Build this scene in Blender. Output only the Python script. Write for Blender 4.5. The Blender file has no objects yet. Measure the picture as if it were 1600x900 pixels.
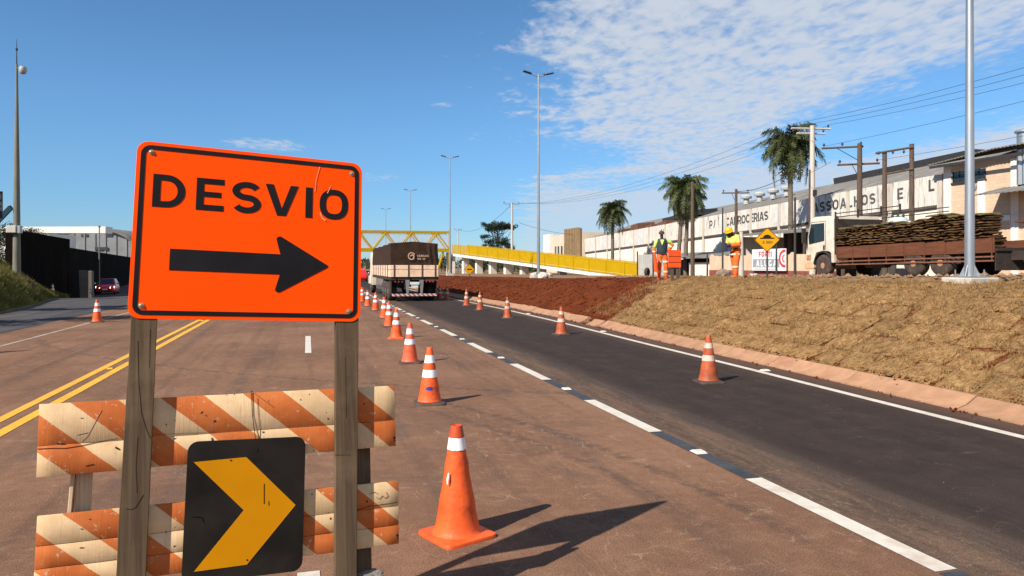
import bpy, bmesh, math, random
from mathutils import Vector, Matrix, noise as mnoise
random.seed(7)
R = math.radians
scene = bpy.context.scene
col = scene.collection

# ------------------------------------------------------------------ camera
cam_data = bpy.data.cameras.new('camera')
cam_data.sensor_width = 36.0
cam_data.lens = 26.0
cam_data.shift_y = -0.0219
cam_data.clip_end = 3000
cam = bpy.data.objects.new('camera', cam_data)
cam.location = (0, 0, 1.84)
cam.rotation_euler = (R(90), 0, 0)
col.objects.link(cam)
scene.camera = cam

# ------------------------------------------------------------------ light, sky, exposure
SUN_EL, SUN_AZ = R(40), R(46)            # elevation; compass angle the light travels towards, from +Y to +X
travel = Vector((math.sin(SUN_AZ)*math.cos(SUN_EL), math.cos(SUN_AZ)*math.cos(SUN_EL), -math.sin(SUN_EL)))
sl = bpy.data.lights.new('sun', 'SUN')
sl.energy = 5.0
sl.angle = R(0.5)
sl.color = (1.0, 0.93, 0.82)
so = bpy.data.objects.new('sun', sl)
so.rotation_euler = travel.to_track_quat('-Z', 'Y').to_euler()
so.location = (-30, -30, 40)
col.objects.link(so)
scene.view_settings.view_transform = 'Standard'
scene.view_settings.look = 'None'
scene.view_settings.gamma = 1.0
scene.view_settings.exposure = 0.68
scene.render.film_transparent = False

world = bpy.data.worlds.new('World')
scene.world = world
world.use_nodes = True
wt = world.node_tree
wt.nodes.clear()
def WN(t, **kw):
    n = wt.nodes.new(t)
    for k, v in kw.items(): setattr(n, k, v)
    return n
def WL(a, b): wt.links.new(a, b)
def wmath(op, a, b=None, clamp=False):
    n = WN('ShaderNodeMath', operation=op, use_clamp=clamp)
    for i, x in enumerate((a, b)):
        if x is None: continue
        if isinstance(x, (int, float)): n.inputs[i].default_value = x
        else: WL(x, n.inputs[i])
    return n.outputs[0]
def wramp(x, lo, hi, a=0.0, b=1.0):
    n = WN('ShaderNodeMapRange', interpolation_type='SMOOTHSTEP')
    WL(x, n.inputs[0])
    n.inputs[1].default_value = lo; n.inputs[2].default_value = hi
    n.inputs[3].default_value = a; n.inputs[4].default_value = b
    return n.outputs[0]
SKY_TINT = (0.76, 1.14, 1.34, 1); SKY_LOW = (0.40, 0.51, 0.71, 1); CLOUD = (5.6, 6.1, 6.9, 1); SKY_STRENGTH = 0.069
sky = WN('ShaderNodeTexSky', sky_type='NISHITA')
sky.sun_disc = False
sky.sun_elevation = SUN_EL
sky.sun_rotation = SUN_AZ + math.pi
sky.altitude = 2200
sky.air_density = 1.0
sky.dust_density = 0.0
sky.ozone_density = 1.4
tc = WN('ShaderNodeTexCoord')
sep = WN('ShaderNodeSeparateXYZ'); WL(tc.outputs['Generated'], sep.inputs[0])
zc_ = wmath('MAXIMUM', sep.outputs[2], 0.02)
cx_ = wmath('DIVIDE', sep.outputs[0], zc_)
cy_ = wmath('DIVIDE', sep.outputs[1], zc_)
def cloud_noise(sx, sy, rot, scale, detail, rough, dist=0.0, off=0.0):
    c = WN('ShaderNodeCombineXYZ'); WL(cx_, c.inputs[0]); WL(cy_, c.inputs[1]); c.inputs[2].default_value = off
    m = WN('ShaderNodeMapping'); m.inputs['Rotation'].default_value = (0, 0, rot); m.inputs['Scale'].default_value = (sx, sy, 1)
    WL(c.outputs[0], m.inputs[0])
    n = WN('ShaderNodeTexNoise'); n.inputs['Scale'].default_value = scale
    n.inputs['Detail'].default_value = detail; n.inputs['Roughness'].default_value = rough
    n.inputs['Distortion'].default_value = dist
    WL(m.outputs[0], n.inputs['Vector'])
    return n.outputs['Fac']
def blob(x0, y0, rx, ry, rot=0.0):
    c, s = math.cos(rot), math.sin(rot)
    dx = wmath('SUBTRACT', cx_, x0); dy = wmath('SUBTRACT', cy_, y0)
    a = wmath('DIVIDE', wmath('ADD', wmath('MULTIPLY', dx, c), wmath('MULTIPLY', dy, s)), rx)
    b = wmath('DIVIDE', wmath('SUBTRACT', wmath('MULTIPLY', dy, c), wmath('MULTIPLY', dx, s)), ry)
    d2 = wmath('ADD', wmath('MULTIPLY', a, a), wmath('MULTIPLY', b, b))
    return wramp(d2, 0.15, 1.6, 1.0, 0.0)
fine = cloud_noise(1.0, 0.62, -0.5, 5.2, 6, 0.60, 0.25, 0.0)
puff = cloud_noise(1.0, 0.55, -0.5, 15.0, 3, 0.5, 0.3, 5.0)
mid = cloud_noise(1.0, 1.2, -0.4, 0.9, 4, 0.55, 0.3, 1.7)
wob = wmath('MULTIPLY', wmath('SUBTRACT', mid, 0.5), 1.3)
wob2 = wmath('MULTIPLY', wmath('SUBTRACT', fine, 0.5), 0.9)
edge = wramp(wmath('ADD', cx_, wmath('ADD', wob, wob2)), -0.42, 0.62)      # the sheet lies to the right of the road
gap = wmath('MAXIMUM', blob(2.75, 5.0, 0.85, 2.4, 0.0), blob(0.22, 6.9, 0.95, 1.1, 0.1))
gap = wmath('MAXIMUM', gap, wmath('MULTIPLY', blob(1.55, 9.0, 1.1, 1.0, 0.2), 0.55))
cover = wmath('SUBTRACT', edge, wmath('MULTIPLY', gap, 0.74))
cover = wmath('MAXIMUM', cover, wmath('MULTIPLY', blob(-2.05, 6.15, 0.40, 0.42, 0.25), 0.66))
cover = wmath('MAXIMUM', cover, wmath('MULTIPLY', blob(-1.6, 8.4, 0.45, 0.5, 0.0), 0.52))
cover = wmath('MAXIMUM', cover, wmath('MULTIPLY', blob(-0.42, 4.6, 0.10, 0.10, 0.0), 0.5))
dens = wmath('ADD', wmath('MULTIPLY', fine, 0.80), wmath('ADD', wmath('MULTIPLY', puff, 0.80), wmath('MULTIPLY', mid, 0.25)))
dens = wmath('ADD', dens, wmath('MULTIPLY', cover, 0.72))
dens = wramp(dens, 1.17, 1.80)
dens = wmath('MULTIPLY', dens, wramp(sep.outputs[2], 0.0, 0.10, 0.35, 1.0))
dens = wmath('MULTIPLY', dens, wmath('MULTIPLY', wmath('GREATER_THAN', sep.outputs[2], 0.0), 0.92))
hsv = WN('ShaderNodeMix', data_type='RGBA', blend_type='MULTIPLY'); hsv.inputs[0].default_value = 1.0
tintm = WN('ShaderNodeMix', data_type='RGBA'); WL(wramp(sep.outputs[2], -0.12, 0.24), tintm.inputs[0])   # clearer, bluer air low down than the standard model
tintm.inputs[6].default_value = SKY_LOW; tintm.inputs[7].default_value = SKY_TINT
WL(sky.outputs[0], hsv.inputs[6]); WL(tintm.outputs[2], hsv.inputs[7])
mixc = WN('ShaderNodeMix', data_type='RGBA')
WL(dens, mixc.inputs[0]); WL(hsv.outputs[2], mixc.inputs[6]); mixc.inputs[7].default_value = CLOUD
bg = WN('ShaderNodeBackground'); bg.inputs[1].default_value = SKY_STRENGTH
WL(mixc.outputs[2], bg.inputs[0])
wo = WN('ShaderNodeOutputWorld'); WL(bg.outputs[0], wo.inputs[0])

# ------------------------------------------------------------------ frames and small helpers
TH = math.atan(0.276)                    # the road runs 15.4 degrees to the left of the view
CT, ST = math.cos(TH), math.sin(TH)
def W(u, v, z=0.0): return Vector((u*CT - v*ST, u*ST + v*CT, z))
def UV(x, y): return x*CT + y*ST, -x*ST + y*CT
def lerp(a, b, t): return a + (b-a)*t
def clamp01(t): return max(0.0, min(1.0, t))
def sstep(a, b, x):
    t = clamp01((x-a)/(b-a)); return t*t*(3-2*t)
def interp(pts, x):
    if x <= pts[0][0]: return pts[0][1]
    for (x0, y0), (x1, y1) in zip(pts, pts[1:]):
        if x <= x1:
            t = (x-x0)/(x1-x0); return lerp(y0, y1, t*t*(3-2*t)*0.5 + t*0.5)
    return pts[-1][1]
def nz(x, y, z=0.0): return mnoise.noise(Vector((x, y, z)))
def ur(v): return interp([(-30, 7.3), (6, 7.37), (13.5, 7.6), (24, 7.9), (30, 7.95), (44, 7.6), (70, 7.4), (300, 7.4)], v)
def toe(v): return ur(v) + 0.95
def crest(v): return toe(v) + 3.2
def zcrest(v): return interp([(-40, 2.0), (-10, 1.85), (10, 1.66), (25, 1.42), (42, 1.12), (75, 0.85), (150, 0.6), (400, 0.5)], v)
def zP(u, v):
    t, zt = toe(v), zcrest(v)
    s = (u - t)/3.2
    if s <= 0: return 0.12 + 0.03*s
    if s < 1.25:
        k = s if s < 0.8 else 0.8 + 0.2*math.sin((s-0.8)/0.45*math.pi/2)
        k = min(k, 1.0)
    else: k = 1.0
    zt -= interp([(6, .20), (16, .20), (21, .11), (24, .04), (30, 0)], v)*(1-sstep(4.5, 9, u-t))
    return lerp(0.12, zt, k)
def dip(u, v): return -0.68*sstep(44, 66, v)*sstep(-8.6, -13.5, u)
def tag(o, label=None, cat=None, group=None, kind=None):
    if label: o['label'] = label
    if cat: o['category'] = cat
    if group: o['group'] = group
    if kind: o['kind'] = kind
    return o
def empty(name, loc, rz=0.0, rx=0.0, parent=None):
    o = bpy.data.objects.new(name, None)
    o.empty_display_size = 0.2
    col.objects.link(o)
    o.location = loc; o.rotation_euler = (rx, 0, rz)
    if parent: o.parent = parent
    return o
def thing(name, loc, label, cat, rz=0.0, rx=0.0, group=None):
    return tag(empty(name, loc, rz, rx), label, cat, group)
def copy_tree(o, parent=None):
    c = o.copy(); col.objects.link(c)
    if parent is not None: c.parent = parent
    for ch in list(o.children): copy_tree(ch, c)
    return c

# ------------------------------------------------------------------ materials
MATS = {}
def mat(name, c, rough=0.7, var=0.15, scale=3.0, detail=5.0, bump=0.0, bscale=30.0, metal=0.0, c2=None, stretch=(1, 1, 1),
        dirt=None, dscale=1.5, damt=0.5, spec=0.4, coord='Object', rnd=0.0, transl=0.0):
    """noise-mottled principled material; dirt = a second colour laid on in noise patches"""
    if name in MATS: return MATS[name]
    m = bpy.data.materials.new(name); m.use_nodes = True
    nt = m.node_tree; nt.nodes.clear()
    N = lambda t, **k: nt.nodes.new(t)
    L = nt.links.new
    out = N('ShaderNodeOutputMaterial'); b = N('ShaderNodeBsdfPrincipled'); L(b.outputs[0], out.inputs[0])
    b.inputs['Roughness'].default_value = rough; b.inputs['Metallic'].default_value = metal
    b.inputs['Specular IOR Level'].default_value = spec
    t = N('ShaderNodeTexCoord'); oi = N('ShaderNodeObjectInfo')
    ad = N('ShaderNodeVectorMath'); ad.operation = 'ADD'
    sc = N('ShaderNodeVectorMath'); sc.operation = 'SCALE'
    cb = N('ShaderNodeCombineXYZ')
    for i in range(3): L(oi.outputs['Random'], cb.inputs[i])
    L(cb.outputs[0], sc.inputs[0]); sc.inputs['Scale'].default_value = 37.0
    L(t.outputs[coord], ad.inputs[0]); L(sc.outputs[0], ad.inputs[1])
    mp = N('ShaderNodeMapping'); mp.inputs['Scale'].default_value = stretch
    L(ad.outputs[0], mp.inputs[0])
    n1 = N('ShaderNodeTexNoise'); n1.inputs['Scale'].default_value = scale; n1.inputs['Detail'].default_value = detail
    n1.inputs['Roughness'].default_value = 0.6
    L(mp.outputs[0], n1.inputs['Vector'])
    if c2 is None:
        a_ = tuple(max(0, x*(1-var)) for x in c); b_ = tuple(min(1, x*(1+var)) for x in c)
    else: a_, b_ = c, c2
    cr = N('ShaderNodeMapRange'); cr.inputs[1].default_value = 0.3; cr.inputs[2].default_value = 0.7
    L(n1.outputs['Fac'], cr.inputs[0])
    mx = N('ShaderNodeMix'); mx.data_type = 'RGBA'
    L(cr.outputs[0], mx.inputs[0]); mx.inputs[6].default_value = (*a_, 1); mx.inputs[7].default_value = (*b_, 1)
    last = mx.outputs[2]
    if dirt is not None:
        n2 = N('ShaderNodeTexNoise'); n2.inputs['Scale'].default_value = dscale; n2.inputs['Detail'].default_value = 7
        n2.inputs['Roughness'].default_value = 0.65
        L(mp.outputs[0], n2.inputs['Vector'])
        r2 = N('ShaderNodeMapRange'); r2.inputs[1].default_value = 0.62-0.3*damt; r2.inputs[2].default_value = 0.80-0.25*damt
        r2.inputs[4].default_value = min(1.0, 0.35+damt)
        L(n2.outputs['Fac'], r2.inputs[0])
        m2 = N('ShaderNodeMix'); m2.data_type = 'RGBA'
        L(r2.outputs[0], m2.inputs[0]); L(last, m2.inputs[6]); m2.inputs[7].default_value = (*dirt, 1)
        last = m2.outputs[2]
    if rnd > 0:
        hv = N('ShaderNodeHueSaturation'); mr = N('ShaderNodeMapRange'); L(oi.outputs['Random'], mr.inputs[0])
        mr.inputs[3].default_value = 1-rnd; mr.inputs[4].default_value = 1+rnd
        L(mr.outputs[0], hv.inputs['Value']); L(last, hv.inputs['Color']); last = hv.outputs[0]
    L(last, b.inputs['Base Color'])
    if transl > 0:                           # leaves and blades let light through
        tb = N('ShaderNodeBsdfTranslucent'); ms = N('ShaderNodeMixShader'); ms.inputs[0].default_value = transl
        L(last, tb.inputs[0]); L(b.outputs[0], ms.inputs[1]); L(tb.outputs[0], ms.inputs[2]); L(ms.outputs[0], out.inputs[0])
    if bump > 0:
        n3 = N('ShaderNodeTexNoise'); n3.inputs['Scale'].default_value = bscale; n3.inputs['Detail'].default_value = 4
        L(mp.outputs[0], n3.inputs['Vector'])
        bp = N('ShaderNodeBump'); bp.inputs['Strength'].default_value = bump; bp.inputs['Distance'].default_value = 0.02
        L(n3.outputs['Fac'], bp.inputs['Height']); L(bp.outputs[0], b.inputs['Normal'])
    MATS[name] = m
    return m

# ------------------------------------------------------------------ mesh builder
class MB:
    def __init__(s, off=(0, 0, 0)):
        s.v = []; s.f = []; s.mi = []; s.off = Vector(off)
    def add(s, verts, faces, mi=0):
        n = len(s.v)
        s.v.extend([Vector(p) for p in verts])
        for f in faces:
            s.f.append([n+i for i in f]); s.mi.append(mi)
        return s
    def box(s, c, d, rot=None, mi=0):
        x, y, z = d[0]/2, d[1]/2, d[2]/2
        vs = [Vector(p) for p in ((-x,-y,-z),(x,-y,-z),(x,y,-z),(-x,y,-z),(-x,-y,z),(x,-y,z),(x,y,z),(-x,y,z))]
        if rot is not None: vs = [rot @ p for p in vs]
        c = Vector(c)
        return s.add([p+c for p in vs], [(0,3,2,1),(4,5,6,7),(0,1,5,4),(1,2,6,5),(2,3,7,6),(3,0,4,7)], mi)
    def span(s, a, b, mi=0):
        a, b = Vector(a), Vector(b)
        return s.box((a+b)/2, [abs(b[i]-a[i]) for i in range(3)], None, mi)
    def hexa(s, p, mi=0):
        return s.add(p, [(0,3,2,1),(4,5,6,7),(0,1,5,4),(1,2,6,5),(2,3,7,6),(3,0,4,7)], mi)
    def tube(s, pts, r, n=8, mi=0, caps=True):
        pts = [Vector(p) for p in pts]
        rs = r if isinstance(r, (list, tuple)) else [r]*len(pts)
        base = len(s.v); up = None
        for i, p in enumerate(pts):
            t = (pts[min(i+1, len(pts)-1)] - pts[max(i-1, 0)]).normalized()
            if up is None: up = Vector((0, 0, 1)) if abs(t.z) < 0.9 else Vector((1, 0, 0))
            a = t.cross(up).normalized(); b = a.cross(t).normalized(); up = b
            for k in range(n):
                an = 2*math.pi*k/n
                s.v.append(p + (a*math.cos(an) + b*math.sin(an))*rs[i])
        for i in range(len(pts)-1):
            for k in range(n):
                k2 = (k+1) % n
                s.f.append([base+i*n+k, base+i*n+k2, base+(i+1)*n+k2, base+(i+1)*n+k]); s.mi.append(mi)
        if caps:
            s.f.append([base+k for k in reversed(range(n))]); s.mi.append(mi)
            e = base+(len(pts)-1)*n
            s.f.append([e+k for k in range(n)]); s.mi.append(mi)
        return s
    def lathe(s, prof, n=20, c=(0, 0, 0), M=None, mi=0, sq=0.0):
        c = Vector(c); base = len(s.v)
        for r, z in prof:
            for k in range(n):
                an = 2*math.pi*(k+0.5)/n
                p = Vector((r*math.cos(an), r*math.sin(an), z))
                if M is not None: p = M @ p
                s.v.append(p+c)
        for i in range(len(prof)-1):
            for k in range(n):
                k2 = (k+1) % n
                s.f.append([base+i*n+k, base+i*n+k2, base+(i+1)*n+k2, base+(i+1)*n+k]); s.mi.append(mi)
        if prof[0][0] > 1e-5: s.f.append([base+k for k in reversed(range(n))]); s.mi.append(mi)
        if prof[-1][0] > 1e-5:
            e = base+(len(prof)-1)*n
            s.f.append([e+k for k in range(n)]); s.mi.append(mi)
        return s
    def prism(s, poly, y0, y1, fn=None, mi=0):
        """polygon in local x,z (facing -y), from depth y0 (front) to y1 (back)"""
        fn = fn or (lambda x, y, z: (x, y, z))
        ar = sum(poly[i][0]*poly[(i+1) % len(poly)][1] - poly[(i+1) % len(poly)][0]*poly[i][1] for i in range(len(poly)))
        if ar < 0: poly = poly[::-1]
        n = len(poly)
        vs = [fn(x, y0, z) for x, z in poly] + [fn(x, y1, z) for x, z in poly]
        fs = [tuple(range(n)), tuple(range(2*n-1, n-1, -1))]
        for i in range(n):
            j = (i+1) % n
            fs.append((j, i, n+i, n+j))
        return s.add(vs, fs, mi)
    def build(s, name, mats=None, parent=None, smooth=None, bevel=0.0, seg=1, kind=None, loc=None):
        me = bpy.data.meshes.new(name)
        me.from_pydata([p - s.off for p in s.v], [], s.f)
        if mats is not None:
            for m in (mats if isinstance(mats, (list, tuple)) else [mats]): me.materials.append(m)
            if isinstance(mats, (list, tuple)) and len(mats) > 1: me.polygons.foreach_set('material_index', s.mi)
        if bevel > 0:
            bm = bmesh.new(); bm.from_mesh(me)
            eds = [e for e in bm.edges if len(e.link_faces) == 2 and e.calc_face_angle(0) > 0.6]
            bmesh.ops.bevel(bm, geom=eds, offset=bevel, segments=seg, profile=0.6, affect='EDGES', clamp_overlap=True)
            bm.to_mesh(me); bm.free()
        if smooth is not None:
            me.polygons.foreach_set('use_smooth', [True]*len(me.polygons))
            me.set_sharp_from_angle(angle=R(smooth))
        me.update()
        o = bpy.data.objects.new(name, me); col.objects.link(o)
        if parent is not None: o.parent = parent
        if loc is not None: o.location = loc
        if kind: o['kind'] = kind
        return o
def rrect(w, h, r, n=5, cx=0.0, cz=0.0):
    pts = []
    for sx, sz, a0 in ((1, -1, -90), (1, 1, 0), (-1, 1, 90), (-1, -1, 180)):
        for k in range(n+1):
            a = R(a0 + 90*k/n)
            pts.append((cx + sx*(w/2-r) + r*math.cos(a), cz + sz*(h/2-r) + r*math.sin(a)))
    return pts
def ring(mb, outer, inner, y0, y1, fn=None, mi=0):
    n = len(outer)
    for i in range(n):
        j = (i+1) % n
        q = [outer[i], outer[j], inner[j], inner[i]]
        mb.prism(q, y0, y1, fn, mi)

# ------------------------------------------------------------------ plain sign lettering from strokes and polygons
def arcp(cx, cy, rx, ry, a0, a1, n):
    return [(cx+rx*math.cos(R(a0+(a1-a0)*k/n)), cy+ry*math.sin(R(a0+(a1-a0)*k/n))) for k in range(n+1)]
def thick(pts, t, closed=False):
    out = []; n = len(pts); L = []; Rr = []
    for i in range(n):
        p = Vector(pts[i])
        a = Vector(pts[(i-1) % n]) if (closed or i > 0) else None
        b = Vector(pts[(i+1) % n]) if (closed or i < n-1) else None
        d1 = (p-a).normalized() if a is not None else (b-p).normalized()
        d2 = (b-p).normalized() if b is not None else d1
        n1 = Vector((-d1.y, d1.x)); n2 = Vector((-d2.y, d2.x))
        m = (n1+n2)
        m = m.normalized() if m.length > 1e-6 else n1
        k = t/2/max(0.35, m.dot(n1))
        L.append(p+m*k); Rr.append(p-m*k)
    for i in range(n if closed else n-1):
        j = (i+1) % n
        out.append([tuple(L[i]), tuple(L[j]), tuple(Rr[j]), tuple(Rr[i])])
    return out
def glyph(ch, t=0.2):
    """polygons of a capital of height 1, and its width"""
    s = t/2
    if ch == 'I': return [[(0,0),(t,0),(t,1),(0,1)]], t
    if ch == 'L': return [[(0,0),(.62,0),(.62,t),(t,t),(t,1),(0,1)]], .62
    if ch == 'E':
        w = .68
        return [[(0,0),(w,0),(w,t*.95),(t,t*.95),(t,.5-s*.9),(w*.9,.5-s*.9),(w*.9,.5+s*.9),(t,.5+s*.9),(t,1-t*.95),(w,1-t*.95),(w,1),(0,1)]], w
    if ch == 'F':
        w = .64
        return [[(0,0),(t,0),(t,.46-s),(w*.88,.46-s),(w*.88,.46+s),(t,.46+s),(t,1-t),(w,1-t),(w,1),(0,1)]], w
    if ch == 'H':
        w = .76
        return [[(0,0),(t,0),(t,.5-s),(w-t,.5-s),(w-t,0),(w,0),(w,1),(w-t,1),(w-t,.5+s),(t,.5+s),(t,1),(0,1)]], w
    if ch == 'T':
        w = .68; c = w/2
        return [[(c-s,0),(c+s,0),(c+s,1-t),(w,1-t),(w,1),(0,1),(0,1-t),(c-s,1-t)]], w
    if ch == 'V':
        w = .86; c = w/2; k = t*1.12
        return [[(0,1),(c-k*.55,0),(c+k*.55,0),(w,1),(w-k,1),(c,t*1.25),(k,1)]], w
    if ch == 'A':
        w = .86; c = w/2; k = t*1.12
        def inner(z): return lerp(k, c, z/(1-t*1.25))
        z0, z1 = .22, .22+t*.9
        return [[(0,0),(k,0),(c,1-t*1.25),(w-k,0),(w,0),(c+k*.55,1),(c-k*.55,1)],
                [(inner(z0),z0),(w-inner(z0),z0),(w-inner(z1),z1),(inner(z1),z1)]], w
    if ch in 'O0':
        w = .84 if ch == 'O' else .6
        rx = w/2-s; ry = .5-s; pts = []
        for k in range(28):
            a = 2*math.pi*k/28; c, q = math.cos(a), math.sin(a); e = .82
            pts.append((w/2+rx*math.copysign(abs(c)**e, c), .5+ry*math.copysign(abs(q)**e, q)))
        return thick(pts, t, True), w
    if ch == 'C':
        w = .78; return thick(arcp(.42, .5, .42-s, .5-s, 42, 318, 20), t), w
    if ch == 'G':
        w = .8; P = thick(arcp(.42, .5, .42-s, .5-s, 42, 350, 22), t)
        return P + [[(.42,.5-t*1.1),(w-t*.95,.5-t*1.1),(w-t*.95,.5-t*.2),(.42,.5-t*.2)]], w
    if ch == 'S':
        w = .74; rx = w/2-s; ry = (1-t)/4
        top = arcp(w/2, 1-s-ry, rx, ry, 25, 180, 10) + arcp(w/2, 1-s-ry, rx, ry, 190, 262, 5)
        bot = arcp(w/2, s+ry, rx, ry, 82, 0, 6) + arcp(w/2, s+ry, rx, ry, -10, -155, 9)
        return thick(top+bot, t), w
    if ch == 'D':
        w = .78; r = .5-s
        pts = [(s,s),(w-r-s*1.0,s)] + arcp(w-s-r*.88, .5, r*.88, r, -80, 80, 14) + [(w-r-s*1.0,1-s),(s,1-s)]
        return thick(pts, t, True), w
    if ch == 'U':
        w = .76; r = w/2-s
        return thick([(s,1)] + arcp(w/2, s+r, r, r, 180, 360, 14) + [(w-s,1)], t), w
    if ch in 'RP':
        w = .74; zl = .40
        r = (1-s-zl)/2
        bowl = [(t,1-s)] + arcp(w-s-r*.95, zl+r, r*.95, r, 90, -90, 12) + [(t,zl)]
        P = [[(0,0),(t,0),(t,1),(0,1)]] + thick(bowl, t)
        if ch == 'R': P.append([(.36,zl-s),(.36+t*1.1,zl-s),(w,0),(w-t*1.15,0)])
        return P, w
    if ch == 'M':
        w = .9; c = w/2
        return [[(0,0),(t,0),(t,.62),(c,.2),(w-t,.62),(w-t,0),(w,0),(w,1),(w-t,1),(c,.48),(t,1),(0,1)]], w
    if ch == '1': return [[(.18,0),(.18+t,0),(.18+t,1),(.18+t*.2,1),(0,.78),(.1,.68),(.18,.74)]], .18+t
    if ch == '/': return [[(0,0),(t,0),(.5,1),(.5-t,1)]], .5
    return [], .45
def put_text(make_mb, text, x, z, h, t=0.2, gap=0.2, y0=0.0, y1=0.003, fn=None, width=None, sx=1.0):
    """one builder per letter (so every letter can be its own part); make_mb(char) returns the MB to fill"""
    items = [(c,)+glyph(c, t) for c in text]
    tot = sum(i[2] for i in items)*h*sx; n = len(items)
    g = gap*h if width is None else (width-tot)/max(1, n-1)
    for c, polys, w in items:
        if polys:
            mb = make_mb(c)
            for p in polys: mb.prism([(x+q[0]*h*sx, z+q[1]*h) for q in p], y0, y1, fn)
        x += w*h*sx + g
    return x

# ================================================================== SETTING
def node_mat(name):
    m = bpy.data.materials.new(name); m.use_nodes = True
    nt = m.node_tree; nt.nodes.clear()
    out = nt.nodes.new('ShaderNodeOutputMaterial'); b = nt.nodes.new('ShaderNodeBsdfPrincipled')
    nt.links.new(b.outputs[0], out.inputs[0])
    return m, nt, b
class NG:
    """terse node building"""
    def __init__(s, nt): s.nt = nt
    def n(s, t, **k):
        x = s.nt.nodes.new(t)
        for a, b in k.items(): setattr(x, a, b)
        return x
    def l(s, a, b): s.nt.links.new(a, b)
    def m(s, op, a, b=None, c=None, clamp=False):
        x = s.n('ShaderNodeMath', operation=op, use_clamp=clamp)
        for i, y in enumerate((a, b, c)):
            if y is None: continue
            if isinstance(y, (int, float)): x.inputs[i].default_value = y
            else: s.l(y, x.inputs[i])
        return x.outputs[0]
    def ramp(s, x, lo, hi, a=0.0, b=1.0, smooth=True):
        r = s.n('ShaderNodeMapRange')
        if smooth: r.interpolation_type = 'SMOOTHSTEP'
        s.l(x, r.inputs[0])
        r.inputs[1].default_value, r.inputs[2].default_value, r.inputs[3].default_value, r.inputs[4].default_value = lo, hi, a, b
        return r.outputs[0]
    def noise(s, vec, scale, detail=4, rough=0.55, stretch=None, dist=0.0, off=(0, 0, 0)):
        mp = s.n('ShaderNodeMapping')
        mp.inputs['Scale'].default_value = stretch or (1, 1, 1); mp.inputs['Location'].default_value = off
        s.l(vec, mp.inputs[0])
        x = s.n('ShaderNodeTexNoise'); x.inputs['Scale'].default_value = scale; x.inputs['Detail'].default_value = detail
        x.inputs['Roughness'].default_value = rough; x.inputs['Distortion'].default_value = dist
        s.l(mp.outputs[0], x.inputs['Vector'])
        return x.outputs['Fac']
    def mix(s, f, a, b):
        x = s.n('ShaderNodeMix', data_type='RGBA')
        if isinstance(f, (int, float)): x.inputs[0].default_value = f
        else: s.l(f, x.inputs[0])
        for i, y in ((6, a), (7, b)):
            if isinstance(y, tuple): x.inputs[i].default_value = (*y, 1)
            else: s.l(y, x.inputs[i])
        return x.outputs[2]
    def bump(s, h, strength, dist=0.01, normal=None):
        b = s.n('ShaderNodeBump'); b.inputs['Strength'].default_value = strength; b.inputs['Distance'].default_value = dist
        s.l(h, b.inputs['Height'])
        if normal is not None: s.l(normal, b.inputs['Normal'])
        return b.outputs[0]

# ---- road: dusty red-brown old asphalt on the left, fresh dark lane on the right
m_road, nt, bs = node_mat('dusty_asphalt'); g = NG(nt)
tcn = g.n('ShaderNodeTexCoord'); P = tcn.outputs['Object']
sp = g.n('ShaderNodeSeparateXYZ'); g.l(P, sp.inputs[0]); U, V = sp.outputs[0], sp.outputs[1]
big_ = g.noise(P, 0.35, 5, 0.6); mid_ = g.noise(P, 2.2, 6, 0.65, dist=0.4); grit = g.noise(P, 95, 3, 0.7); grit2 = g.noise(P, 240, 2, 0.6)
streak = g.noise(P, 1.0, 6, 0.62, stretch=(3.2, 0.10, 1), dist=0.15)
streak2 = g.noise(P, 1.0, 6, 0.68, stretch=(5, 0.6, 1), off=(4, 2, 0))
brown = g.mix(g.ramp(big_, 0.3, 0.7), (0.150, 0.078, 0.049), (0.215, 0.116, 0.071))
brown = g.mix(g.m('MULTIPLY', g.ramp(streak, 0.45, 0.72), 0.55), brown, (0.092, 0.056, 0.040))
brown = g.mix(g.m('MULTIPLY', g.ramp(mid_, 0.5, 0.75), 0.45), brown, (0.245, 0.140, 0.088))
fine_m = g.noise(P, 7.5, 6, 0.7, dist=0.3, off=(2, 9, 0))
brown = g.mix(g.m('MULTIPLY', g.ramp(fine_m, 0.50, 0.72), 0.50), brown, (0.105, 0.058, 0.039))
brown = g.mix(g.m('MULTIPLY', g.ramp(fine_m, 0.50, 0.30), 0.35), brown, (0.270, 0.158, 0.100))
patch = g.noise(P, 0.55, 3, 0.5, dist=0.8, off=(31, 5, 0))
brown = g.mix(g.m('MULTIPLY', g.ramp(patch, 0.60, 0.64), 0.30), brown, (0.105, 0.068, 0.050))
for (ux, wd_, am) in ((-1.05, .30, .34), (-2.75, .28, .30), (0.95, .30, .30), (2.65, .30, .26), (-4.7, .3, .25), (-6.1, .3, .25)):
    tr_ = g.ramp(g.m('ABSOLUTE', g.m('SUBTRACT', g.m('ADD', U, g.m('MULTIPLY', g.m('SUBTRACT', big_, 0.5), 1.1)), ux)), 0.02, wd_, 1, 0)
    brown = g.mix(g.m('MULTIPLY', g.m('MULTIPLY', tr_, g.ramp(streak, 0.36, 0.62)), am), brown, (0.088, 0.058, 0.044))
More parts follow.
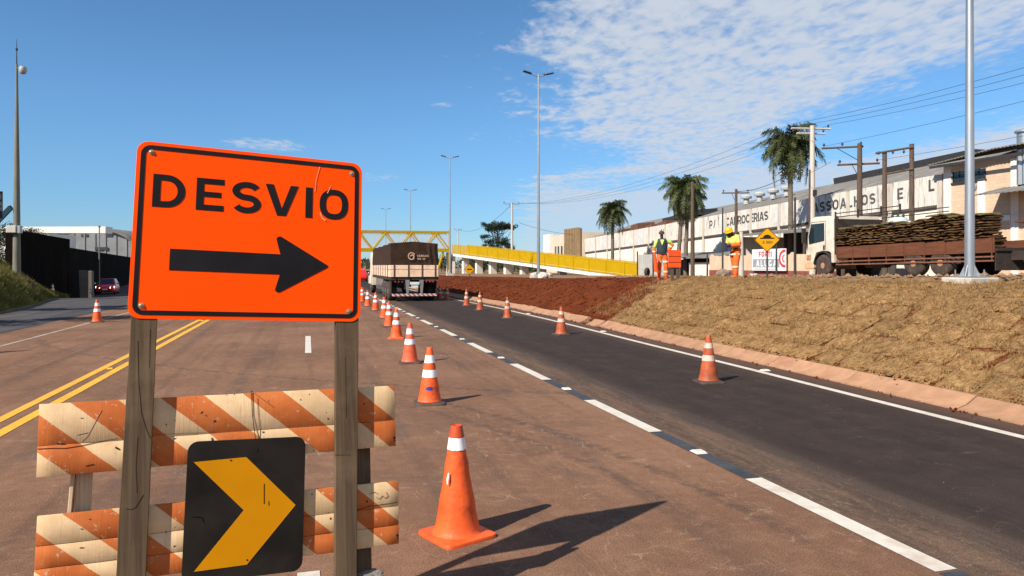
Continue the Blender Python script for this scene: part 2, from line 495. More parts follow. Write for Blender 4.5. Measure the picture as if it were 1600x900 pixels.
# dark curved skid marks: thin arcs about far centres
for (cu, cv, rad, wd_, am, v0, v1) in ((-9.0, 4.0, 12.2, .10, .55, 5.0, 9.5), (-9.0, 4.0, 11.75, .09, .45, 5.5, 9.0), (14.0, 30.0, 22.5, .12, .45, 8.0, 19.0), (-16.0, 16.0, 9.2, .16, .40, 8.0, 22.0), (-16.0, 16.0, 10.7, .16, .35, 8.0, 22.0), (-14.0, 10.0, 8.6, .14, .35, 4.0, 16.0)):
    dsn = g.n('ShaderNodeVectorMath', operation='DISTANCE'); g.l(P, dsn.inputs[0]); dsn.inputs[1].default_value = (cu, cv, 0)
    band = g.ramp(g.m('ABSOLUTE', g.m('SUBTRACT', dsn.outputs['Value'], rad)), wd_*.3, wd_, 1, 0)
    lim = g.m('MULTIPLY', g.ramp(V, v0-1.5, v0), g.ramp(V, v1, v1+1.5, 1, 0))
    brown = g.mix(g.m('MULTIPLY', g.m('MULTIPLY', g.m('MULTIPLY', band, lim), g.ramp(fine_m, 0.36, 0.60)), am), brown, (0.058, 0.042, 0.036))
rubber = g.noise(P, 0.8, 4, 0.5, stretch=(1.1, 0.5, 1), dist=1.4, off=(9, 3, 0))
brown = g.mix(g.m('MULTIPLY', g.ramp(rubber, 0.62, 0.70), 0.28), brown, (0.07, 0.055, 0.048))
dark = g.mix(g.ramp(g.m('ADD', g.m('MULTIPLY', streak, 0.45), g.m('MULTIPLY', mid_, 0.55)), 0.3, 0.7), (0.029, 0.0205, 0.0180), (0.046, 0.0325, 0.0285))
dark = g.mix(g.m('MULTIPLY', g.ramp(mid_, 0.52, 0.8), 0.35), dark, (0.060, 0.036, 0.026))
dust_edge = g.m('ADD', U, g.m('ADD', g.m('MULTIPLY', g.m('SUBTRACT', streak, 0.5), 0.9), g.m('MULTIPLY', g.m('SUBTRACT', mid_, 0.5), 0.35)))
f_dark = g.ramp(dust_edge, 4.12, 4.75)
seam = g.m('MULTIPLY', g.ramp(g.m('ABSOLUTE', g.m('SUBTRACT', dust_edge, 4.42)), 0.05, 0.22, 1, 0), 0.35)
shoulder = g.mix(g.ramp(streak2, 0.35, 0.65), (0.128, 0.080, 0.055), (0.068, 0.046, 0.036))
shoulder = g.mix(g.m('MULTIPLY', g.ramp(g.noise(P, 18, 5, 0.75), 0.52, 0.66), 0.55), shoulder, (0.20, 0.135, 0.095))
shoulder = g.mix(g.m('MULTIPLY', g.ramp(g.noise(P, 11, 5, 0.75, off=(5, 5, 0)), 0.54, 0.66), 0.6), shoulder, (0.040, 0.030, 0.025))
base = g.mix(g.ramp(U, 3.72, 3.80), brown, shoulder)
base = g.mix(f_dark, base, dark)
base = g.mix(seam, base, (0.055, 0.046, 0.042))
right_dust = g.ramp(g.m('ADD', g.m('SUBTRACT', U, g.m('MULTIPLY', V, 0.0)), g.m('MULTIPLY', g.m('SUBTRACT', streak2, 0.5), 1.2)), 7.0, 8.1)
base = g.mix(g.m('MULTIPLY', right_dust, 0.45), base, (0.16, 0.085, 0.055))
# pale scratches, crossing at random
for k, (sx, sy, of) in enumerate(((9, 2.2, 0), (3.0, 11, 5), (6, 4.0, 11), (5, 5.5, 17), (12, 1.6, 23))):
    scr = g.noise(P, 1.0, 2, 0.4, stretch=(sx*0.5, sy*0.5, 1), dist=1.0, off=(of, of*2, 0))
    scr = g.m('MULTIPLY', g.ramp(g.m('ABSOLUTE', g.m('SUBTRACT', scr, 0.5)), 0.0, 0.008, 1, 0), g.ramp(g.noise(P, 1.3, 3, 0.5, off=(of, 7, 0)), 0.52, 0.62))
    base = g.mix(g.m('MULTIPLY', scr, g.ramp(U, 3.6, 4.6, 0.42, 0.10)), base, (0.34, 0.24, 0.17))
spk = g.ramp(grit, 0.36, 0.64, 0.66, 1.30)
hs = g.n('ShaderNodeHueSaturation'); g.l(spk, hs.inputs['Value']); g.l(base, hs.inputs['Color'])
sp2 = g.ramp(grit2, 0.66, 0.74)
g.l(g.mix(g.m('MULTIPLY', sp2, 0.35), hs.outputs[0], (0.34, 0.27, 0.22)), bs.inputs['Base Color'])
bs.inputs['Roughness'].default_value = 0.88
bs.inputs['Specular IOR Level'].default_value = 0.08
g.l(g.bump(grit, 0.35, 0.006), bs.inputs['Normal'])

def grid_sheet(name, us, vs, zf, m, kind='structure', parent=None, smooth=True):
    """us: function v -> list of u positions"""
    verts, faces = [], []
    n = len(us(vs[0]))
    for v in vs:
        for u in us(v): verts.append((u, v, zf(u, v)))
    for i in range(len(vs)-1):
        for k in range(n-1):
            faces.append((i*n+k, i*n+k+1, (i+1)*n+k+1, (i+1)*n+k))
    me = bpy.data.meshes.new(name); me.from_pydata(verts, [], faces); me.materials.append(m)
    if smooth: me.polygons.foreach_set('use_smooth', [True]*len(me.polygons))
    o = bpy.data.objects.new(name, me); col.objects.link(o)
    if parent is not None: o.parent = parent
    else: o.rotation_euler = (0, 0, TH)
    if kind: o['kind'] = kind
    return o
m_soil = mat('red_soil', (0.074, 0.0150, 0.0038), 0.95, scale=1.6, c2=(0.130, 0.031, 0.0080), bump=0.8, bscale=14, dirt=(0.042, 0.009, 0.003), dscale=3.0, damt=0.35, spec=0.1)
m_earth = mat('dry_earth', (0.16, 0.09, 0.05), 0.95, scale=0.8, c2=(0.26, 0.16, 0.09), bump=0.6, bscale=10, dirt=(0.17, 0.12, 0.05), dscale=1.2, damt=0.4, spec=0.1)
gus = [-900, -300, -120, -80, -60, -45] + [-36 + 1.5*i for i in range(20)] + [-6.5, 0, 60, 300, 900]
ground = grid_sheet('ground', lambda v: gus, [-250, -60, 0, 20, 30] + [40 + 2*i for i in range(16)] + [76, 90, 120, 200, 400, 800, 1500], lambda u, v: -0.05 + dip(u, v), m_earth)
road = grid_sheet('road', lambda v: [-8.6, -3.6, 0, 3.7, ur(v)+0.60], [-12 + 4*i for i in range(24)] + [100, 150, 220, 320], lambda u, v: 0.0, m_road)
m_side, nt, bs = node_mat('grey_asphalt'); g = NG(nt)
P = g.n('ShaderNodeTexCoord').outputs['Object']
st = g.noise(P, 1.0, 6, 0.6, stretch=(2.4, 0.08, 1)); gr = g.noise(P, 70, 3, 0.7)
c = g.mix(g.ramp(st, 0.3, 0.7), (0.046, 0.043, 0.046), (0.080, 0.073, 0.074))
c = g.mix(g.m('MULTIPLY', g.ramp(g.noise(P, 0.5, 6, 0.6), 0.5, 0.75), 0.5), c, (0.14, 0.10, 0.08))
g.l(c, bs.inputs['Base Color']); bs.inputs['Roughness'].default_value = 0.85
bs.inputs['Specular IOR Level'].default_value = 0.12
g.l(g.bump(gr, 0.3, 0.006), bs.inputs['Normal'])
def left_toe(v): return interp([(-20, -10.5), (20, -11.0), (33.5, -11.7), (50, -14.2), (60, -15.9), (70, -17.7), (110, -23), (200, -40)], v)
side_road = grid_sheet('side_road', lambda v: [left_toe(v)-0.5, lerp(left_toe(v), -8, .25), lerp(left_toe(v), -8, .5), lerp(left_toe(v), -8, .7), lerp(left_toe(v), -8, .85), lerp(left_toe(v), -8, .93), -8.0 + 0.10*nz(v*.5, 2)], [-12 + 1.5*i for i in range(50)] + [64 + 4*i for i in range(22)], lambda u, v: 0.004 + dip(u, v), m_side)

# ---- painted markings, each stroke of paint a piece of the road
m_white = mat('white_road_paint', (0.48, 0.43, 0.36), 0.7, scale=9, c2=(0.58, 0.54, 0.47), dirt=(0.36, 0.22, 0.145), dscale=3.0, damt=0.30, bump=0.15, bscale=80)
m_yellow = mat('yellow_road_paint', (0.58, 0.29, 0.018), 0.7, scale=6, c2=(0.70, 0.37, 0.030), dirt=(0.35, 0.20, 0.07), dscale=2.5, damt=0.25, bump=0.15, bscale=80)
m_black = mat('black_road_paint', (0.020, 0.022, 0.028), 0.6, scale=5, c2=(0.05, 0.05, 0.055), dirt=(0.10, 0.07, 0.055), dscale=3, damt=0.2)
m_old = mat('worn_white_paint', (0.24, 0.17, 0.13), 0.8, scale=4, c2=(0.42, 0.34, 0.28))
def paint(name, u0, u1, v0, v1, m, z=0.005, skew=0.0, seg=None):
    mb = MB(off=((u0+u1)/2, (v0+v1)/2, 0)); n = seg or max(1, int((v1-v0)/1.0))
    vs = []
    for i in range(n+1):
        v = lerp(v0, v1, i/n); j = 0.006*nz(v*3, u0*7)
        vs += [(u0+j, v-skew, z), (u1+j, v+skew, z)]
    mb.add(vs, [(2*i, 2*i+1, 2*i+3, 2*i+2) for i in range(n)])
    return mb.build(name, m, road, loc=mb.off)
for k in range(-2, 26):
    v0 = 3.60 + 3.86*k
    paint('white_dash', 3.625, 3.785, v0, v0+2.0, m_white, seg=2)
    paint('black_dash', 3.63, 3.78, v0+2.02, v0+3.84, m_black, seg=2)
    sm = MB(off=(3.705, v0+2.93, 0))
    sm.hexa([(3.645, v0+2.85, .004), (3.765, v0+2.85, .004), (3.765, v0+3.0, .004), (3.645, v0+3.0, .004),
             (3.66, v0+2.885, .024), (3.75, v0+2.885, .024), (3.75, v0+2.965, .024), (3.66, v0+2.965, .024)])
    sm.build('road_stud', m_white, road, loc=sm.off)
for k in range(-1, 8):
    v0 = 16.1 + 15.4*k
    paint('lane_dash', -0.06, 0.07, v0, v0+3.9, m_white)
paint('yellow_line', -3.60, -3.47, -12, 130, m_yellow)
paint('yellow_line', -3.32, -3.18, -12, 130, m_yellow)
for v in (14.6, 26.5, 38.5):
    sm = MB(off=(-3.395, v, 0)); sm.hexa([(-3.445, v-.05, .002), (-3.345, v-.05, .002), (-3.345, v+.05, .002), (-3.445, v+.05, .002), (-3.435, v-.03, .02), (-3.355, v-.03, .02), (-3.355, v+.03, .02), (-3.435, v+.03, .02)])
    sm.build('road_stud', m_yellow, road, loc=sm.off)
paint('worn_line', -6.80, -6.70, -12, 75, m_old)
el = MB(); vs = []; n = 130
for i in range(n+1):
    v = -12 + i*1.1; u = ur(v); vs += [(u-.065, v, .005), (u+.075, v, .005)]
el.add(vs, [(2*i, 2*i+1, 2*i+3, 2*i+2) for i in range(n)]); el.build('edge_line', m_white, road)
for v in (11.3, 19.2, 27.0):
    u = ur(v)-0.0
    sm = MB(off=(u, v, 0)); sm.hexa([(u+.10, v-.07, .002), (u+.24, v-.07, .002), (u+.24, v+.07, .002), (u+.10, v+.07, .002), (u+.115, v-.035, .024), (u+.225, v-.035, .024), (u+.225, v+.035, .024), (u+.115, v+.035, .024)])
    sm.build('road_stud', m_white, road, loc=sm.off)

# ---- embankment, plateau behind it
def bank_z(u, v):
    z = zP(u, v); s = (u-toe(v))/3.2
    w = sstep(0, .12, s)*(1-sstep(1.1, 1.5, s))
    rough_ = 0.10 if v > 21+2.6*clamp01(s) else 0.05
    return z - 0.03 + w*(rough_*nz(u*.9, v*.9) + 0.05*nz(u*3.1, v*3.1, 4) + 0.02*nz(u*8, v*8, 9))
vs_b = [-14 + 0.5*i for i in range(40)] + [6 + 0.17*i for i in range(260)] + [50.3 + .8*i for i in range(110)]
def us_b(v):
    t = toe(v)
    return [t-0.06 + 0.17*i for i in range(22)] + [t + 3.9, t + 4.6, t + 5.4]
bank = grid_sheet('embankment', us_b, vs_b, bank_z, m_soil)
plateau = grid_sheet('plateau_ground', lambda v: [toe(v)+5.4, toe(v)+9, toe(v)+14, toe(v)+22, 40, 60, 120, 260], vs_b[::6] + [137.5, 170, 240, 380],
                     lambda u, v: bank_z(u, v) + 0.06*nz(u*.5, v*.5, 2)*(1 if u > toe(v)+6 else 0), m_earth)
# sides of the raised ground far off are hidden by slopes running out
# ---- concrete gutter along the toe, cast in lengths
m_gut = mat('dusty_concrete', (0.285, 0.150, 0.078), 0.9, scale=4, c2=(0.385, 0.212, 0.122), bump=0.4, bscale=25, dirt=(0.24, 0.10, 0.055), dscale=2.5, damt=0.35, rnd=0.08)
gut = empty('gutter', (0, 0, 0), TH); gut['kind'] = 'structure'
v = -8.0
while v < 92:
    L_ = random.uniform(1.5, 2.4) if not 18.5 < v < 24 else random.uniform(0.7, 1.3)
    if 18.5 < v < 24 and random.random() < 0.25: v += 0.35; continue
    j = random.uniform(-.025, .025) * (2.4 if 18 < v < 25 else 1); tz = random.uniform(-.012, .02)
    mb = MB(off=(ur(v)+.7, v+L_/2, 0)); rows = []
    for i in range(4):
        vv = v + L_*i/3 - (0.02 if i == 3 else 0); b = ur(vv)+0.56+j; e = 0.03*nz(vv*4, 1)
        rows.append([(b, vv, -.02), (b, vv, .015+tz*.3), (b+.16+e*.4, vv, .060+tz), (b+.33+e, vv, .165+tz), (b+.41+e, vv, .155+tz), (b+.41+e, vv, 0.0)])
    pts = [p for r_ in rows for p in r_]
    fs = [(i*6+k, (i)*6+k+1, (i+1)*6+k+1, (i+1)*6+k) for i in range(3) for k in range(5)] + [tuple(range(5, -1, -1)), tuple(18+k for k in range(6))]
    mb.add(pts, fs); mb.build('gutter_block', m_gut, gut, smooth=35, loc=mb.off)
    v += L_

# ---- sod mats laid on the bank, one object each
m_sod, nt, bs = node_mat('dry_sod'); g = NG(nt)
tcn = g.n('ShaderNodeTexCoord'); oi = g.n('ShaderNodeObjectInfo')
sc = g.n('ShaderNodeVectorMath', operation='SCALE'); cb = g.n('ShaderNodeCombineXYZ')
for i in range(3): g.l(oi.outputs['Random'], cb.inputs[i])
g.l(cb.outputs[0], sc.inputs[0]); sc.inputs['Scale'].default_value = 50
ad = g.n('ShaderNodeVectorMath', operation='ADD'); g.l(tcn.outputs['Object'], ad.inputs[0]); g.l(sc.outputs[0], ad.inputs[1])
P = ad.outputs[0]
c = g.mix(g.ramp(g.m('ADD', g.m('MULTIPLY', g.noise(P, 6, 6, 0.7), 0.4), g.m('MULTIPLY', g.noise(P, 26, 5, 0.75, stretch=(1, .35, 1)), 0.6)), 0.36, 0.64), (0.150, 0.080, 0.032), (0.360, 0.215, 0.095))
c = g.mix(g.m('MULTIPLY', g.ramp(g.noise(P, 2.3, 4, 0.6, off=(3, 0, 0)), 0.55, 0.75), 0.35), c, (0.16, 0.115, 0.035))
c = g.mix(g.m('MULTIPLY', g.ramp(g.noise(P, 3.1, 4, 0.6, off=(8, 1, 0)), 0.58, 0.72), 0.55), c, (0.135, 0.045, 0.018))
hv = g.n('ShaderNodeHueSaturation'); g.l(g.ramp(oi.outputs['Random'], 0, 1, 0.86, 1.14, False), hv.inputs['Value']); g.l(c, hv.inputs['Color'])
g.l(hv.outputs[0], bs.inputs['Base Color']); bs.inputs['Roughness'].default_value = 0.95; bs.inputs['Specular IOR Level'].default_value = 0.1
g.l(g.bump(g.noise(P, 45, 5, 0.7), 0.9, 0.02), bs.inputs['Normal'])
m_blade = mat('dry_blades', (0.19, 0.11, 0.042), 0.9, scale=9, c2=(0.44, 0.275, 0.12), spec=0.1, dirt=(0.18, 0.13, 0.04), dscale=4, damt=0.2, rnd=0.12, transl=0.25)
SW, SH = 0.655, 0.59
def sod_mesh(seed):
    rr = random.Random(seed); verts, faces, mi = [], [], []
    n = 11
    for i in range(n+1):
        for k in range(n+1):
            x = (k/n-.5)*SW; y = (i/n-.5)*SH
            e = min(k, n-k, i, n-i)
            if e == 0: x += 0.022*nz(y*9, seed) ; y += 0.022*nz(x*9, seed+5)
            z = 0.028*nz(x*3, y*3, seed) + 0.020*nz(x*9, y*9, seed) + 0.020*nz(x*24, y*24, seed)
            z += 0.035 if e > 0 else -0.035
            if e == 1: z -= 0.008
            verts.append((x, y, z))
    for i in range(n):
        for k in range(n):
            faces.append((i*(n+1)+k, i*(n+1)+k+1, (i+1)*(n+1)+k+1, (i+1)*(n+1)+k)); mi.append(0)
    for b in range(620):
        x = rr.uniform(-.5, .5)*SW*1.03; y = rr.uniform(-.5, .5)*SH*1.03
        z = 0.03 + 0.028*nz(x*3, y*3, seed) + 0.020*nz(x*9, y*9, seed) + 0.010
        a = rr.gauss(-math.pi/2, 1.1); ln = rr.uniform(.03, .12); w = rr.uniform(.002, .005); h = rr.uniform(-.012, .028)
        dx, dy = math.cos(a), math.sin(a); i0 = len(verts)
        verts += [(x-dy*w, y+dx*w, z-.01), (x+dy*w, y-dx*w, z-.01), (x+dx*ln, y+dy*ln, z+h)]
        faces.append((i0, i0+1, i0+2)); mi.append(1)
    me = bpy.data.meshes.new('sod_mat'); me.from_pydata(verts, [], faces)
    me.materials.append(m_sod); me.materials.append(m_blade); me.polygons.foreach_set('material_index', mi)
    me.polygons.foreach_set('use_smooth', [m_ == 0 for m_ in mi])
    return me
sods = [sod_mesh(s) for s in range(1, 9)]
rs = random.Random(5); nsod = 0
for c_ in range(-2, 40):
    jv = rs.uniform(-.03, .03)
    for r_ in range(9):
        v = 2.6 + 0.70*c_ + (0.30 if r_ % 2 else 0) + jv
        s_len = (r_+.5)*0.625 + .02
        u = toe(v) + s_len*(0.915 if s_len < 3.5 else 1.0) + 0.02 - (0 if s_len < 3.5 else 0.30)
        sfrac = clamp01((u-toe(v))/3.2)
        if v > 20.6 + 3.1*sfrac + rs.uniform(-.25, .25): continue
        if r_ >= 7 and v < 4: continue
        if v < 3.5: continue
        e = .2
        pz = zP(u, v)
        tv = Vector((0, 2*e, zP(u, v+e)-zP(u, v-e))).normalized()
        tu = Vector((2*e, 0, zP(u+e, v)-zP(u-e, v))).normalized()
        nn = tu.cross(tv).normalized(); tv = nn.cross(tu)
        # mat x axis runs along the road, its y axis up the slope
        M = Matrix((-tv, tu, nn)).transposed().to_4x4()
        o = bpy.data.objects.new('sod_mat', rs.choice(sods)); col.objects.link(o); o.parent = bank
        o.matrix_local = Matrix.Translation(Vector((u+rs.uniform(-.02, .02), v+rs.uniform(-.02, .02), pz+rs.uniform(-.02, .03)))) @ M @ \
            Matrix.Rotation(rs.gauss(0, .045), 4, 'Z') @ Matrix.Rotation(rs.gauss(0, .03), 4, 'X') @ Matrix.Rotation(rs.gauss(0, .03), 4, 'Y')
        nsod += 1
# ---- clods and crumbs of soil on the bank, along the gutter and at the road edge
def scatter_clods(name, n, pos, m, smin, smax, seed=3, label=None, cat=None):
    rr = random.Random(seed); vs, fs = [], []
    for _ in range(n):
        u, v, z = pos(rr); s = smin*(smax/smin)**(rr.random()**2.2); i0 = len(vs)
        q = [Vector((rr.uniform(.6, 1.1)*dx, rr.uniform(.6, 1.1)*dy, rr.uniform(.5, .9)*dz)) for dx, dy, dz in ((1,0,0),(0,1,0),(-1,0,0),(0,-1,0),(0,0,1),(0,0,-.6))]
        a = rr.uniform(0, 6.3); Rm = Matrix.Rotation(a, 3, 'Z')
        vs += [Vector((u, v, z+.2*s)) + (Rm @ p)*s for p in q]
        fs += [(i0+a_, i0+b_, i0+c_) for a_, b_, c_ in ((0,1,4),(1,2,4),(2,3,4),(3,0,4),(1,0,5),(2,1,5),(3,2,5),(0,3,5))]
    me = bpy.data.meshes.new(name); me.from_pydata(vs, [], fs); me.materials.append(m)
    o = bpy.data.objects.new(name, me); col.objects.link(o); o.rotation_euler = (0, 0, TH)
    return tag(o, label, cat, kind='stuff')
def p_slope(rr):
    v = rr.uniform(19.5, 60); s = rr.random(); u = toe(v)+3.3*s
    return u, v, bank_z(u, v)
scatter_clods('soil_clods', 5200, p_slope, m_soil, .015, .10, 3, 'loose red soil clods on the bare slope', 'soil')
def p_gut(rr):
    v = rr.uniform(3, 45); u = ur(v)+rr.choice((rr.gauss(.55, .08), rr.gauss(1.0, .08)))
    return u, v, (.01 if u < ur(v)+.7 else .19)
scatter_clods('soil_crumbs', 2200, p_gut, m_soil, .006, .04, 4, 'red soil crumbs along the concrete gutter', 'soil')
m_grit = mat('pale_grit', (0.15, 0.10, 0.07), 0.9, scale=40, c2=(0.26, 0.19, 0.14))
def p_road(rr):
    v = 2 + 26*rr.random()**1.6; u = rr.uniform(-6, 8.2)
    return u, v, 0.0
scatter_clods('road_grit', 1300, p_road, m_grit, .002, .007, 5, 'small grit scattered over the asphalt', 'grit')
def p_plat(rr):
    v = rr.uniform(8, 40); u = toe(v)+rr.uniform(4.6, 12)
    return u, v, bank_z(u, v)
scatter_clods('earth_clods', 1500, p_plat, m_earth, .03, .16, 6, 'lumps of dry earth behind the bank crest', 'soil')
# stiff dry tufts standing on the crest
def tufts(name, n, pos, m, hmin, hmax, seed, label, cat, lean=0.5, w=.006):
    rr = random.Random(seed); vs, fs = [], []
    for _ in range(n):
        u, v, z = pos(rr)
        for b in range(rr.randint(4, 8)):
            a = rr.uniform(0, 6.3); h = rr.uniform(hmin, hmax); l_ = h*rr.uniform(.1, lean); i0 = len(vs)
            dx, dy = math.cos(a), math.sin(a); bx, by = u+rr.gauss(0, .04), v+rr.gauss(0, .04); ww = w*rr.uniform(.7, 1.5)
            vs += [(bx-dy*ww, by+dx*ww, z-.02), (bx+dy*ww, by-dx*ww, z-.02), (bx+dx*l_*.5, by+dy*l_*.5, z+h*.62), (bx+dx*l_, by+dy*l_, z+h)]
            fs += [(i0, i0+1, i0+2), (i0+1, i0+3, i0+2)] if False else [(i0, i0+1, i0+2), (i0+2, i0+1, i0+3)]
    me = bpy.data.meshes.new(name); me.from_pydata(vs, [], fs); me.materials.append(m)
    o = bpy.data.objects.new(name, me); col.objects.link(o); o.rotation_euler = (0, 0, TH)
    return tag(o, label, cat, kind='stuff')
def p_crest(rr):
    v = rr.uniform(7, 24); u = toe(v)+rr.uniform(.3, 5.0)
    return u, v, zP(u, v)+.03
tufts('dry_tufts', 2600, p_crest, m_blade, .03, .11, 8, 'short dry grass tufts sticking out of the sod', 'dry grass', 1.2, .005)

# ---- left: grass slope up to the retaining wall
m_grassland = mat('grassy_soil', (0.080, 0.070, 0.024), 0.95, scale=2.2, c2=(0.17, 0.135, 0.05), bump=0.8, bscale=16, dirt=(0.17, 0.12, 0.055), dscale=0.9, damt=0.35, spec=0.1)
def lz(u, v):
    t = left_toe(v); s = (t-u)/interp([(30, 4.8), (41, 4.3), (47, 2.7)], v)
    top = interp([(-20, 4.2), (20, 4.0), (34, 3.7), (40, 3.3), (44, 2.9), (47, 1.6), (50.5, 0.45), (56, 0.06), (70, .03)], v)
    k = clamp01(s)**0.80 if s > 0 else 0
    return 0.01 + dip(u, v) + top*k + (0.22*nz(u*.6, v*.6) + .10*nz(u*2, v*2))*sstep(.05, .4, s)*(1 if v < 52 else .3)
slope_left = grid_sheet('grass_slope', lambda v: [left_toe(v)+0.25-0.30*i for i in range(19)] + [left_toe(v)-6.2, left_toe(v)-9, left_toe(v)-16],
                        [-14 + .6*i for i in range(120)], lz, m_grassland)
m_grass = mat('grass_blades', (0.075, 0.090, 0.020), 0.85, scale=0.8, c2=(0.19, 0.18, 0.055), dirt=(0.42, 0.32, 0.14), dscale=0.5, damt=0.45, spec=0.15, transl=0.5)
def p_left(rr):
    v = rr.uniform(22, 52); u = left_toe(v) - rr.uniform(-.1, 4.5)*(1 if v < 46 else .5)
    return u, v, lz(u, v)
tufts('grass', 11000, p_left, m_grass, .08, .30, 9, 'uneven green and straw-coloured grass on the left slope', 'grass', .8, .014)

# ================================================================== DETOUR SIGN, BARRICADE, CHEVRON
m_orange = mat('fluorescent_orange_sheeting', (1.0, 0.070, 0.001), 0.6, var=0.03, scale=1.5, spec=0.05, dirt=(0.90, 0.062, 0.002), dscale=2.0, damt=0.05)
m_signblack = mat('sign_black', (0.010, 0.009, 0.010), 0.6, var=0.3, scale=4, spec=.12)
m_alu = mat('dull_aluminium', (0.45, 0.45, 0.46), 0.45, var=0.1, scale=6, metal=0.7)
m_bolt = mat('brass_bolt', (0.36, 0.27, 0.16), 0.4, var=0.2, scale=30, metal=0.6)
def wood_mat(name, c, c2, crack=(0.05, 0.035, 0.025), along=2, gscale=1.0, blue=False):
    m, nt, bs = node_mat(name); g = NG(nt)
    P = g.n('ShaderNodeTexCoord').outputs['Object']
    st = [34, 34, 34]; st[along] = 0.8
    st2 = [60, 60, 60]; st2[along] = 2.0
    n1 = g.noise(P, 1.0*gscale, 6, 0.65, stretch=tuple(st), dist=0.4)
    n2 = g.noise(P, 1.0*gscale, 4, 0.6, stretch=tuple(st2))
    n3 = g.noise(P, 3.0, 5, 0.6)
    c_ = g.mix(g.ramp(n1, 0.3, 0.7), c, c2)
    c_ = g.mix(g.m('MULTIPLY', g.ramp(n2, 0.52, 0.66), 0.5), c_, crack)
    c_ = g.mix(g.m('MULTIPLY', g.ramp(n3, 0.5, 0.7), 0.4), c_, tuple(x*1.5 for x in c2))
    if blue:
        n4 = g.noise(P, 14, 3, 0.6, off=(3, 3, 3))
        c_ = g.mix(g.m('MULTIPLY', g.ramp(n4, 0.70, 0.74), 0.6), c_, (0.03, 0.07, 0.13))
    g.l(c_, bs.inputs['Base Color']); bs.inputs['Roughness'].default_value = 0.85; bs.inputs['Specular IOR Level'].default_value = 0.2
    h = g.m('ADD', g.m('MULTIPLY', n1, 0.15), n2)
    g.l(g.bump(h, 0.35, 0.003), bs.inputs['Normal'])
    return m
m_post = wood_mat('weathered_post_wood', (0.068, 0.043, 0.024), (0.122, 0.082, 0.048), blue=True)
m_pale = wood_mat('pale_raw_wood', (0.48, 0.34, 0.20), (0.60, 0.45, 0.28))
SIGN_O, SIGN_ROT = Vector((-1.1218, 3.3169, 0)), (R(-8), 0, R(25.5))
def plane_thing(name, label, cat, group=None):
    o = empty(name, SIGN_O); o.rotation_euler = SIGN_ROT
    return tag(o, label, cat, group)
ds = plane_thing('detour_sign', 'big orange DESVIO detour sign with black arrow on two wooden posts', 'road sign')
RL = R(-2.7); cR, sR = math.cos(RL), math.sin(RL)
def sgn(x, y, z): return (-0.003 + x*cR - z*sR, y, 2.0065 + x*sR + z*cR)
SWd, SHt = 1.045, 0.822
mb = MB(); mb.prism(rrect(SWd, SHt, .052, 7), 0.0, 0.003, sgn)
mb.build('panel', m_orange, ds, smooth=30, bevel=0.0008)
mb = MB(); ring(mb, rrect(SWd-.034, SHt-.034, .044, 7), rrect(SWd-.076, SHt-.076, .026, 7), -0.0018, -0.0002, sgn)
mb.build('border', m_signblack, ds)
for ch, xx, wd in (('D', -.449, .138), ('E', -.264, .122), ('S', -.106, .134), ('V', .046, .158), ('I', .239, .0345), ('O', .308, .144)):
    polys, w0 = glyph(ch, .186)
    mb = MB(); kx = wd/w0
    for p in polys: mb.prism([(xx+q[0]*kx, .1045+q[1]*.155) for q in p], -0.0018, -0.0002, sgn)
    mb.build('letter', m_signblack, ds)
zc0 = -.137
m_scr = mat('pale_scuff', (0.95, 0.22, 0.08), .7, var=.1)
for pts, w_ in (([(.305, .372), (.288, .30), (.284, .24)], .004), ([(.345, .238), (.362, .275), (.352, .262)], .006), ([(.312, .135), (.322, .108), (.340, .096)], .008)):
    mb = MB()
    for q in thick(pts, w_): mb.prism(q, -.0026, -.0020, sgn)
    mb.build('scuff', m_scr, ds)
arrow = [(-.364, zc0-.050), (.125, zc0-.050), (.106, zc0-.118)] + arcp(.121, zc0-.124, .016, .014, 170, 300, 5) + \
        [(.352, zc0-.007), (.358, zc0), (.352, zc0+.007)] + arcp(.121, zc0+.124, .016, .014, 60, 190, 5) + [(.106, zc0+.118), (.125, zc0+.050), (-.364, zc0+.050)]
mb = MB(); mb.prism(arrow, -0.0018, -0.0002, sgn); mb.build('arrow', m_signblack, ds)
for bx, bz in ((-.462, .360), (.468, .352), (.462, -.360), (-.470, -.352)):
    mb = MB(); mb.lathe([(.013, 0), (.013, .002), (.009, .0025), (.0085, .006), (.004, .0085), (0, .009)], 12, sgn(bx, -.0005, bz), Matrix.Rotation(R(90), 3, 'X'))
    mb.build('bolt', m_bolt, ds, smooth=40)
def warped_post(x_top, z_top, x_bot, z_bot, w_top, w_bot, y0, t, m, parent, name, seed):
    mb = MB(); n = 16; P_ = []
    for i in range(n+1):
        k = i/n; z = lerp(z_bot, z_top, k); x = lerp(x_bot, x_top, k); w = lerp(w_bot, w_top, k)
        a = .004*nz(z*3, seed); b_ = .004*nz(z*3, seed+7)
        P_ += [(x-w/2+a, y0, z), (x+w/2+b_, y0+.001*nz(z*4, 3), z), (x+w/2+b_, y0+t, z), (x-w/2+a, y0+t, z)]
    fs = [(0, 3, 2, 1), (4*n, 4*n+1, 4*n+2, 4*n+3)]
    for i in range(n):
        for k in range(4):
            k2 = (k+1) % 4; fs.append((4*i+k, 4*i+k2, 4*i+4+k2, 4*i+4+k))
    mb.add(P_, fs)
    return mb.build(name, m, parent, bevel=.0025)
warped_post(-.446, 2.30, -.548, 0, .105, .118, .004, .036, m_post, ds, 'post', 2)
warped_post(.462, 2.26, .376, 0, .116, .104, .004, .036, m_post, ds, 'post', 9)
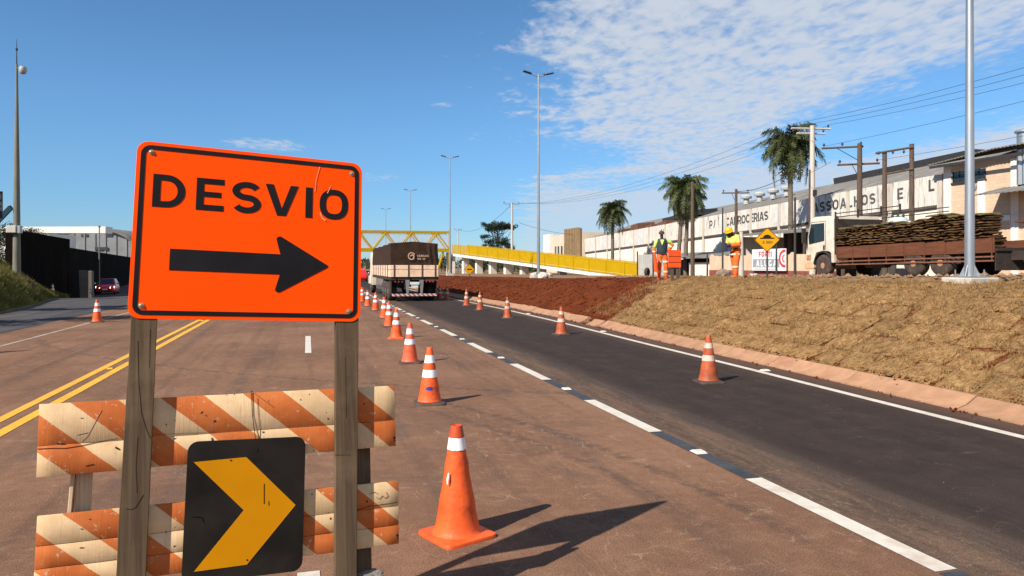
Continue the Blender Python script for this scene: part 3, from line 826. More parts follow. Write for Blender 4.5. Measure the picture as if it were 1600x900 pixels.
# cracks split along the left post: thin dark grooves are cut as inset slivers
m_crack = mat('dark_split', (0.02, 0.014, 0.010), 0.95, spec=0.05)
def splits(parent, lines, y, m=m_crack):
    for pts, w in lines:
        mb = MB(); n = len(pts)
        L_ = thick(pts, w*.6); mbp = [mb.prism(q, y-.0006, y+.0004) for q in L_]
        mb.build('split', m, parent)
splits(ds, [([(-.502, 1.52), (-.497, 1.33), (-.486, 1.20), (-.467, 1.13), (-.451, 1.09)], .0028), ([(-.50, 1.1), (-.507, .98), (-.503, .86)], .002),
            ([(-.545, .80), (-.525, .795), (-.508, .80), (-.49, .83), (-.478, .85)], .003), ([(-.452, 1.57), (-.455, 1.4)], .0018),
            ([(.352, .93), (.40, .926), (.43, .922)], .0022), ([(.42, 1.4), (.415, 1.1)], .0016)], .0035)

# barricade: two boards, each split into planks, nailed to posts behind
def stripe_mat(name, off):
    m, nt, bs = node_mat(name); g = NG(nt)
    P = g.n('ShaderNodeTexCoord').outputs['Object']
    s3 = g.n('ShaderNodeSeparateXYZ'); g.l(P, s3.inputs[0])
    wob = g.m('MULTIPLY', g.m('SUBTRACT', g.noise(P, 9, 3, 0.5), 0.5), 0.012)
    d = g.m('ADD', g.m('ADD', s3.outputs[0], g.m('MULTIPLY', s3.outputs[2], 1.17)), g.m('ADD', wob, off))
    fr = g.m('FRACT', g.m('DIVIDE', d, 0.350))
    st = g.m('MULTIPLY', g.ramp(fr, 0.0, 0.012), g.ramp(fr, 0.52, 0.532, 1, 0))
    gr = g.noise(P, 1.0, 5, 0.7, stretch=(110, 110, 5)); gr2 = g.noise(P, 1.0, 4, 0.65, stretch=(7, 30, 90)); bl = g.noise(P, 5, 6, 0.65)
    o_ = g.mix(g.ramp(bl, 0.3, 0.7), (0.40, 0.095, 0.018), (0.54, 0.150, 0.036))
    w_ = g.mix(g.ramp(bl, 0.3, 0.7), (0.54, 0.355, 0.185), (0.72, 0.50, 0.285))
    c = g.mix(st, w_, o_)
    worn = g.m('MULTIPLY', g.ramp(gr, 0.58, 0.68), g.ramp(bl, 0.38, 0.62))
    c = g.mix(g.m('MULTIPLY', worn, 0.75), c, (0.26, 0.18, 0.12))
    sc_ = g.m('MULTIPLY', g.ramp(g.noise(P, 26, 5, 0.75, off=(2, 0, 5)), 0.60, 0.66), 0.8)
    c = g.mix(sc_, c, (0.50, 0.36, 0.24))
    pit = g.ramp(g.noise(P, 30, 2, 0.5, off=(7, 0, 1)), 0.72, 0.75)
    c = g.mix(pit, c, (0.03, 0.02, 0.015))
    g.l(c, bs.inputs['Base Color']); bs.inputs['Roughness'].default_value = 0.75; bs.inputs['Specular IOR Level'].default_value = 0.25
    g.l(g.bump(g.m('ADD', gr, g.m('MULTIPLY', gr2, 0.25)), 0.4, 0.003), bs.inputs['Normal'])
    return m
m_str1 = stripe_mat('orange_white_stripes', -0.118); m_str2 = stripe_mat('orange_white_stripes_lower', -0.095)
bar = plane_thing('barricade', 'wooden barricade of two orange and white striped boards behind the detour sign', 'barricade')
def board(x0, z0, w, h, cuts, tilt, m, seed):
    fr = empty('board', (x0, .0, z0), parent=bar); fr.rotation_euler = (0, R(tilt), 0)
    rr = random.Random(seed); edges = [0]+cuts+[h]
    for i in range(len(edges)-1):
        a, b_ = edges[i], edges[i+1]; n = 26; pts = []
        for k in range(n+1):
            x = w*k/n
            lo = a + (.0010 if i > 0 else 0) + .0020*nz(x*6, seed+i); hi = b_ - (.0010 if i < len(edges)-2 else 0) + .0020*nz(x*6, seed+i+1)
            ex = (.006*nz(k, seed+3) if k in (0, n) else 0)
            yy = .046 + .0025*nz(x*2, seed, i)
            pts += [(x+ex, yy, lo), (x+ex, yy, hi), (x+ex, yy+.022, hi), (x+ex, yy+.022, lo)]
        mb = MB(); fs = [(0, 1, 2, 3), (4*n+3, 4*n+2, 4*n+1, 4*n)]
        for k in range(n):
            for q in range(4):
                q2 = (q+1) % 4; fs.append((4*k+q2, 4*k+q, 4*k+4+q, 4*k+4+q2))
        mb.add(pts, fs); mb.build('plank', m, fr, bevel=.0009, smooth=60)
    return fr
bd1 = board(-.881, .967, 1.553, .303, [.128], 1.05, m_str1, 4)
bd2 = board(-.884, .505, 1.553, .303, [.090, .182], 1.7, m_str2, 12)
def bsplits(fr, lines):
    for pts, w in lines:
        mb = MB()
        for q in thick(pts, w*.5): mb.prism(q, .0438, .0450)
        mb.build('split', m_crack, fr)
bsplits(bd1, [([(.0, .118), (.06, .116), (.10, .112), (.16, .118), (.22, .128), (.30, .137)], .0032), ([(.235, .262), (.21, .21), (.185, .155), (.165, .135)], .003),
              ([(.145, .163), (.185, .17)], .004), ([(.07, .133), (.10, .13)], .006), ([(.29, .10), (.305, .09)], .014), ([(.88, .28), (.885, .20), (.895, .13), (.89, .02)], .0025),
              ([(.40, .142), (.70, .135)], .0016), ([(.155, .235), (.165, .233)], .005), ([(.34, .247), (.35, .246)], .004), ([(.18, .03), (.21, .035)], .006)])
bsplits(bd2, [([(.16, .235), (.17, .233)], .006), ([(.16, .158), (.175, .157)], .006), ([(.19, .272), (.197, .27)], .005), ([(1.33, .182), (1.40, .196), (1.55, .20)], .004),
              ([(1.44, .235), (1.455, .225), (1.47, .24), (1.485, .225), (1.50, .235), (1.49, .255)], .003), ([(1.405, .255), (1.43, .262), (1.45, .25)], .003)])
warped_post(.515, 1.215, .485, 0, .075, .080, .072, .040, m_post, bar, 'rear_post', 21)
warped_post(-.700, 1.25, -.745, 0, .060, .060, .112, .035, m_pale, bar, 'rear_post', 25)
mb = MB(); mb.hexa([(-.800, .085, .35), (-.785, .085, .35), (-.785, .29, .35), (-.800, .29, .35), (-.742, .072, 1.22), (-.727, .072, 1.22), (-.727, .15, 1.22), (-.742, .15, 1.22)])
mb.build('brace', m_pale, bar, bevel=.002)
mb = MB(); mb.tube([(-.02, .0, 1.262), (-.022, .0435, 1.264), (-.018, .0440, 1.15), (-.008, .036, 1.05), (-.004, .021, 1.008), (-.004, .0165, .985)], .0016, 6)
wire_mb = mb

# chevron board hung on the barricade
m_chev_b = mat('matt_black_board', (0.012, 0.0095, 0.008), 0.75, var=0.4, scale=5, spec=.12, dirt=(0.024, 0.018, 0.014), dscale=4, damt=0.4)
m_chev_y = mat('amber_sheeting', (0.52, 0.205, 0.001), 0.6, var=0.07, scale=3, spec=.08, dirt=(0.36, 0.13, 0.004), dscale=5, damt=0.12)
cv = plane_thing('chevron_sign', 'black square board with one yellow chevron wired to the barricade', 'road sign')
RC = R(-2.9); cC, sC = math.cos(RC), math.sin(RC)
def chv(x, y, z): return (-.054 + x*cC - z*sC, y, .737 + x*sC + z*cC)
mb = MB(); mb.prism(rrect(.520, .615, .045, 6), .020, .026, chv); mb.build('panel', m_chev_b, cv, bevel=.001, smooth=30)
inv = lambda X, Z: ((X+.054)*cC + (Z-.737)*sC, -(X+.054)*sC + (Z-.737)*cC)
cp = [inv(*p) for p in ((-.275, .965), (-.051, .963), (.166, .718), (-.055, .484), (-.277, .491), (-.065, .726))]
mb = MB(); mb.prism(cp, .0183, .0197, chv); mb.build('chevron', m_chev_y, cv)
wire_mb.build('wire', m_crack, cv)
for bx, bz in ((.012, -.232), (-.075, .215)):
    mb = MB(); mb.lathe([(.004, 0), (.003, .002), (0, .003)], 8, chv(bx, .0182, bz), Matrix.Rotation(R(90), 3, 'X')); mb.build('bolt', m_crack, cv, smooth=40)
for pts, w in (([(.075, .10), (.078, .01)], .0035), ([(.098, .02), (.1, .0)], .003), ([(-.23, -.02), (-.19, -.025), (-.18, -.05)], .003)):
    mb = MB()
    for q in thick(pts, w): mb.prism(q, .0172, .0182, chv)
    mb.build('scratch', m_signblack, cv)
# grey weight bag at the foot, and its white board scrap
m_bag = mat('grey_sack_cloth', (0.16, 0.135, 0.115), 0.9, scale=8, c2=(0.27, 0.23, 0.20), bump=0.5, bscale=60)
bag = thing('sandbag', (0, 0, 0), 'grey sandbag slumped at the foot of the right sign post', 'sandbag')
bag.location = Vector((-.70, 3.62, 0)); bag.rotation_euler = (0, 0, R(25))
mb = MB(); prof = [(0.0, .0), (.13, .0), (.165, .05), (.16, .13), (.12, .20), (.08, .26), (.05, .30), (.06, .325), (.03, .34), (0, .335)]
mb.lathe(prof, 22)
for p in mb.v:
    p.x *= 1.0; k = 0.03*nz(p.x*12, p.y*12, p.z*9)
    if p.z > .02: p.x += k+.012*math.sin(math.atan2(p.y, p.x)*7)*(p.z < .4); p.y += k*.7
mb.build('sack', m_bag, bag, smooth=60)
mb = MB(); mb.tube([(.052*math.cos(a), .052*math.sin(a), .302) for a in [i*math.pi/6 for i in range(13)]], .006, 6, caps=False); mb.build('tie', m_crack, bag)

# ================================================================== TRAFFIC CONES
def cone_mat(name, c, c2, dirt, damt): return mat(name, c, 0.55, scale=7, c2=c2, dirt=dirt, dscale=6.5, damt=damt+.12, bump=0.2, bscale=25, spec=0.35, rnd=0.07)
m_cone = cone_mat('cone_orange', (0.66, 0.078, 0.013), (0.80, 0.115, 0.022), (0.34, 0.048, 0.013), 0.30)
m_cone_red = cone_mat('cone_red_orange', (0.64, 0.078, 0.030), (0.74, 0.115, 0.048), (0.38, 0.06, 0.028), 0.25)
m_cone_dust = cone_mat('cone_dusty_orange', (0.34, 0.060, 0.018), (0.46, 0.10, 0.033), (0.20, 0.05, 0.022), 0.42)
m_cone_dark = mat('cone_shaded_rubber', (0.05, 0.02, 0.015), 0.7, scale=6)
m_band = mat('reflective_white_band', (0.66, 0.66, 0.68), 0.45, scale=9, c2=(0.84, 0.84, 0.85), dirt=(0.45, 0.36, 0.29), dscale=6, damt=0.22)
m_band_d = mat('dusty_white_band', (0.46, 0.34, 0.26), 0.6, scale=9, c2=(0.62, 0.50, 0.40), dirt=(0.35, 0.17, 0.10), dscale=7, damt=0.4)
m_rub = mat('black_rubber_base', (0.035, 0.028, 0.024), 0.8, scale=8, c2=(0.08, 0.055, 0.042), dirt=(0.15, 0.10, 0.07), dscale=5, damt=0.35)
m_blue = mat('blue_print', (0.02, 0.03, 0.20), 0.6, var=0.3, scale=10)
m_collar = mat('cone_dark_collar', (0.42, 0.05, 0.015), 0.55, scale=9, c2=(0.55, 0.085, 0.025), dirt=(0.15, 0.03, 0.015), dscale=9, damt=0.35)
def cone_r(z): return lerp(.152, .036, (z-.04)/(.75-.04))
def cone(name_kind, label, kind):
    t = thing('traffic_cone', (0, 0, 0), label, 'traffic cone', 0, 0, 'traffic cones around the detour')
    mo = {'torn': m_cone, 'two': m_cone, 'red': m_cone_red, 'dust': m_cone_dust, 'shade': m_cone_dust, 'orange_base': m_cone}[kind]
    fl = kind in ('torn', 'orange_base')
    mb = MB(); q = rrect(.41, .41, .05, 4); n = len(q)
    lev = [(1.0, 0), (1.0, .016), (.985, .022), (.80, .032 if fl else .034)]
    vs = [(x*s_, y*s_, z + (.006*nz(x*6, y*6) if fl else 0)*(z > .001)) for s_, z in lev for x, y in q]
    fs = [tuple(reversed(range(n)))] + [(i*n+k, i*n+(k+1) % n, (i+1)*n+(k+1) % n, (i+1)*n+k) for i in range(3) for k in range(n)] + [tuple(3*n+k for k in range(n))]
    mb.add(vs, fs); mb.build('base', mo if fl else m_rub, t, smooth=40)
    mb = MB()
    prof = [(.176 if fl else .158, .030), (.163, .040), (.152, .060)]
    for i in range(1, 15):
        z = lerp(.06, .738, i/14); prof.append((cone_r(z) + (.0022 if i in (4, 9) else 0) + .0012*math.sin(i*2.3), z))
    prof += [(.034, .75), (.026, .75), (.026, .70)]
    mb.lathe(prof, 28)
    dent = .006 if kind == 'torn' else .003; sd_ = len(label)
    for p in mb.v:                           # knocks and dents
        w = sstep(.1, .4, p.z)*(1-sstep(.5, .75, p.z)); p.x += dent*w*nz(p.x*10, p.y*10, p.z*7+sd_) - (.004*sstep(.3, .75, p.z) if kind == 'torn' else 0); p.y += dent*w*nz(p.x*10, p.z*7, 3+sd_)
    mb.build('body', mo, t, smooth=35)
    def bnd(z0, z1, m, nm='reflective_band', ex=.0036, jag=0.0, dx=0.0):
        b_ = MB(); n = 28; vs = []
        for z, tp in ((z0, 0), (z1, 1)):
            for k in range(n):
                a = 2*math.pi*(k+.5)/n; zz = z + jag*nz(k*.7, z*9)
                r = cone_r(zz)+ex; vs.append((r*math.cos(a)+dx*sstep(.3, .75, zz), r*math.sin(a), zz))
        b_.add(vs, [(k, (k+1) % n, n+(k+1) % n, n+k) for k in range(n)])
        return b_.build(nm, m, t, smooth=60)
    if kind == 'torn':
        bnd(.592, .672, m_band, jag=.006, ex=.004, dx=-.004); bnd(.674, .752, m_collar, 'collar', .0035, .004, -.004)
        b_ = MB(); b_.tube([(-.108, -.045, .375), (-.103, -.043, .41), (-.094, -.04, .45)], [.004, .009, .004], 6); b_.build('torn_strip', m_band, t)
    elif kind in ('two', 'red', 'orange_base'):
        bnd(.545, .648, m_band); bnd(.355, .455, m_band)
    elif kind in ('dust', 'shade'):
        bnd(.545, .63, m_band_d, jag=.004); bnd(.345, .435, m_band_d, jag=.004)
    return t
def wpx(X, Y): d = 2125.0/(Y-415); return ((X-800)/1155*d, d)
c1 = cone('a', 'large worn orange cone nearest the camera with one torn white band', 'torn')
c1.location = (-.375, 5.05, 0); c1.rotation_euler = (0, 0, R(38))
c2 = cone('b', 'orange cone with blue emblem and two clean white bands on a black base', 'two')
x, y = wpx(671.5, 630); c2.location = (x, y, 0); c2.rotation_euler = (0, 0, R(8))
mb = MB(); zc = .215; n = 8
vs = []
for i in range(n+1):
    a = lerp(-2.05, -1.25, i/n); hh = .022*math.sqrt(max(0, 1-((i-n/2)/(n/2))**2))+.003
    for s_ in (-1, 1):
        z = zc+s_*hh; r = cone_r(z)+.0022; vs.append((r*math.cos(a), r*math.sin(a), z))
mb.add(vs, [(2*i, 2*i+2, 2*i+3, 2*i+1) for i in range(n)]); mb.build('emblem', m_blue, c2)
proto_two = cone('c', 'orange cone with two white bands standing nearest the rear of the grain truck row', 'two')
proto_red = cone('d', 'pinkish red cone with two white bands right behind the blue-emblem cone', 'red')
proto_ob = cone('e', 'orange cone on a wide orange base with two broad white bands', 'orange_base')
proto_du = cone('f', 'dusty orange cone nearest on the dark lane beside the sod bank', 'dust')
def put(proto, first, X, Y, rot, label):
    o = proto if first else copy_tree(proto)
    x, y = wpx(X, Y); o.location = (x, y, 0); o.rotation_euler = (0, 0, R(rot)); o['label'] = label; o.scale = (1, 1, 0.97 + 0.05*(rot % 7)/7)
    return o
put(proto_red, True, 640.5, 567, 12, 'pinkish red cone standing just beyond the cone with the blue emblem')
put(proto_ob, True, 619.5, 528.5, 5, 'cone on a wide orange base with dark lower body, third beyond the nearest worn cone')
put(proto_two, True, 608, 510.5, 20, 'two-banded orange cone just beyond the wide orange-based cone')
put(proto_two, False, 600.3, 497.5, 4, 'orange cone in line between the truck left wheels and the wide-based cone, dirty base')
put(proto_two, False, 587, 485.5, 30, 'orange cone beside the grain truck rear left corner')
put(proto_two, False, 574.7, 478.7, 15, 'small orange cone closest to the right edge of the detour sign')
put(proto_two, False, 566, 472, 45, 'farthest cone of the left row, half hidden by the detour sign edge')
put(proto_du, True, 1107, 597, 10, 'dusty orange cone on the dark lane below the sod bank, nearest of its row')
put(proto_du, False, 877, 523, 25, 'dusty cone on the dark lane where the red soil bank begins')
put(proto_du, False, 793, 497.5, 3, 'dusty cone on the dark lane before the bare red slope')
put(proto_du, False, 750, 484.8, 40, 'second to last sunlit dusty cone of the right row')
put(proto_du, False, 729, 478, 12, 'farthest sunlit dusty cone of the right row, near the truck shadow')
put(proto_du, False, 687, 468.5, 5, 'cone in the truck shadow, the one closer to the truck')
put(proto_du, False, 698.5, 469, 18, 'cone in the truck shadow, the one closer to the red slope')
put(proto_two, False, 152, 503.5, 22, 'orange cone standing alone on the left edge line')
put(proto_two, False, 82.5, 462, 14, 'small orange cone at the foot of the grass slope')
put(proto_two, False, -24, 552, 14, 'orange cone on the left lane just outside the frame casting a long shadow')

# ================================================================== VEHICLE HELPERS
m_tyre = mat('dusty_tyre', (0.028, 0.022, 0.018), 0.9, scale=6, c2=(0.065, 0.045, 0.035), dirt=(0.16, 0.085, 0.05), dscale=4, damt=0.3, bump=0.3, bscale=30)
m_rim = mat('rusty_orange_rim', (0.30, 0.14, 0.07), 0.7, scale=7, c2=(0.48, 0.25, 0.13), dirt=(0.10, 0.045, 0.03), dscale=6, damt=0.3)
m_rim_g = mat('grey_rim', (0.26, 0.25, 0.25), 0.5, scale=7, metal=0.5)
m_chassis = mat('black_chassis', (0.018, 0.015, 0.014), 0.8, scale=5, c2=(0.045, 0.03, 0.025))
m_glass = mat('dark_vehicle_glass', (0.012, 0.02, 0.024), 0.08, var=0.1, spec=0.6)
m_rail = mat('rusty_steel_rail', (0.12, 0.040, 0.022), 0.7, scale=8, c2=(0.22, 0.095, 0.055))
m_lamp_r = mat('red_lens', (0.16, 0.008, 0.007), 0.4, var=0.2)
m_plate = mat('plate_white', (0.62, 0.60, 0.58), 0.5)
def wheel(parent, x, y, z, r, w, side, m_r=None, name='wheel'):
    """axle along local x; side = -1 outer face towards -x"""
    Rm = Matrix.Rotation(R(90)*(1 if side > 0 else -1), 3, 'Y')
    mb = MB(); h = w/2
    mb.lathe([(r*.58, -h), (r*.80, -h*1.05), (r*.95, -h*.85), (r, -h*.45), (r, h*.45), (r*.95, h*.85), (r*.80, h*1.05), (r*.58, h)], 26, (0, 0, 0), Rm)
    t = mb.build(name, m_tyre, parent, smooth=50, loc=(x, y, z))
    mb = MB(); mb.lathe([(r*.585, h*.98), (r*.56, h*.98), (r*.50, h*.80), (r*.30, h*.72), (r*.26, h*1.0), (r*.18, h*1.04), (0, h*1.04)], 20, (0, 0, 0), Rm)
    mb.build('rim', m_r or m_rim, t, smooth=35)
    for k in range(6):
        a = k*math.pi/3; mb = MB(); c = Rm @ Vector((r*.40*math.cos(a), r*.40*math.sin(a), h*.36)); mb.lathe([(r*.05, -.01), (r*.05, .02), (0, .022)], 6, c, Rm)
        if k < 0: mb.build('nut', m_chassis, t)
    return t

# ================================================================== GRAIN TRUCK (seen from behind)
m_cream = mat('cream_truck_boards', (0.70, 0.46, 0.30), 0.6, scale=5, c2=(0.82, 0.58, 0.41), dirt=(0.33, 0.17, 0.10), dscale=3, damt=0.3)
m_tarp = mat('brown_tarpaulin', (0.030, 0.0165, 0.0105), 0.85, scale=2.5, spec=.1, c2=(0.050, 0.028, 0.018), dirt=(0.075, 0.045, 0.030), dscale=1.5, damt=0.3, bump=0.3, bscale=10)
m_tarpprint = mat('pale_tarp_print', (0.40, 0.24, 0.15), 0.8, scale=9, c2=(0.56, 0.38, 0.26))
m_cab_w = mat('white_cab_paint', (0.52, 0.45, 0.36), 0.45, scale=4, c2=(0.66, 0.59, 0.49), dirt=(0.44, 0.26, 0.14), dscale=1.8, damt=0.35)
gt = thing('grain_truck', W(5.29, 38.0), 'grain truck under a brown tarpaulin driving away on the right lane', 'truck', TH)
Wd, Ln = 2.46, 13.6
mb = MB(); nx, ny, nh = 14, 30, 7; h0, h1 = 1.80, 2.97
def tarp_pt(face, a, b_):
    if face == 'back': x, y, z = lerp(-Wd/2, Wd/2, a), 0, lerp(h0, h1, b_)
    elif face == 'left': x, y, z = -Wd/2, a*Ln*.80, lerp(h0, h1, b_)
    elif face == 'right': x, y, z = Wd/2, a*Ln*.80, lerp(h0, h1, b_)
    elif face == 'front': x, y, z = lerp(Wd/2, -Wd/2, a), Ln*.80, lerp(h0, h1, b_)
    else: x, y, z = lerp(-Wd/2, Wd/2, a), b_*Ln*.80, h1
    k = sstep(h0+.1, h1, z); x *= 1-.015*k
    z += .10*(1-abs(x)/(Wd/2)) if z > h1-.02 else 0
    z += -.05*sstep(0, .5, y/Ln)*k + .03*math.sin(y*2.2)*k
    f = 1-.5*(face == 'top')
    dx = .035*nz(x*1.5, y*1.3, z*1.2)*f; dy = .03*nz(x*2.4, y*1.2, z*1.4+5)*f
    if face == 'back' : dy += .035*sstep(.72, .8, a)*math.sin((a*26+b_*1.2)*2.2)*(1-abs(2*b_-1)**3); z += .02*math.sin(a*17)*(b_ < .1)
    return (x+dx, y+dy, z)
for face, na, nb in (('back', 40, 10), ('left', 30, 8), ('right', 30, 8), ('top', 14, 30), ('front', 8, 6)):
    i0 = [tarp_pt(face, i/na, k/nb) for k in range(nb+1) for i in range(na+1)]
    fs = [(k*(na+1)+i, k*(na+1)+i+1, (k+1)*(na+1)+i+1, (k+1)*(na+1)+i) for k in range(nb) for i in range(na)]
    mb.add(i0, fs)
mb.build('tarpaulin', m_tarp, gt, smooth=55)
# emblem and two lines of print on the tarp: ring with a curl, unreadable bars of lettering
pr = lambda x, y, z: (x, y-.075, z)
mb = MB()
for q in thick(arcp(-.17, 2.33, .16, .17, 20, 330, 24), .055): mb.prism(q, 0, .003, pr)
for q in thick(arcp(-.13, 2.30, .085, .08, -60, 170, 12), .06): mb.prism(q, 0, .003, pr)
mb.build('emblem', m_tarpprint, gt)
mb = MB()
put_text(lambda c: mb, 'CEREAIS', .12, 2.285, .105, .2, .12, 0, .003, pr, width=.60)
put_text(lambda c: mb, 'TRANSP', .12, 2.14, .085, .22, .12, 0, .003, pr, width=.42)
mb.build('lettering', m_tarpprint, gt)
for k, (za, zb) in enumerate(((1.255, 1.62), (1.64, 1.86))):
    for nm, a, b_ in (('tailgate_board', (-Wd/2, -.055, za), (Wd/2, -.015, zb)), ('side_board', (-Wd/2-.03, .0, za), (-Wd/2+.01, Ln*.80, zb)), ('side_board', (Wd/2-.01, .0, za), (Wd/2+.03, Ln*.80, zb))):
        mb = MB(); mb.span(a, b_); mb.build(nm, m_cream, gt, bevel=.01)
for x in (-1.05, -.32, .38, 1.06):
    mb = MB(); mb.span((x-.025, -.085, 1.23), (x+.025, -.057, 1.89)); mb.build('stanchion', m_chassis, gt)
for y in [1.0+1.25*i for i in range(8)]:
    for s_ in (-1, 1):
        mb = MB(); mb.span((s_*(Wd/2+.032), y-.03, 1.23), (s_*(Wd/2+.06), y+.03, 1.88)); mb.build('stanchion', m_chassis, gt)
mb = MB(); mb.span((-Wd/2, 0, 1.10), (Wd/2, Ln*.8, 1.25)); mb.span((-.5, .1, .62), (-.38, Ln*.95, 1.1)); mb.span((.38, .1, .62), (.5, Ln*.95, 1.1))
mb.build('chassis', m_chassis, gt)
m_stripe = mat('bumper_red_white', (0.5, 0.03, 0.02), 0.5); 
m_rw, nt, bs = node_mat('red_white_marking'); g = NG(nt); P = g.n('ShaderNodeTexCoord').outputs['Object']; s3 = g.n('ShaderNodeSeparateXYZ'); g.l(P, s3.inputs[0])
fr = g.m('FRACT', g.m('MULTIPLY', g.m('ADD', s3.outputs[0], s3.outputs[2]), 4.2)); g.l(g.mix(g.m('GREATER_THAN', fr, .5), (0.35, 0.06, 0.045), (0.52, 0.46, 0.42)), bs.inputs['Base Color']); bs.inputs['Roughness'].default_value = .6
mb = MB(); mb.span((-1.16, -.06, .27), (1.16, .0, .39)); mb.build('bumper_bar', m_rw, gt, bevel=.005)
for x in (-.36, .36):
    mb = MB(); mb.hexa([(x-.05, -.03, .4), (x+.05, -.03, .4), (x+.05, .06, .4), (x-.05, .06, .4), (x-.11, .0, 1.1), (x+.11, .0, 1.1), (x+.11, .12, 1.1), (x-.11, .12, 1.1)]); mb.build('bumper_strut', m_rim_g, gt)
mb = MB(); mb.span((-.24, -.05, .86), (.24, -.03, 1.0)); mb.build('name_plate', m_plate, gt)
mb = MB(); mb.span((-.18, -.052, .70), (.18, -.032, .82)); mb.build('number_plate', m_plate, gt)
for x in (-.98, -.80, -.62, .62, .80, .98):
    mb = MB(); mb.lathe([(.05, 0), (.05, .02), (.03, .035), (0, .036)], 12, (x, -.03, 1.0), Matrix.Rotation(R(90), 3, 'X')); mb.build('tail_lamp', m_lamp_r, gt, smooth=40)
for y in (1.3, 2.6, 3.9):
    for s_ in (-1, 1): wheel(gt, s_*1.02, y, .50, .50, .42, s_, m_rim_g)
for s_ in (-1, 1): wheel(gt, s_*1.05, Ln-1.0, .50, .50, .30, s_, m_rim_g)
mb = MB(); mb.span((-1.19, .25, .35), (-1.14, .95, 1.05)); mb.build('mud_flap', m_chassis, gt); mb = MB(); mb.span((1.14, .25, .35), (1.19, .95, 1.05)); mb.build('mud_flap', m_chassis, gt)
for y in (4.9, 5.6, 6.3, 7.0, 7.7, 8.4):
    mb = MB(); mb.span((-1.2, y, .45), (-1.16, y+.06, 1.1)); mb.build('guard_post', m_rim_g, gt)
mb = MB(); mb.hexa([(-1.22, Ln*.84, .55), (1.22, Ln*.84, .55), (1.22, Ln, .55), (-1.22, Ln, .55), (-1.2, Ln*.84, 2.75), (1.2, Ln*.84, 2.75), (1.18, Ln-.35, 2.7), (-1.18, Ln-.35, 2.7)]); mb.build('cab', m_cab_w, gt, bevel=.08, seg=2, smooth=40)
for s_ in (-1, 1):
    mb = MB(); mb.span((s_*1.24, Ln-.45, 1.6), (s_*1.50, Ln-.35, 2.25)); mb.build('mirror', m_chassis, gt, bevel=.02)
    mb = MB(); mb.span((s_*1.215, Ln*.86, .62), (s_*1.30, Ln*.98, 1.15)); mb.build('fender', m_cab_w, gt, bevel=.03)

# ================================================================== SOD TRUCK on the plateau
m_bedwood = mat('red_brown_bed_boards', (0.080, 0.024, 0.0095), 0.8, scale=2.0, c2=(0.145, 0.048, 0.019), stretch=(6, .6, 6), dirt=(0.10, 0.038, 0.022), dscale=1.2, damt=0.3, bump=0.25, bscale=20)
PITCH = -0.0165
def at_zc(u, v): return zP(u, v) + 0.0
st = thing('flatbed_truck', W(22.36, 19.0, at_zc(30, 19.0)-.02), 'white-cabbed flatbed truck with red-brown side boards parked above the bank', 'truck', TH, PITCH)
X0 = 0.0                                   # near side; the bed runs to +x
mb = MB(); mb.span((.06, .7, .86), (2.44, 8.55, .97)); mb.span((.75, .0, .55), (.9, 10.2, .86)); mb.span((1.6, .0, .55), (1.75, 10.2, .86)); mb.build('chassis', m_chassis, st)
for y0, y1 in ((.75, 4.62), (4.70, 8.5)):
    for side, x0 in ((0, .0), (1, 2.45)):
        mb = MB(); mb.span((x0, y0, .80), (x0+.05, y1, 1.30)); mb.build('side_board', m_bedwood, st, bevel=.008)
for z in (.64, .50):
    mb = MB(); mb.span((-.03, .75, z), (.0, 8.5, z+.055)); mb.build('side_rail', m_rail, st, bevel=.005)
    mb = MB(); mb.span((2.5, .1, z), (2.53, 8.5, z+.055)); mb.build('side_rail', m_rail, st)
for y in [.80+.95*i for i in range(9)]:
    mb = MB(); mb.span((-.022, y, .50), (-.004, y+.045, 1.30)); mb.build('stake', m_bedwood, st)
mb = MB(); mb.span((.0, 8.53, .97), (2.5, 8.60, 2.55)); mb.build('headboard', m_chassis, st)
for z in (2.62, 2.78):
    mb = MB(); mb.tube([(.05, 8.6, z), (.05, 4.9, z)], .022, 6); mb.tube([(2.45, 8.6, z), (2.45, 4.9, z)], .022, 6); mb.build('top_rail', m_chassis, st)
for y in (8.58, 7.2, 5.9, 4.9):
    mb = MB(); mb.span((.03, y-.03, 2.5), (.08, y+.03, 2.86)); mb.build('rail_post', m_chassis, st)
for y in (3.0, 4.25):
    wheel(st, .20, y, .50, .50, .36, -1); wheel(st, 2.30, y, .50, .50, .36, 1)
wheel(st, .17, 9.42, .505, .505, .30, -1); wheel(st, 2.33, 9.42, .505, .505, .30, 1)
# cab body from a side profile, hollow side window
prof = [(8.68, .62), (8.86, .62), (8.86, 1.05), (9.0, 1.13), (9.42, 1.17), (9.86, 1.10), (9.98, .85), (10.02, .42), (10.52, .42), (10.58, .75), (10.55, 1.35), (10.40, 2.10), (10.16, 2.66), (9.9, 2.74), (8.68, 2.70)]
mb = MB(); mb.prism([(y, z) for y, z in prof], 0.02, 2.48, lambda y, x, z: (x, y, z)); cab = mb.build('cab', m_cab_w, st, bevel=.035, seg=2, smooth=35)
wq = [(9.28, 1.62), (10.32, 1.50), (10.36, 1.86), (10.14, 2.42), (9.28, 2.42)]
for x0, x1 in ((.005, .018), (2.482, 2.495)):
    mb = MB(); mb.prism(wq, x0, x1, lambda y, x, z: (x, y, z)); mb.build('side_window', m_glass, st)
mb = MB(); mb.hexa([(.18, 10.555, 1.42), (2.32, 10.555, 1.42), (2.32, 10.50, 1.42), (.18, 10.50, 1.42), (.26, 10.235, 2.52), (2.24, 10.235, 2.52), (2.24, 10.2, 2.52), (.26, 10.2, 2.52)]); mb.build('windscreen', m_glass, st)
for pts, w_ in (([(9.20, .98+.24), (9.20, 2.50), (10.13, 2.50), (10.42, 1.9), (10.45, 1.22)], .014),):
    mb = MB()
    for q in thick(pts, w_): mb.prism(q, .008, .019, lambda y, x, z: (x, y, z))
    mb.build('door_seam', m_chassis, st)
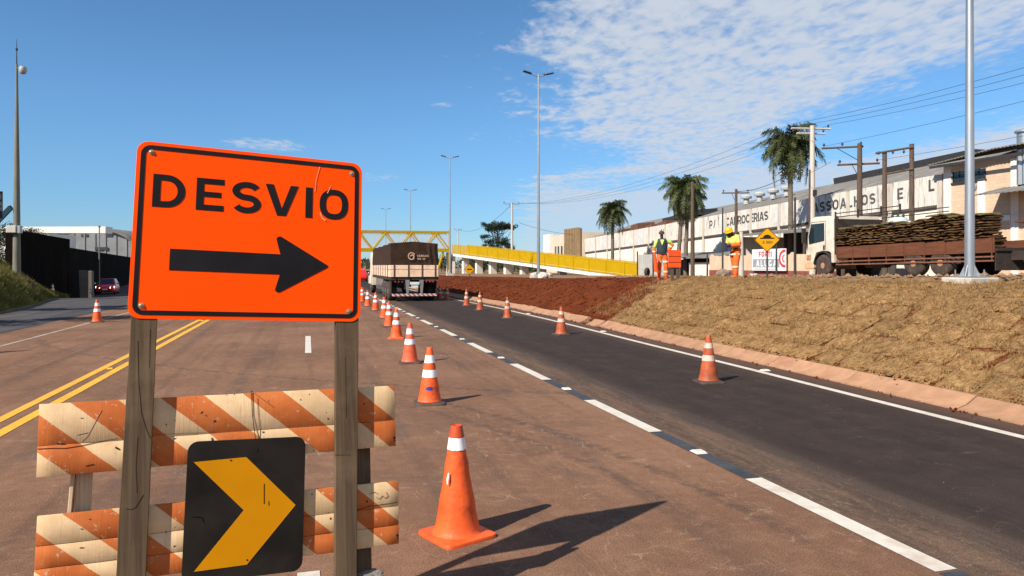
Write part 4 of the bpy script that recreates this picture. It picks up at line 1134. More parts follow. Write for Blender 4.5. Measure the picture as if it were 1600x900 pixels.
mb = MB(); mb.span((-.015, 9.26, 1.22), (.018, 9.34, 1.42)); mb.build('door_handle', m_chassis, st)
mb = MB(); mb.prism(arcp(9.42, .505, .62, .66, 0, 180, 16), .36, .40, lambda y, x, z: (x, y, z)); mb.build('wheel_well', m_chassis, st)
mb = MB()
for q in thick(arcp(9.42, .505, .585, .625, 8, 172, 16), .05): mb.prism(q, -.012, .30, lambda y, x, z: (x, y, z))
mb.build('wheel_arch', m_chassis, st)
m_bump = mat('dusty_orange_bumper', (0.55, 0.28, 0.13), 0.6, scale=5, c2=(0.66, 0.40, 0.22))
mb = MB(); mb.span((.0, 10.05, .36), (2.5, 10.66, .74)); mb.build('bumper', m_bump, st, bevel=.05, seg=2, smooth=40)
mb = MB(); mb.span((-.012, 10.20, .78), (.03, 10.5, 1.02)); mb.build('indicator', m_rim, st, bevel=.01)
mb = MB(); mb.span((-.30, 10.35, 1.55), (-.12, 10.47, 2.25)); mb.tube([(-.14, 10.4, 2.2), (.06, 10.36, 2.40)], .018, 6); mb.tube([(-.14, 10.4, 1.6), (.06, 10.42, 1.5)], .018, 6); mb.build('mirror', m_chassis, st, bevel=.01)
mb = MB(); mb.lathe([(0, 0), (.26, 0), (.26, 1.1), (0, 1.1)], 14, (.62, 6.2, .62), Matrix.Rotation(R(-90), 3, 'X')); mb.build('fuel_tank', m_chassis, st, smooth=40)
mb = MB(); mb.hexa([(.1, 2.2, .45), (.14, 2.2, .45), (.14, 2.35, .45), (.1, 2.35, .45), (.1, 2.2, .86), (.14, 2.2, .86), (.14, 2.35, .86), (.1, 2.35, .86)]); mb.build('mud_flap', m_chassis, st)
mb = MB(); mb.span((.08, .75, .2), (2.4, .80, .86)); mb.build('rear_valance', m_chassis, st)
# spare gear slung below: a bent drain tube
mb = MB(); mb.tube([(.4, 5.9, .78), (.35, 5.3, .66), (.4, 4.95, .52)], .05, 8); mb.build('hose', m_rim, st, smooth=60)
# sod slabs stacked in layers on the bed
m_slab = mat('brown_sod_slab', (0.052, 0.026, 0.011), 0.95, scale=7, c2=(0.125, 0.070, 0.030), bump=0.8, bscale=25, dirt=(0.036, 0.015, 0.007), dscale=4, damt=0.35, spec=0.1, rnd=0.35)
m_slab_top = mat('olive_sod_top', (0.075, 0.055, 0.022), 0.95, scale=9, c2=(0.135, 0.102, 0.042), bump=0.8, bscale=30, spec=0.1)
def slab_mesh(seed, top=False):
    nx, ny = 10, 8; L_, D_, T_ = .80, .75, .088; vs = []
    for side in (0, 1):
        for i in range(ny+1):
            for k in range(nx+1):
                x = lerp(.06, D_+.06, i/ny); y = lerp(-L_/2, L_/2, k/nx)
                e = min(i, ny-i, k, nx-k)
                z = (T_ if side else 0) + .034*nz(x*2.2, y*4.6, seed) + .022*nz(x*7, y*11, seed+side)
                if i == 1: z -= .02*side
                if i == 0: x += .11*nz(y*5, seed, side*2) - .04; z += -.05 if side else .0
                if k in (0, nx): y += .03*nz(x*3, seed, side); z += -.03 if side else .015
                vs.append((x, y, z))
    n1 = (nx+1)*(ny+1); fs = []
    for i in range(ny):
        for k in range(nx):
            a = i*(nx+1)+k
            fs.append((a, a+1, a+nx+2, a+nx+1)); fs.append((n1+a, n1+a+nx+1, n1+a+nx+2, n1+a+1))
    bd = [k for k in range(nx+1)] + [i*(nx+1)+nx for i in range(1, ny+1)] + [ny*(nx+1)+k for k in range(nx-1, -1, -1)] + [i*(nx+1) for i in range(ny-1, 0, -1)]
    for a, b_ in zip(bd, bd[1:]+bd[:1]): fs.append((b_, a, n1+a, n1+b_))
    me = bpy.data.meshes.new('sod_slab'); me.from_pydata(vs, [], fs); me.materials.append(m_slab_top if top else m_slab)
    me.polygons.foreach_set('use_smooth', [True]*len(me.polygons)); me.set_sharp_from_angle(angle=R(50))
    return me
slabs = [slab_mesh(40+i) for i in range(5)]; slab_tops = [slab_mesh(60+i, True) for i in range(3)]
rs = random.Random(11); Mst = Matrix.Translation(st.location) @ st.rotation_euler.to_matrix().to_4x4()
for s_ in range(9):
    y = 1.50 + .82*s_ + rs.uniform(-.03, .03)
    n = [13, 13, 14, 13, 12, 13, 12, 13, 12][s_]; sx_ = rs.uniform(-.05, .06)
    z = 1.0
    for l_ in range(n):
        me = rs.choice(slab_tops) if l_ == n-1 else rs.choice(slabs)
        o = bpy.data.objects.new('sod_slab', me); col.objects.link(o)
        o.matrix_world = Mst @ Matrix.Translation(((rs.uniform(-.07, .05) + sx_ - .05 if z > 1.3 else .10), y+rs.gauss(0, .022), z)) @ Matrix.Rotation(rs.gauss(0, .035), 4, 'Z') @ Matrix.Rotation(rs.gauss(0, .03), 4, 'X')
        tag(o, 'olive top sod slab of a stack on the flatbed truck' if l_ == n-1 else 'brown sod slab layered within the stacks on the flatbed truck', 'sod slab', 'top sod slabs on the truck stacks' if l_ == n-1 else 'sod slabs stacked on the flatbed truck')
        z += .094 + rs.uniform(-.012, .012)
# second vehicle closing up behind it: rear of another flatbed
t2 = thing('second_truck', W(22.6, 12.2, at_zc(30, 12.2)), 'dark red second truck partly in frame behind the flatbed at the right edge', 'truck', TH, PITCH)
mb = MB(); mb.span((.0, .0, .95), (2.45, 5.9, 1.05)); mb.span((.7, .2, .5), (.85, 6.0, .95)); mb.span((1.6, .2, .5), (1.75, 6.0, .95)); mb.build('chassis', m_chassis, t2)
m_maroon = mat('maroon_steel', (0.17, 0.022, 0.026), 0.6, scale=5, c2=(0.25, 0.045, 0.045), dirt=(0.2, 0.09, 0.06), dscale=3, damt=0.3)
m_dkw = mat('dark_brown_boards', (0.060, 0.034, 0.022), 0.8, scale=3, c2=(0.115, 0.066, 0.042))
for a, b_ in (((0, 5.86, 1.05), (2.45, 5.92, 1.62)), ((0, 0, 1.05), (.05, 5.86, 1.62)), ((2.4, 0, 1.05), (2.45, 5.86, 1.62))):
    mb = MB(); mb.span(a, b_); mb.build('bed_board', m_dkw, t2, bevel=.008)
mb = MB(); mb.span((-.03, 5.93, .72), (2.48, 6.0, .86)); mb.build('marker_strip', m_rw, t2)
mb = MB(); mb.span((-.02, 5.93, .36), (2.47, 6.02, .70)); mb.build('bumper', m_maroon, t2, bevel=.01)
for y in (1.2, 2.5): wheel(t2, .2, y, .5, .5, .36, -1); wheel(t2, 2.25, y, .5, .5, .36, 1)
mb = MB(); mb.hexa([(-.3, 4.2, 1.70), (2.3, 4.2, 1.70), (2.3, 6.9, 1.74), (-.1, 6.9, 1.74), (-.3, 4.2, 1.76), (2.3, 4.2, 1.76), (2.3, 6.9, 1.80), (-.1, 6.9, 1.80)]); mb.build('loading_plank', m_bedwood, t2)

# ================================================================== CARS
m_carred = mat('red_car_paint', (0.72, 0.024, 0.026), 0.25, var=0.1, scale=3, spec=0.6)
m_head = mat('headlamp_lens', (0.75, 0.74, 0.70), 0.15, spec=0.8)
m_headlit = bpy.data.materials.new('lit_headlamp'); m_headlit.use_nodes = True
_b = m_headlit.node_tree.nodes['Principled BSDF']; _b.inputs['Emission Color'].default_value = (1, .95, .82, 1); _b.inputs['Emission Strength'].default_value = 3.0; _b.inputs['Base Color'].default_value = (.8, .8, .78, 1)
def car(loc, rz, label, paint_m, lit=True):
    """front faces local -y"""
    t = thing('parked_car' if not lit else 'red_car', loc, label, 'car', rz)
    w = .80
    secs = [(-1.90, .36, .62, .62), (-1.80, .26, .74, .72), (-1.2, .20, .86, .78), (-.75, .20, .90, .80), (.2, .20, .92, .80), (1.3, .20, .94, .80), (1.75, .24, .92, .78), (1.85, .36, .80, .70)]
    mb = MB(); vs = []; 
    for y, z0, z1, hw in secs: vs += [(-hw, y, z0), (-hw*1.02, y, lerp(z0, z1, .55)), (-hw*.90, y, z1), (hw*.90, y, z1), (hw*1.02, y, lerp(z0, z1, .55)), (hw, y, z0)]
    n = 6; fs = [tuple(range(n)), tuple(reversed([(len(secs)-1)*n+k for k in range(n)]))]
    for i in range(len(secs)-1):
        for k in range(n): fs.append((i*n+k, (i+1)*n+k, (i+1)*n+(k+1) % n, i*n+(k+1) % n))
    mb.add(vs, fs); mb.build('body', paint_m, t, bevel=.04, seg=2, smooth=40)
    mb = MB(); mb.hexa([(-.70, -.95, .88), (.70, -.95, .88), (.72, 1.70, .92), (-.72, 1.70, .92), (-.54, -.18, 1.38), (.54, -.18, 1.38), (.55, 1.35, 1.36), (-.55, 1.35, 1.36)]); mb.build('roof', paint_m, t, bevel=.04, seg=2, smooth=40)
    mb = MB(); mb.hexa([(-.64, -.99, .92), (.64, -.99, .92), (.64, -.9, .92), (-.64, -.9, .92), (-.52, -.30, 1.345), (.52, -.30, 1.345), (.52, -.2, 1.345), (-.52, -.2, 1.345)]); mb.build('windscreen', m_glass, t)
    for s_ in (-1, 1):
        mb = MB(); mb.hexa([(s_*.725, -.72, .94), (s_*.725, 1.45, .97), (s_*.69, 1.45, .97), (s_*.69, -.72, .94), (s_*.575, -.12, 1.32), (s_*.58, 1.22, 1.31), (s_*.54, 1.22, 1.31), (s_*.54, -.12, 1.32)]); mb.build('side_window', m_glass, t)
        mb = MB(); mb.hexa([(s_*.72, -1.80, .58), (s_*.38, -1.93, .56), (s_*.38, -1.84, .56), (s_*.72, -1.72, .58), (s_*.73, -1.72, .72), (s_*.40, -1.87, .68), (s_*.40, -1.78, .68), (s_*.73, -1.64, .72)]); mb.build('headlight', m_headlit if lit else m_head, t)
        mb = MB(); mb.span((s_*.80, -.78, .90), (s_*.98, -.68, 1.02)); mb.build('mirror', m_head if s_ < 0 else paint_m, t, bevel=.02)
        for y in (-1.15, 1.15): wheel(t, s_*.70, y, .30, .30, .20, s_, m_rim_g)
    mb = MB(); mb.span((-.42, -1.925, .36), (.42, -1.88, .50)); mb.build('grille', m_chassis, t, bevel=.01)
    mb = MB(); mb.span((-.2, -1.94, .41), (.2, -1.927, .53)); mb.build('number_plate', m_plate, t)
    return t
x, y = (-.547*65.5, 65.5); car((x, y, dip(*UV(x, y))+.004), math.atan2(-x, y)+math.pi*0 - R(6) + 0.0, 'red hatchback with lit headlights coming towards the camera past the dark wall', m_carred)
x, y = (-18.0, 88.0); car((x, y, 0.0), R(190), 'red car far ahead between the detour sign and the grain truck', m_carred, False)

# ================================================================== LONG WAREHOUSE on the right
def wall_mat(name, c, c2, grime, streak=0.8, moss=0.5, vscale=1.0):
    """limewashed wall: grime running down in streaks"""
    m, nt, bs = node_mat(name); g = NG(nt)
    tcx = g.n('ShaderNodeTexCoord'); oi = g.n('ShaderNodeObjectInfo'); P0 = tcx.outputs['Object']
    cb = g.n('ShaderNodeCombineXYZ'); sc = g.n('ShaderNodeMath', operation='MULTIPLY'); g.l(oi.outputs['Random'], sc.inputs[0]); sc.inputs[1].default_value = 40
    g.l(sc.outputs[0], cb.inputs[0]); g.l(sc.outputs[0], cb.inputs[1])
    ad = g.n('ShaderNodeVectorMath', operation='ADD'); g.l(P0, ad.inputs[0]); g.l(cb.outputs[0], ad.inputs[1]); P = ad.outputs[0]
    b1 = g.noise(P, 0.8, 6, 0.65); s1 = g.noise(P, 1.0, 6, 0.7, stretch=(3, 3, .28)); s2 = g.noise(P, 1.0, 5, 0.7, stretch=(7, 7, .5), off=(3, 0, 0))
    c_ = g.mix(g.ramp(b1, 0.3, 0.7), c, c2)
    f = g.m('MULTIPLY', g.m('MULTIPLY', g.ramp(s1, 0.48, 0.68), g.ramp(b1, 0.40, 0.62)), streak)
    c_ = g.mix(f, c_, grime)
    c_ = g.mix(g.m('MULTIPLY', g.m('MULTIPLY', g.ramp(s2, 0.54, 0.7), moss), 1.0), c_, tuple(x*.6 for x in grime))
    g.l(c_, bs.inputs['Base Color']); bs.inputs['Roughness'].default_value = 0.9; bs.inputs['Specular IOR Level'].default_value = 0.15
    return m
m_par = wall_mat('stained_white_parapet', (0.50, 0.46, 0.41), (0.66, 0.61, 0.55), (0.11, 0.095, 0.08), 1.0, .8)
m_wall = wall_mat('cream_limewash', (0.68, 0.59, 0.49), (0.78, 0.69, 0.58), (0.42, 0.33, 0.25), .35, .2)
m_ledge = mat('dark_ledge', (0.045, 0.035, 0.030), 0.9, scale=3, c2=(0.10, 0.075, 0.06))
m_pil = wall_mat('grey_pilaster', (0.40, 0.35, 0.29), (0.52, 0.46, 0.39), (0.20, 0.16, 0.13), .8, .5)
m_roof = mat('weathered_fibre_cement', (0.115, 0.105, 0.095), 0.9, scale=1.2, c2=(0.22, 0.205, 0.19), dirt=(0.07, 0.06, 0.055), dscale=.8, damt=.4, stretch=(.5, 2, 1))
m_rust = mat('rust_sheet', (0.085, 0.034, 0.022), 0.9, scale=2, c2=(0.16, 0.07, 0.042))
m_letter = mat('faded_black_paint', (0.035, 0.034, 0.034), 0.9, scale=2.5, c2=(0.10, 0.098, 0.095))
m_galv = mat('galvanised_steel', (0.33, 0.345, 0.36), 0.42, scale=3, c2=(0.45, 0.465, 0.48), metal=0.75, stretch=(1, 1, .3))
m_conc = mat('pale_concrete', (0.40, 0.36, 0.31), 0.9, scale=3, c2=(0.52, 0.48, 0.42), dirt=(0.25, 0.20, 0.16), dscale=1.5, damt=.3, stretch=(1, 1, .3))
m_woodpole = mat('dark_pole_wood', (0.060, 0.038, 0.026), 0.9, scale=4, c2=(0.12, 0.082, 0.058), stretch=(4, 4, .4))
m_iron = mat('dark_iron', (0.03, 0.028, 0.028), 0.6, scale=5)
UWALL, VC, BAY = 38.6, 37.8, 4.15
def zt(v): return 7.62 - 0.0310*(v-VC)
wh = thing('warehouse', W(UWALL, VC, 0), 'long stained white warehouse with black painted lettering along its parapet', 'warehouse', TH)
def L(u, v, z): return (u-UWALL, v-VC, z)
NB = 15
for i in range(NB):
    v0, v1 = VC+.25+BAY*i, VC+BAY*(i+1)-.15
    def slab(name, u0, u1, za, zb, m, vv0=v0, vv1=v1, **k):
        mb = MB(off=((u0+u1)/2-UWALL, (vv0+vv1)/2-VC, zt((vv0+vv1)/2)+za))
        P8 = [(u0, vv0, zt(vv0)+za), (u1, vv0, zt(vv0)+za), (u1, vv1, zt(vv1)+za), (u0, vv1, zt(vv1)+za), (u0, vv0, zt(vv0)+zb), (u1, vv0, zt(vv0)+zb), (u1, vv1, zt(vv1)+zb), (u0, vv1, zt(vv1)+zb)]
        mb.hexa([L(*p) for p in P8])
        return mb.build(name, m, wh, loc=mb.off, **k)
    slab('parapet_panel', UWALL-.06, UWALL+.12, -1.92, 0, m_par)
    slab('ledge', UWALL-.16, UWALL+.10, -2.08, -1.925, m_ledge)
    slab('wall', UWALL, UWALL+.2, -7.2, -2.085, m_wall)
    slab('pilaster', UWALL-.10, UWALL+.25, -7.2, -.05, m_pil, v1+.002, v1+.398)
slab('pilaster', UWALL-.14, UWALL+.25, -7.2, -.05, m_pil, VC-.15, VC+.248)
# corrugated roof rising behind the parapet
mb = MB(); n = 330; vs = []
for i in range(n+1):
    v = VC + (NB*BAY)*i/n; z = zt(v); dz = .035*(i % 2)
    vs += [L(UWALL+.15, v, z-.05+dz), L(UWALL+3.8, v, z+1.05+dz), L(UWALL+7.6, v, z+2.25+dz), L(UWALL+15, v, z-.1+dz)]
mb.add(vs, [(i*4+k, i*4+k+1, i*4+k+5, i*4+k+4) for i in range(n) for k in range(3)]); mb.build('roof', m_roof, wh)
mb = MB(); mb.hexa([L(UWALL+7.1, 42, zt(42)+2.05), L(UWALL+8.2, 42, zt(42)+2.05), L(UWALL+8.2, 56.5, zt(56.5)+2.05), L(UWALL+7.1, 56.5, zt(56.5)+2.05),
                    L(UWALL+7.0, 42, zt(42)+2.65), L(UWALL+8.3, 42, zt(42)+2.65), L(UWALL+8.3, 56.5, zt(56.5)+2.65), L(UWALL+7.0, 56.5, zt(56.5)+2.65)]); mb.build('ridge_vent', m_iron, wh)
for (v, h_) in ((77, .55), (80.5, .40), (84.3, .85), (88.5, .5)):
    mb = MB(); mb.hexa([L(UWALL+.3, v-1.2, zt(v)-.2), L(UWALL+2.6, v-1.2, zt(v)-.2), L(UWALL+2.6, v+1.0, zt(v)-.2), L(UWALL+.3, v+1.0, zt(v)-.2),
        L(UWALL+.3, v-1.1, zt(v)+h_), L(UWALL+2.6, v-1.1, zt(v)+h_+.2), L(UWALL+2.6, v+.8, zt(v)+h_), L(UWALL+.3, v+.8, zt(v)+h_-.2)]); mb.build('roof_monitor', m_rust, wh)
mb = MB(); mb.hexa([L(UWALL+1.5, 71, zt(71)+.7), L(UWALL+4, 71, zt(71)+.7), L(UWALL+4, 79, zt(79)+.7), L(UWALL+1.5, 79, zt(79)+.7), L(UWALL+1.5, 71, zt(71)+1.25), L(UWALL+4, 71, zt(71)+1.45), L(UWALL+4, 79, zt(79)+1.0), L(UWALL+1.5, 79, zt(79)+1.0)]); mb.build('roof_monitor', m_iron, wh)
m_vent = mat('white_ventilator', (0.30, 0.30, 0.29), 0.6, scale=4, c2=(0.42, 0.42, 0.41))
for v, u in ((66.5, 43.2), (64.2, 43.2), (61.7, 43.0), (59.6, 43.0)):
    zb = zt(v)+1.65; mb = MB(); mb.lathe([(.28, -.3), (.28, .28), (.52, .30), (.56, .5), (.40, .66), (.15, .72), (0, .73)], 14, L(u, v, zb)); mb.build('roof_ventilator', m_vent, wh, smooth=40)
def wall_text(text, v_left, v_right, zoff, h, tstroke=.19):
    """lettering painted on the parapet, reading towards falling v"""
    def fn(x, y, z): v = v_left - x; return L(UWALL-.064+y, v, zt(v)+z)
    def mk(c): mb = MB(); mks.append(mb); return mb
    mks = []
    put_text(mk, text, 0, zoff, h, tstroke, .2, -.004, .0, fn, width=v_left-v_right)
    for mb in mks: mb.build('letter', m_letter, wh)
wall_text('P/', 65.75, 64.6, -1.25, .80)
wall_text('CARROCERIAS', 62.75, 56.0, -1.25, .80, .21)
wall_text('ASSOALHOS', 50.1, 43.4, -1.25, .78, .21)
wall_text('E', 41.4, 40.8, -1.2, .76, .21)
wall_text('L', 38.78, 38.25, -1.0, .76, .21)
wall_text('CO', 76.4, 75.2, -1.1, .6)
# faded ghosts of old posters in bays
m_ghost = mat('faded_grey_poster', (0.42, 0.41, 0.40), 0.9, scale=1.5, c2=(0.58, 0.57, 0.55))
for v0, v1 in ((52.0, 49.6), (55.4, 54.1), (82.6, 80.9), (94.0, 92.0)):
    mb = MB(); a, b_ = -1.55, -.45
    mb.hexa([L(UWALL-.066, v0, zt(v0)+a), L(UWALL-.061, v0, zt(v0)+a), L(UWALL-.061, v1, zt(v1)+a), L(UWALL-.066, v1, zt(v1)+a), L(UWALL-.066, v0, zt(v0)+b_), L(UWALL-.061, v0, zt(v0)+b_), L(UWALL-.061, v1, zt(v1)+b_), L(UWALL-.066, v1, zt(v1)+b_)]); mb.build('painted_patch', m_ghost, wh)

# brick building next to it, taller, oversailing sheet roof
m_blk, nt, bs = node_mat('cream_block_wall'); g = NG(nt)
tcx = g.n('ShaderNodeTexCoord'); mp = g.n('ShaderNodeMapping'); mp.inputs['Rotation'].default_value = (R(90), 0, R(90)); g.l(tcx.outputs['Object'], mp.inputs[0])
sx = g.n('ShaderNodeSeparateXYZ'); g.l(tcx.outputs['Object'], sx.inputs[0]); cx3 = g.n('ShaderNodeCombineXYZ'); g.l(sx.outputs[1], cx3.inputs[0]); g.l(sx.outputs[2], cx3.inputs[1])
br = g.n('ShaderNodeTexBrick'); g.l(cx3.outputs[0], br.inputs[0]); br.inputs['Scale'].default_value = 1.0; br.inputs['Brick Width'].default_value = .40; br.inputs['Row Height'].default_value = .20; br.inputs['Mortar Size'].default_value = .014
br.inputs['Color1'].default_value = (0.52, 0.365, 0.25, 1); br.inputs['Color2'].default_value = (0.58, 0.42, 0.295, 1); br.inputs['Mortar'].default_value = (0.44, 0.33, 0.24, 1)
c_ = g.mix(g.m('MULTIPLY', g.ramp(g.noise(tcx.outputs['Object'], .8, 6, .65, stretch=(1, 1, .4)), .5, .7), .4), br.outputs[0], (0.44, 0.32, 0.23))
g.l(c_, bs.inputs['Base Color']); bs.inputs['Roughness'].default_value = .9; bs.inputs['Specular IOR Level'].default_value = .15
m_white_w = mat('white_render', (0.62, 0.57, 0.50), 0.9, scale=1.5, c2=(0.72, 0.67, 0.60), dirt=(0.42, 0.36, 0.30), dscale=1, damt=.25)
bb = thing('brick_building', W(UWALL, 37.5, 0), 'cream block building with high window strip and corrugated sheet roof at the right edge', 'building', TH)
def B(u, v, z): return (u-UWALL, v-37.5, z)
mb = MB(); mb.span(B(UWALL-.10, 37.5, -.5), B(UWALL+12, 24.0, 8.05)); mb.build('wall', m_blk, bb)
for v0, v1, za, zb in ((37.5, 36.95, 0, 8.0), (35.05, 34.55, 4.6, 6.95), (32.9, 32.45, 0, 7.9)):
    mb = MB(); mb.span(B(UWALL-.19, v0, za), B(UWALL-.103, v1, zb)); mb.build('pilaster', m_white_w, bb)
mb = MB(); mb.span(B(UWALL-.17, 36.9, 4.4), B(UWALL-.103, 32.95, 4.72)); mb.build('band', m_white_w, bb)
wf = MB(); wf.span(B(UWALL-.13, 36.85, 6.98), B(UWALL-.103, 34.6, 7.58)); wfo = wf.build('window', m_glass, bb)
for k in range(6):
    mb = MB(); v = 36.85-.45*k; mb.span(B(UWALL-.17, v, 6.95), B(UWALL-.132, v-.05, 7.62)); mb.build('mullion', m_iron, wfo)
mb = MB(); mb.span(B(UWALL-.17, 36.9, 7.24), B(UWALL-.173, 34.55, 7.28)); mb.span(B(UWALL-.21, 36.95, 6.86), B(UWALL-.104, 34.5, 6.945)); mb.build('frame', m_iron, wfo)
mb = MB(); mb.lathe([(.26, 0), (.26, .06), (.16, .10), (0, .10)], 14, B(UWALL-.105, 35.4, 6.55), Matrix.Rotation(R(-90), 3, 'Y')); mb.build('exhaust_fan', m_galv, bb, smooth=40)
mb = MB(); n = 120; vs = []
for i in range(n+1):
    v = lerp(38.0, 24, i/n); dz = .05*(i % 2); zz = 8.16 + .32*sstep(38, 33.4, v)*1 if False else lerp(8.14, 8.50, clamp01((38-v)/4.6))
    vs += [B(UWALL-.95, v, zz+dz), B(UWALL+6, v, zz+1.3+dz), B(UWALL-.95, v, zz-.04+dz), B(UWALL+6, v, zz+1.26+dz)]
fs = []
for i in range(n): a = 4*i; fs += [(a, a+1, a+5, a+4), (a+2, a+6, a+7, a+3), (a, a+4, a+6, a+2)]
mb.add(vs, fs); mb.build('roof', m_roof, bb)
mb = MB(); mb.span(B(UWALL-.9, 37.9, 7.93), B(UWALL-.8, 24, 8.08)); mb.build('eave_beam', m_iron, bb)
mb = MB(); n = 34; vs = []
for i in range(n+1):
    v = lerp(32.4, 27.0, i/n); d = .07*(i % 2); vs += [B(UWALL-.35-d, v, 6.35), B(UWALL-.35-d, v, 8.30)]
mb.add(vs, [(2*i, 2*i+2, 2*i+3, 2*i+1) for i in range(n)]); mb.span(B(UWALL-.25, 32.4, 6.35), B(UWALL-.12, 27, 8.2)); mb.build('sheet_cladding', m_galv, bb)
mb = MB(); n = 40; vs = []
for i in range(n+1):
    v = lerp(33.5, 27.0, i/n); dz = .04*(i % 2); vs += [B(UWALL-2.1, v, 5.85+dz), B(UWALL-.12, v, 6.30+dz), B(UWALL-2.1, v, 5.79+dz), B(UWALL-.12, v, 6.24+dz)]
fs = []
for i in range(n): a = 4*i; fs += [(a, a+1, a+5, a+4), (a+2, a+6, a+7, a+3), (a, a+4, a+6, a+2)]
mb.add(vs, fs); mb.build('canopy', m_roof, bb)
mb = MB(); mb.lathe([(.42, -.3), (.42, .75), (.54, .77), (.54, .87), (.1, 1.0), (0, 1.0)], 16, B(UWALL+1.0, 33.0, 8.7)); mb.build('roof_vent', m_galv, bb, smooth=40)

# end building with brown fins, far end of the warehouse
eb = thing('fin_front_building', W(UWALL-.4, 100.2, 0), 'low cream building with brown vertical fins beyond the end of the warehouse', 'building', TH)
mb = MB(); mb.span((0, .0, -1), (10, 17, 6.7)); mb.build('wall', mat('cream_render', (0.50, 0.40, 0.30), .9, scale=.6, c2=(0.60, 0.50, 0.39), dirt=(.52, .25, .2), dscale=.3, damt=.25), eb)
m_fin = mat('brown_fins', (0.24, 0.155, 0.075), 0.8, scale=2, c2=(0.33, 0.22, 0.12))
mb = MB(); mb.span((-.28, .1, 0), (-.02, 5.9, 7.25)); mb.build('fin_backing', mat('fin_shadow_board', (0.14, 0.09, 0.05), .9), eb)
for k in range(9):
    mb = MB(); y = .15+.68*k; mb.span((-.75, y, 0), (-.282, y+.22, 7.35)); mb.build('fin', m_fin, eb)
mb = MB(); mb.span((-.6, 13.2, 3.6), (-.02, 16.6, 6.9)); mb.build('sign_box', m_white_w, eb)
for y in (7.2, 8.6, 10.2, 11.6):
    mb = MB(); mb.span((-.05, y, 3.2), (-.01, y+.7, 4.9)); mb.build('window', m_glass, eb)

# lean-to sheds in front of the wall
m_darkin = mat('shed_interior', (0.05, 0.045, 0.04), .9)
def shed(u0, u1, v0, v1, z0, z1, label, open_front=True):
    t = thing('shed', W((u0+u1)/2, (v0+v1)/2, 0), label, 'shed', TH); o_ = ((u0+u1)/2, (v0+v1)/2, 0)
    mb = MB(off=o_); mb.hexa([(u0-.5, v0-.3, z0), (u1, v0-.3, z1), (u1, v1+.3, z1), (u0-.5, v1+.3, z0), (u0-.5, v0-.3, z0+.12), (u1, v0-.3, z1+.12), (u1, v1+.3, z1+.12), (u0-.5, v1+.3, z0+.12)]); mb.build('roof', m_roof, t)
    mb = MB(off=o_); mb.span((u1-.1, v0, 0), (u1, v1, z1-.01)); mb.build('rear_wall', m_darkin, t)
    mb = MB(off=o_); mb.span((u0, v1-.15, 0), (u1-.12, v1, z0-.01)); mb.build('side_wall', m_wall, t)
    k = 3
    for i in range(k+1):
        v = lerp(v0+.1, v1-.3, i/k); mb = MB(off=o_); mb.span((u0, v, 0), (u0+.15, v+.15, z0-.01)); mb.build('post', m_woodpole, t)
    return t
s1 = shed(32.2, 36.3, 53.2, 66.5, 2.45, 3.0, 'lean-to shed with grey sheet roof behind the helmeted worker')
mb = MB(off=(34.25, 59.85, 0)); mb.span((32.25, 54, 0), (32.4, 58.5, 2.1)); mb.build('low_front', m_wall, s1)
s2 = shed(31.6, 35.5, 38.2, 49.5, 4.02, 4.5, 'open dark shed behind the flatbed truck cab')
# yard wall of cream render on a red base, jagged along its top
yw = thing('yard_wall', W(29.9, 44.5, 0), 'cream yard wall with jagged top and dark red base in front of the open shed', 'wall', TH)
m_redbase = mat('red_base_paint', (0.16, 0.045, 0.032), 0.9, scale=2, c2=(0.23, 0.075, 0.055))
mb = MB(); n = 60; vs = []
for i in range(n+1):
    y = lerp(-7.5, 6.5, i/n); top = 2.55 + .10*nz(y*2.3, 1) + .08*nz(y*7, 2) + (.13 if i % 7 == 3 else 0)
    vs += [(0, y, 1.5), (0, y, top), (.16, y, top), (.16, y, 1.5)]
fs = [(4*i+k, 4*i+4+k, 4*i+4+(k+1) % 4, 4*i+(k+1) % 4) for i in range(n) for k in range(4)] + [(0, 1, 2, 3), (4*n+3, 4*n+2, 4*n+1, 4*n)]
mb.add(vs, fs); mb.build('render', wall_mat('peach_yard_render', (0.50, 0.36, 0.25), (0.60, 0.45, 0.32), (0.30, 0.16, 0.10), .6, .4), yw)
mb = MB(); mb.span((-.03, -7.5, .3), (.19, 6.5, 1.497)); mb.build('base', m_redbase, yw)
# letting board on the wall
m_board = mat('board_white', (0.62, 0.61, 0.60), .6, var=.06, scale=2); m_bgrey = mat('board_grey', (0.25, 0.26, 0.28), .6, var=.08); m_bred = mat('board_red', (0.52, 0.035, 0.05), .6, var=.08)
lb = thing('letting_board', W(29.70, 43.2, 0), 'white letting board with grey band reading ALUGA and a red ring', 'billboard', TH)
def lbf(x, y, z): return (-.05+y, 1.75-x, 1.50+z)
mb = MB(); mb.prism([(0, 0), (3.75, 0), (3.75, 1.45), (0, 1.45)], 0, .05, lbf); mb.build('panel', m_board, lb)
mb = MB(); mb.prism([(.12, .22), (3.1, .22), (3.1, .78), (.12, .78)], -.004, -.001, lbf); mb.build('band', m_bgrey, lb)
mk_l = []
def mk(c): mk_l.append(MB()); return mk_l[-1]
put_text(mk, 'ALUGA', .50, .27, .44, .22, .14, -.009, -.005, lbf, width=2.30); [m_.build('letter', m_board, lb) for m_ in mk_l]
mk_l = []; put_text(mk, 'FORTI', .80, .93, .36, .24, .12, -.006, -.001, lbf, width=1.45); [m_.build('letter', m_bred, lb) for m_ in mk_l]
mb = MB(); mb.prism([(1.28, 1.31), (1.36, 1.31), (1.46, 1.40), (1.38, 1.40)], -.006, -.001, lbf); mb.build('accent', m_bred, lb)
mb = MB()
for q in thick(arcp(3.62, .80, .50, .50, 78, 282, 24), .17): mb.prism(q, -.010, -.0055, lbf)
mb.build('ring', m_bred, lb)
mb = MB()
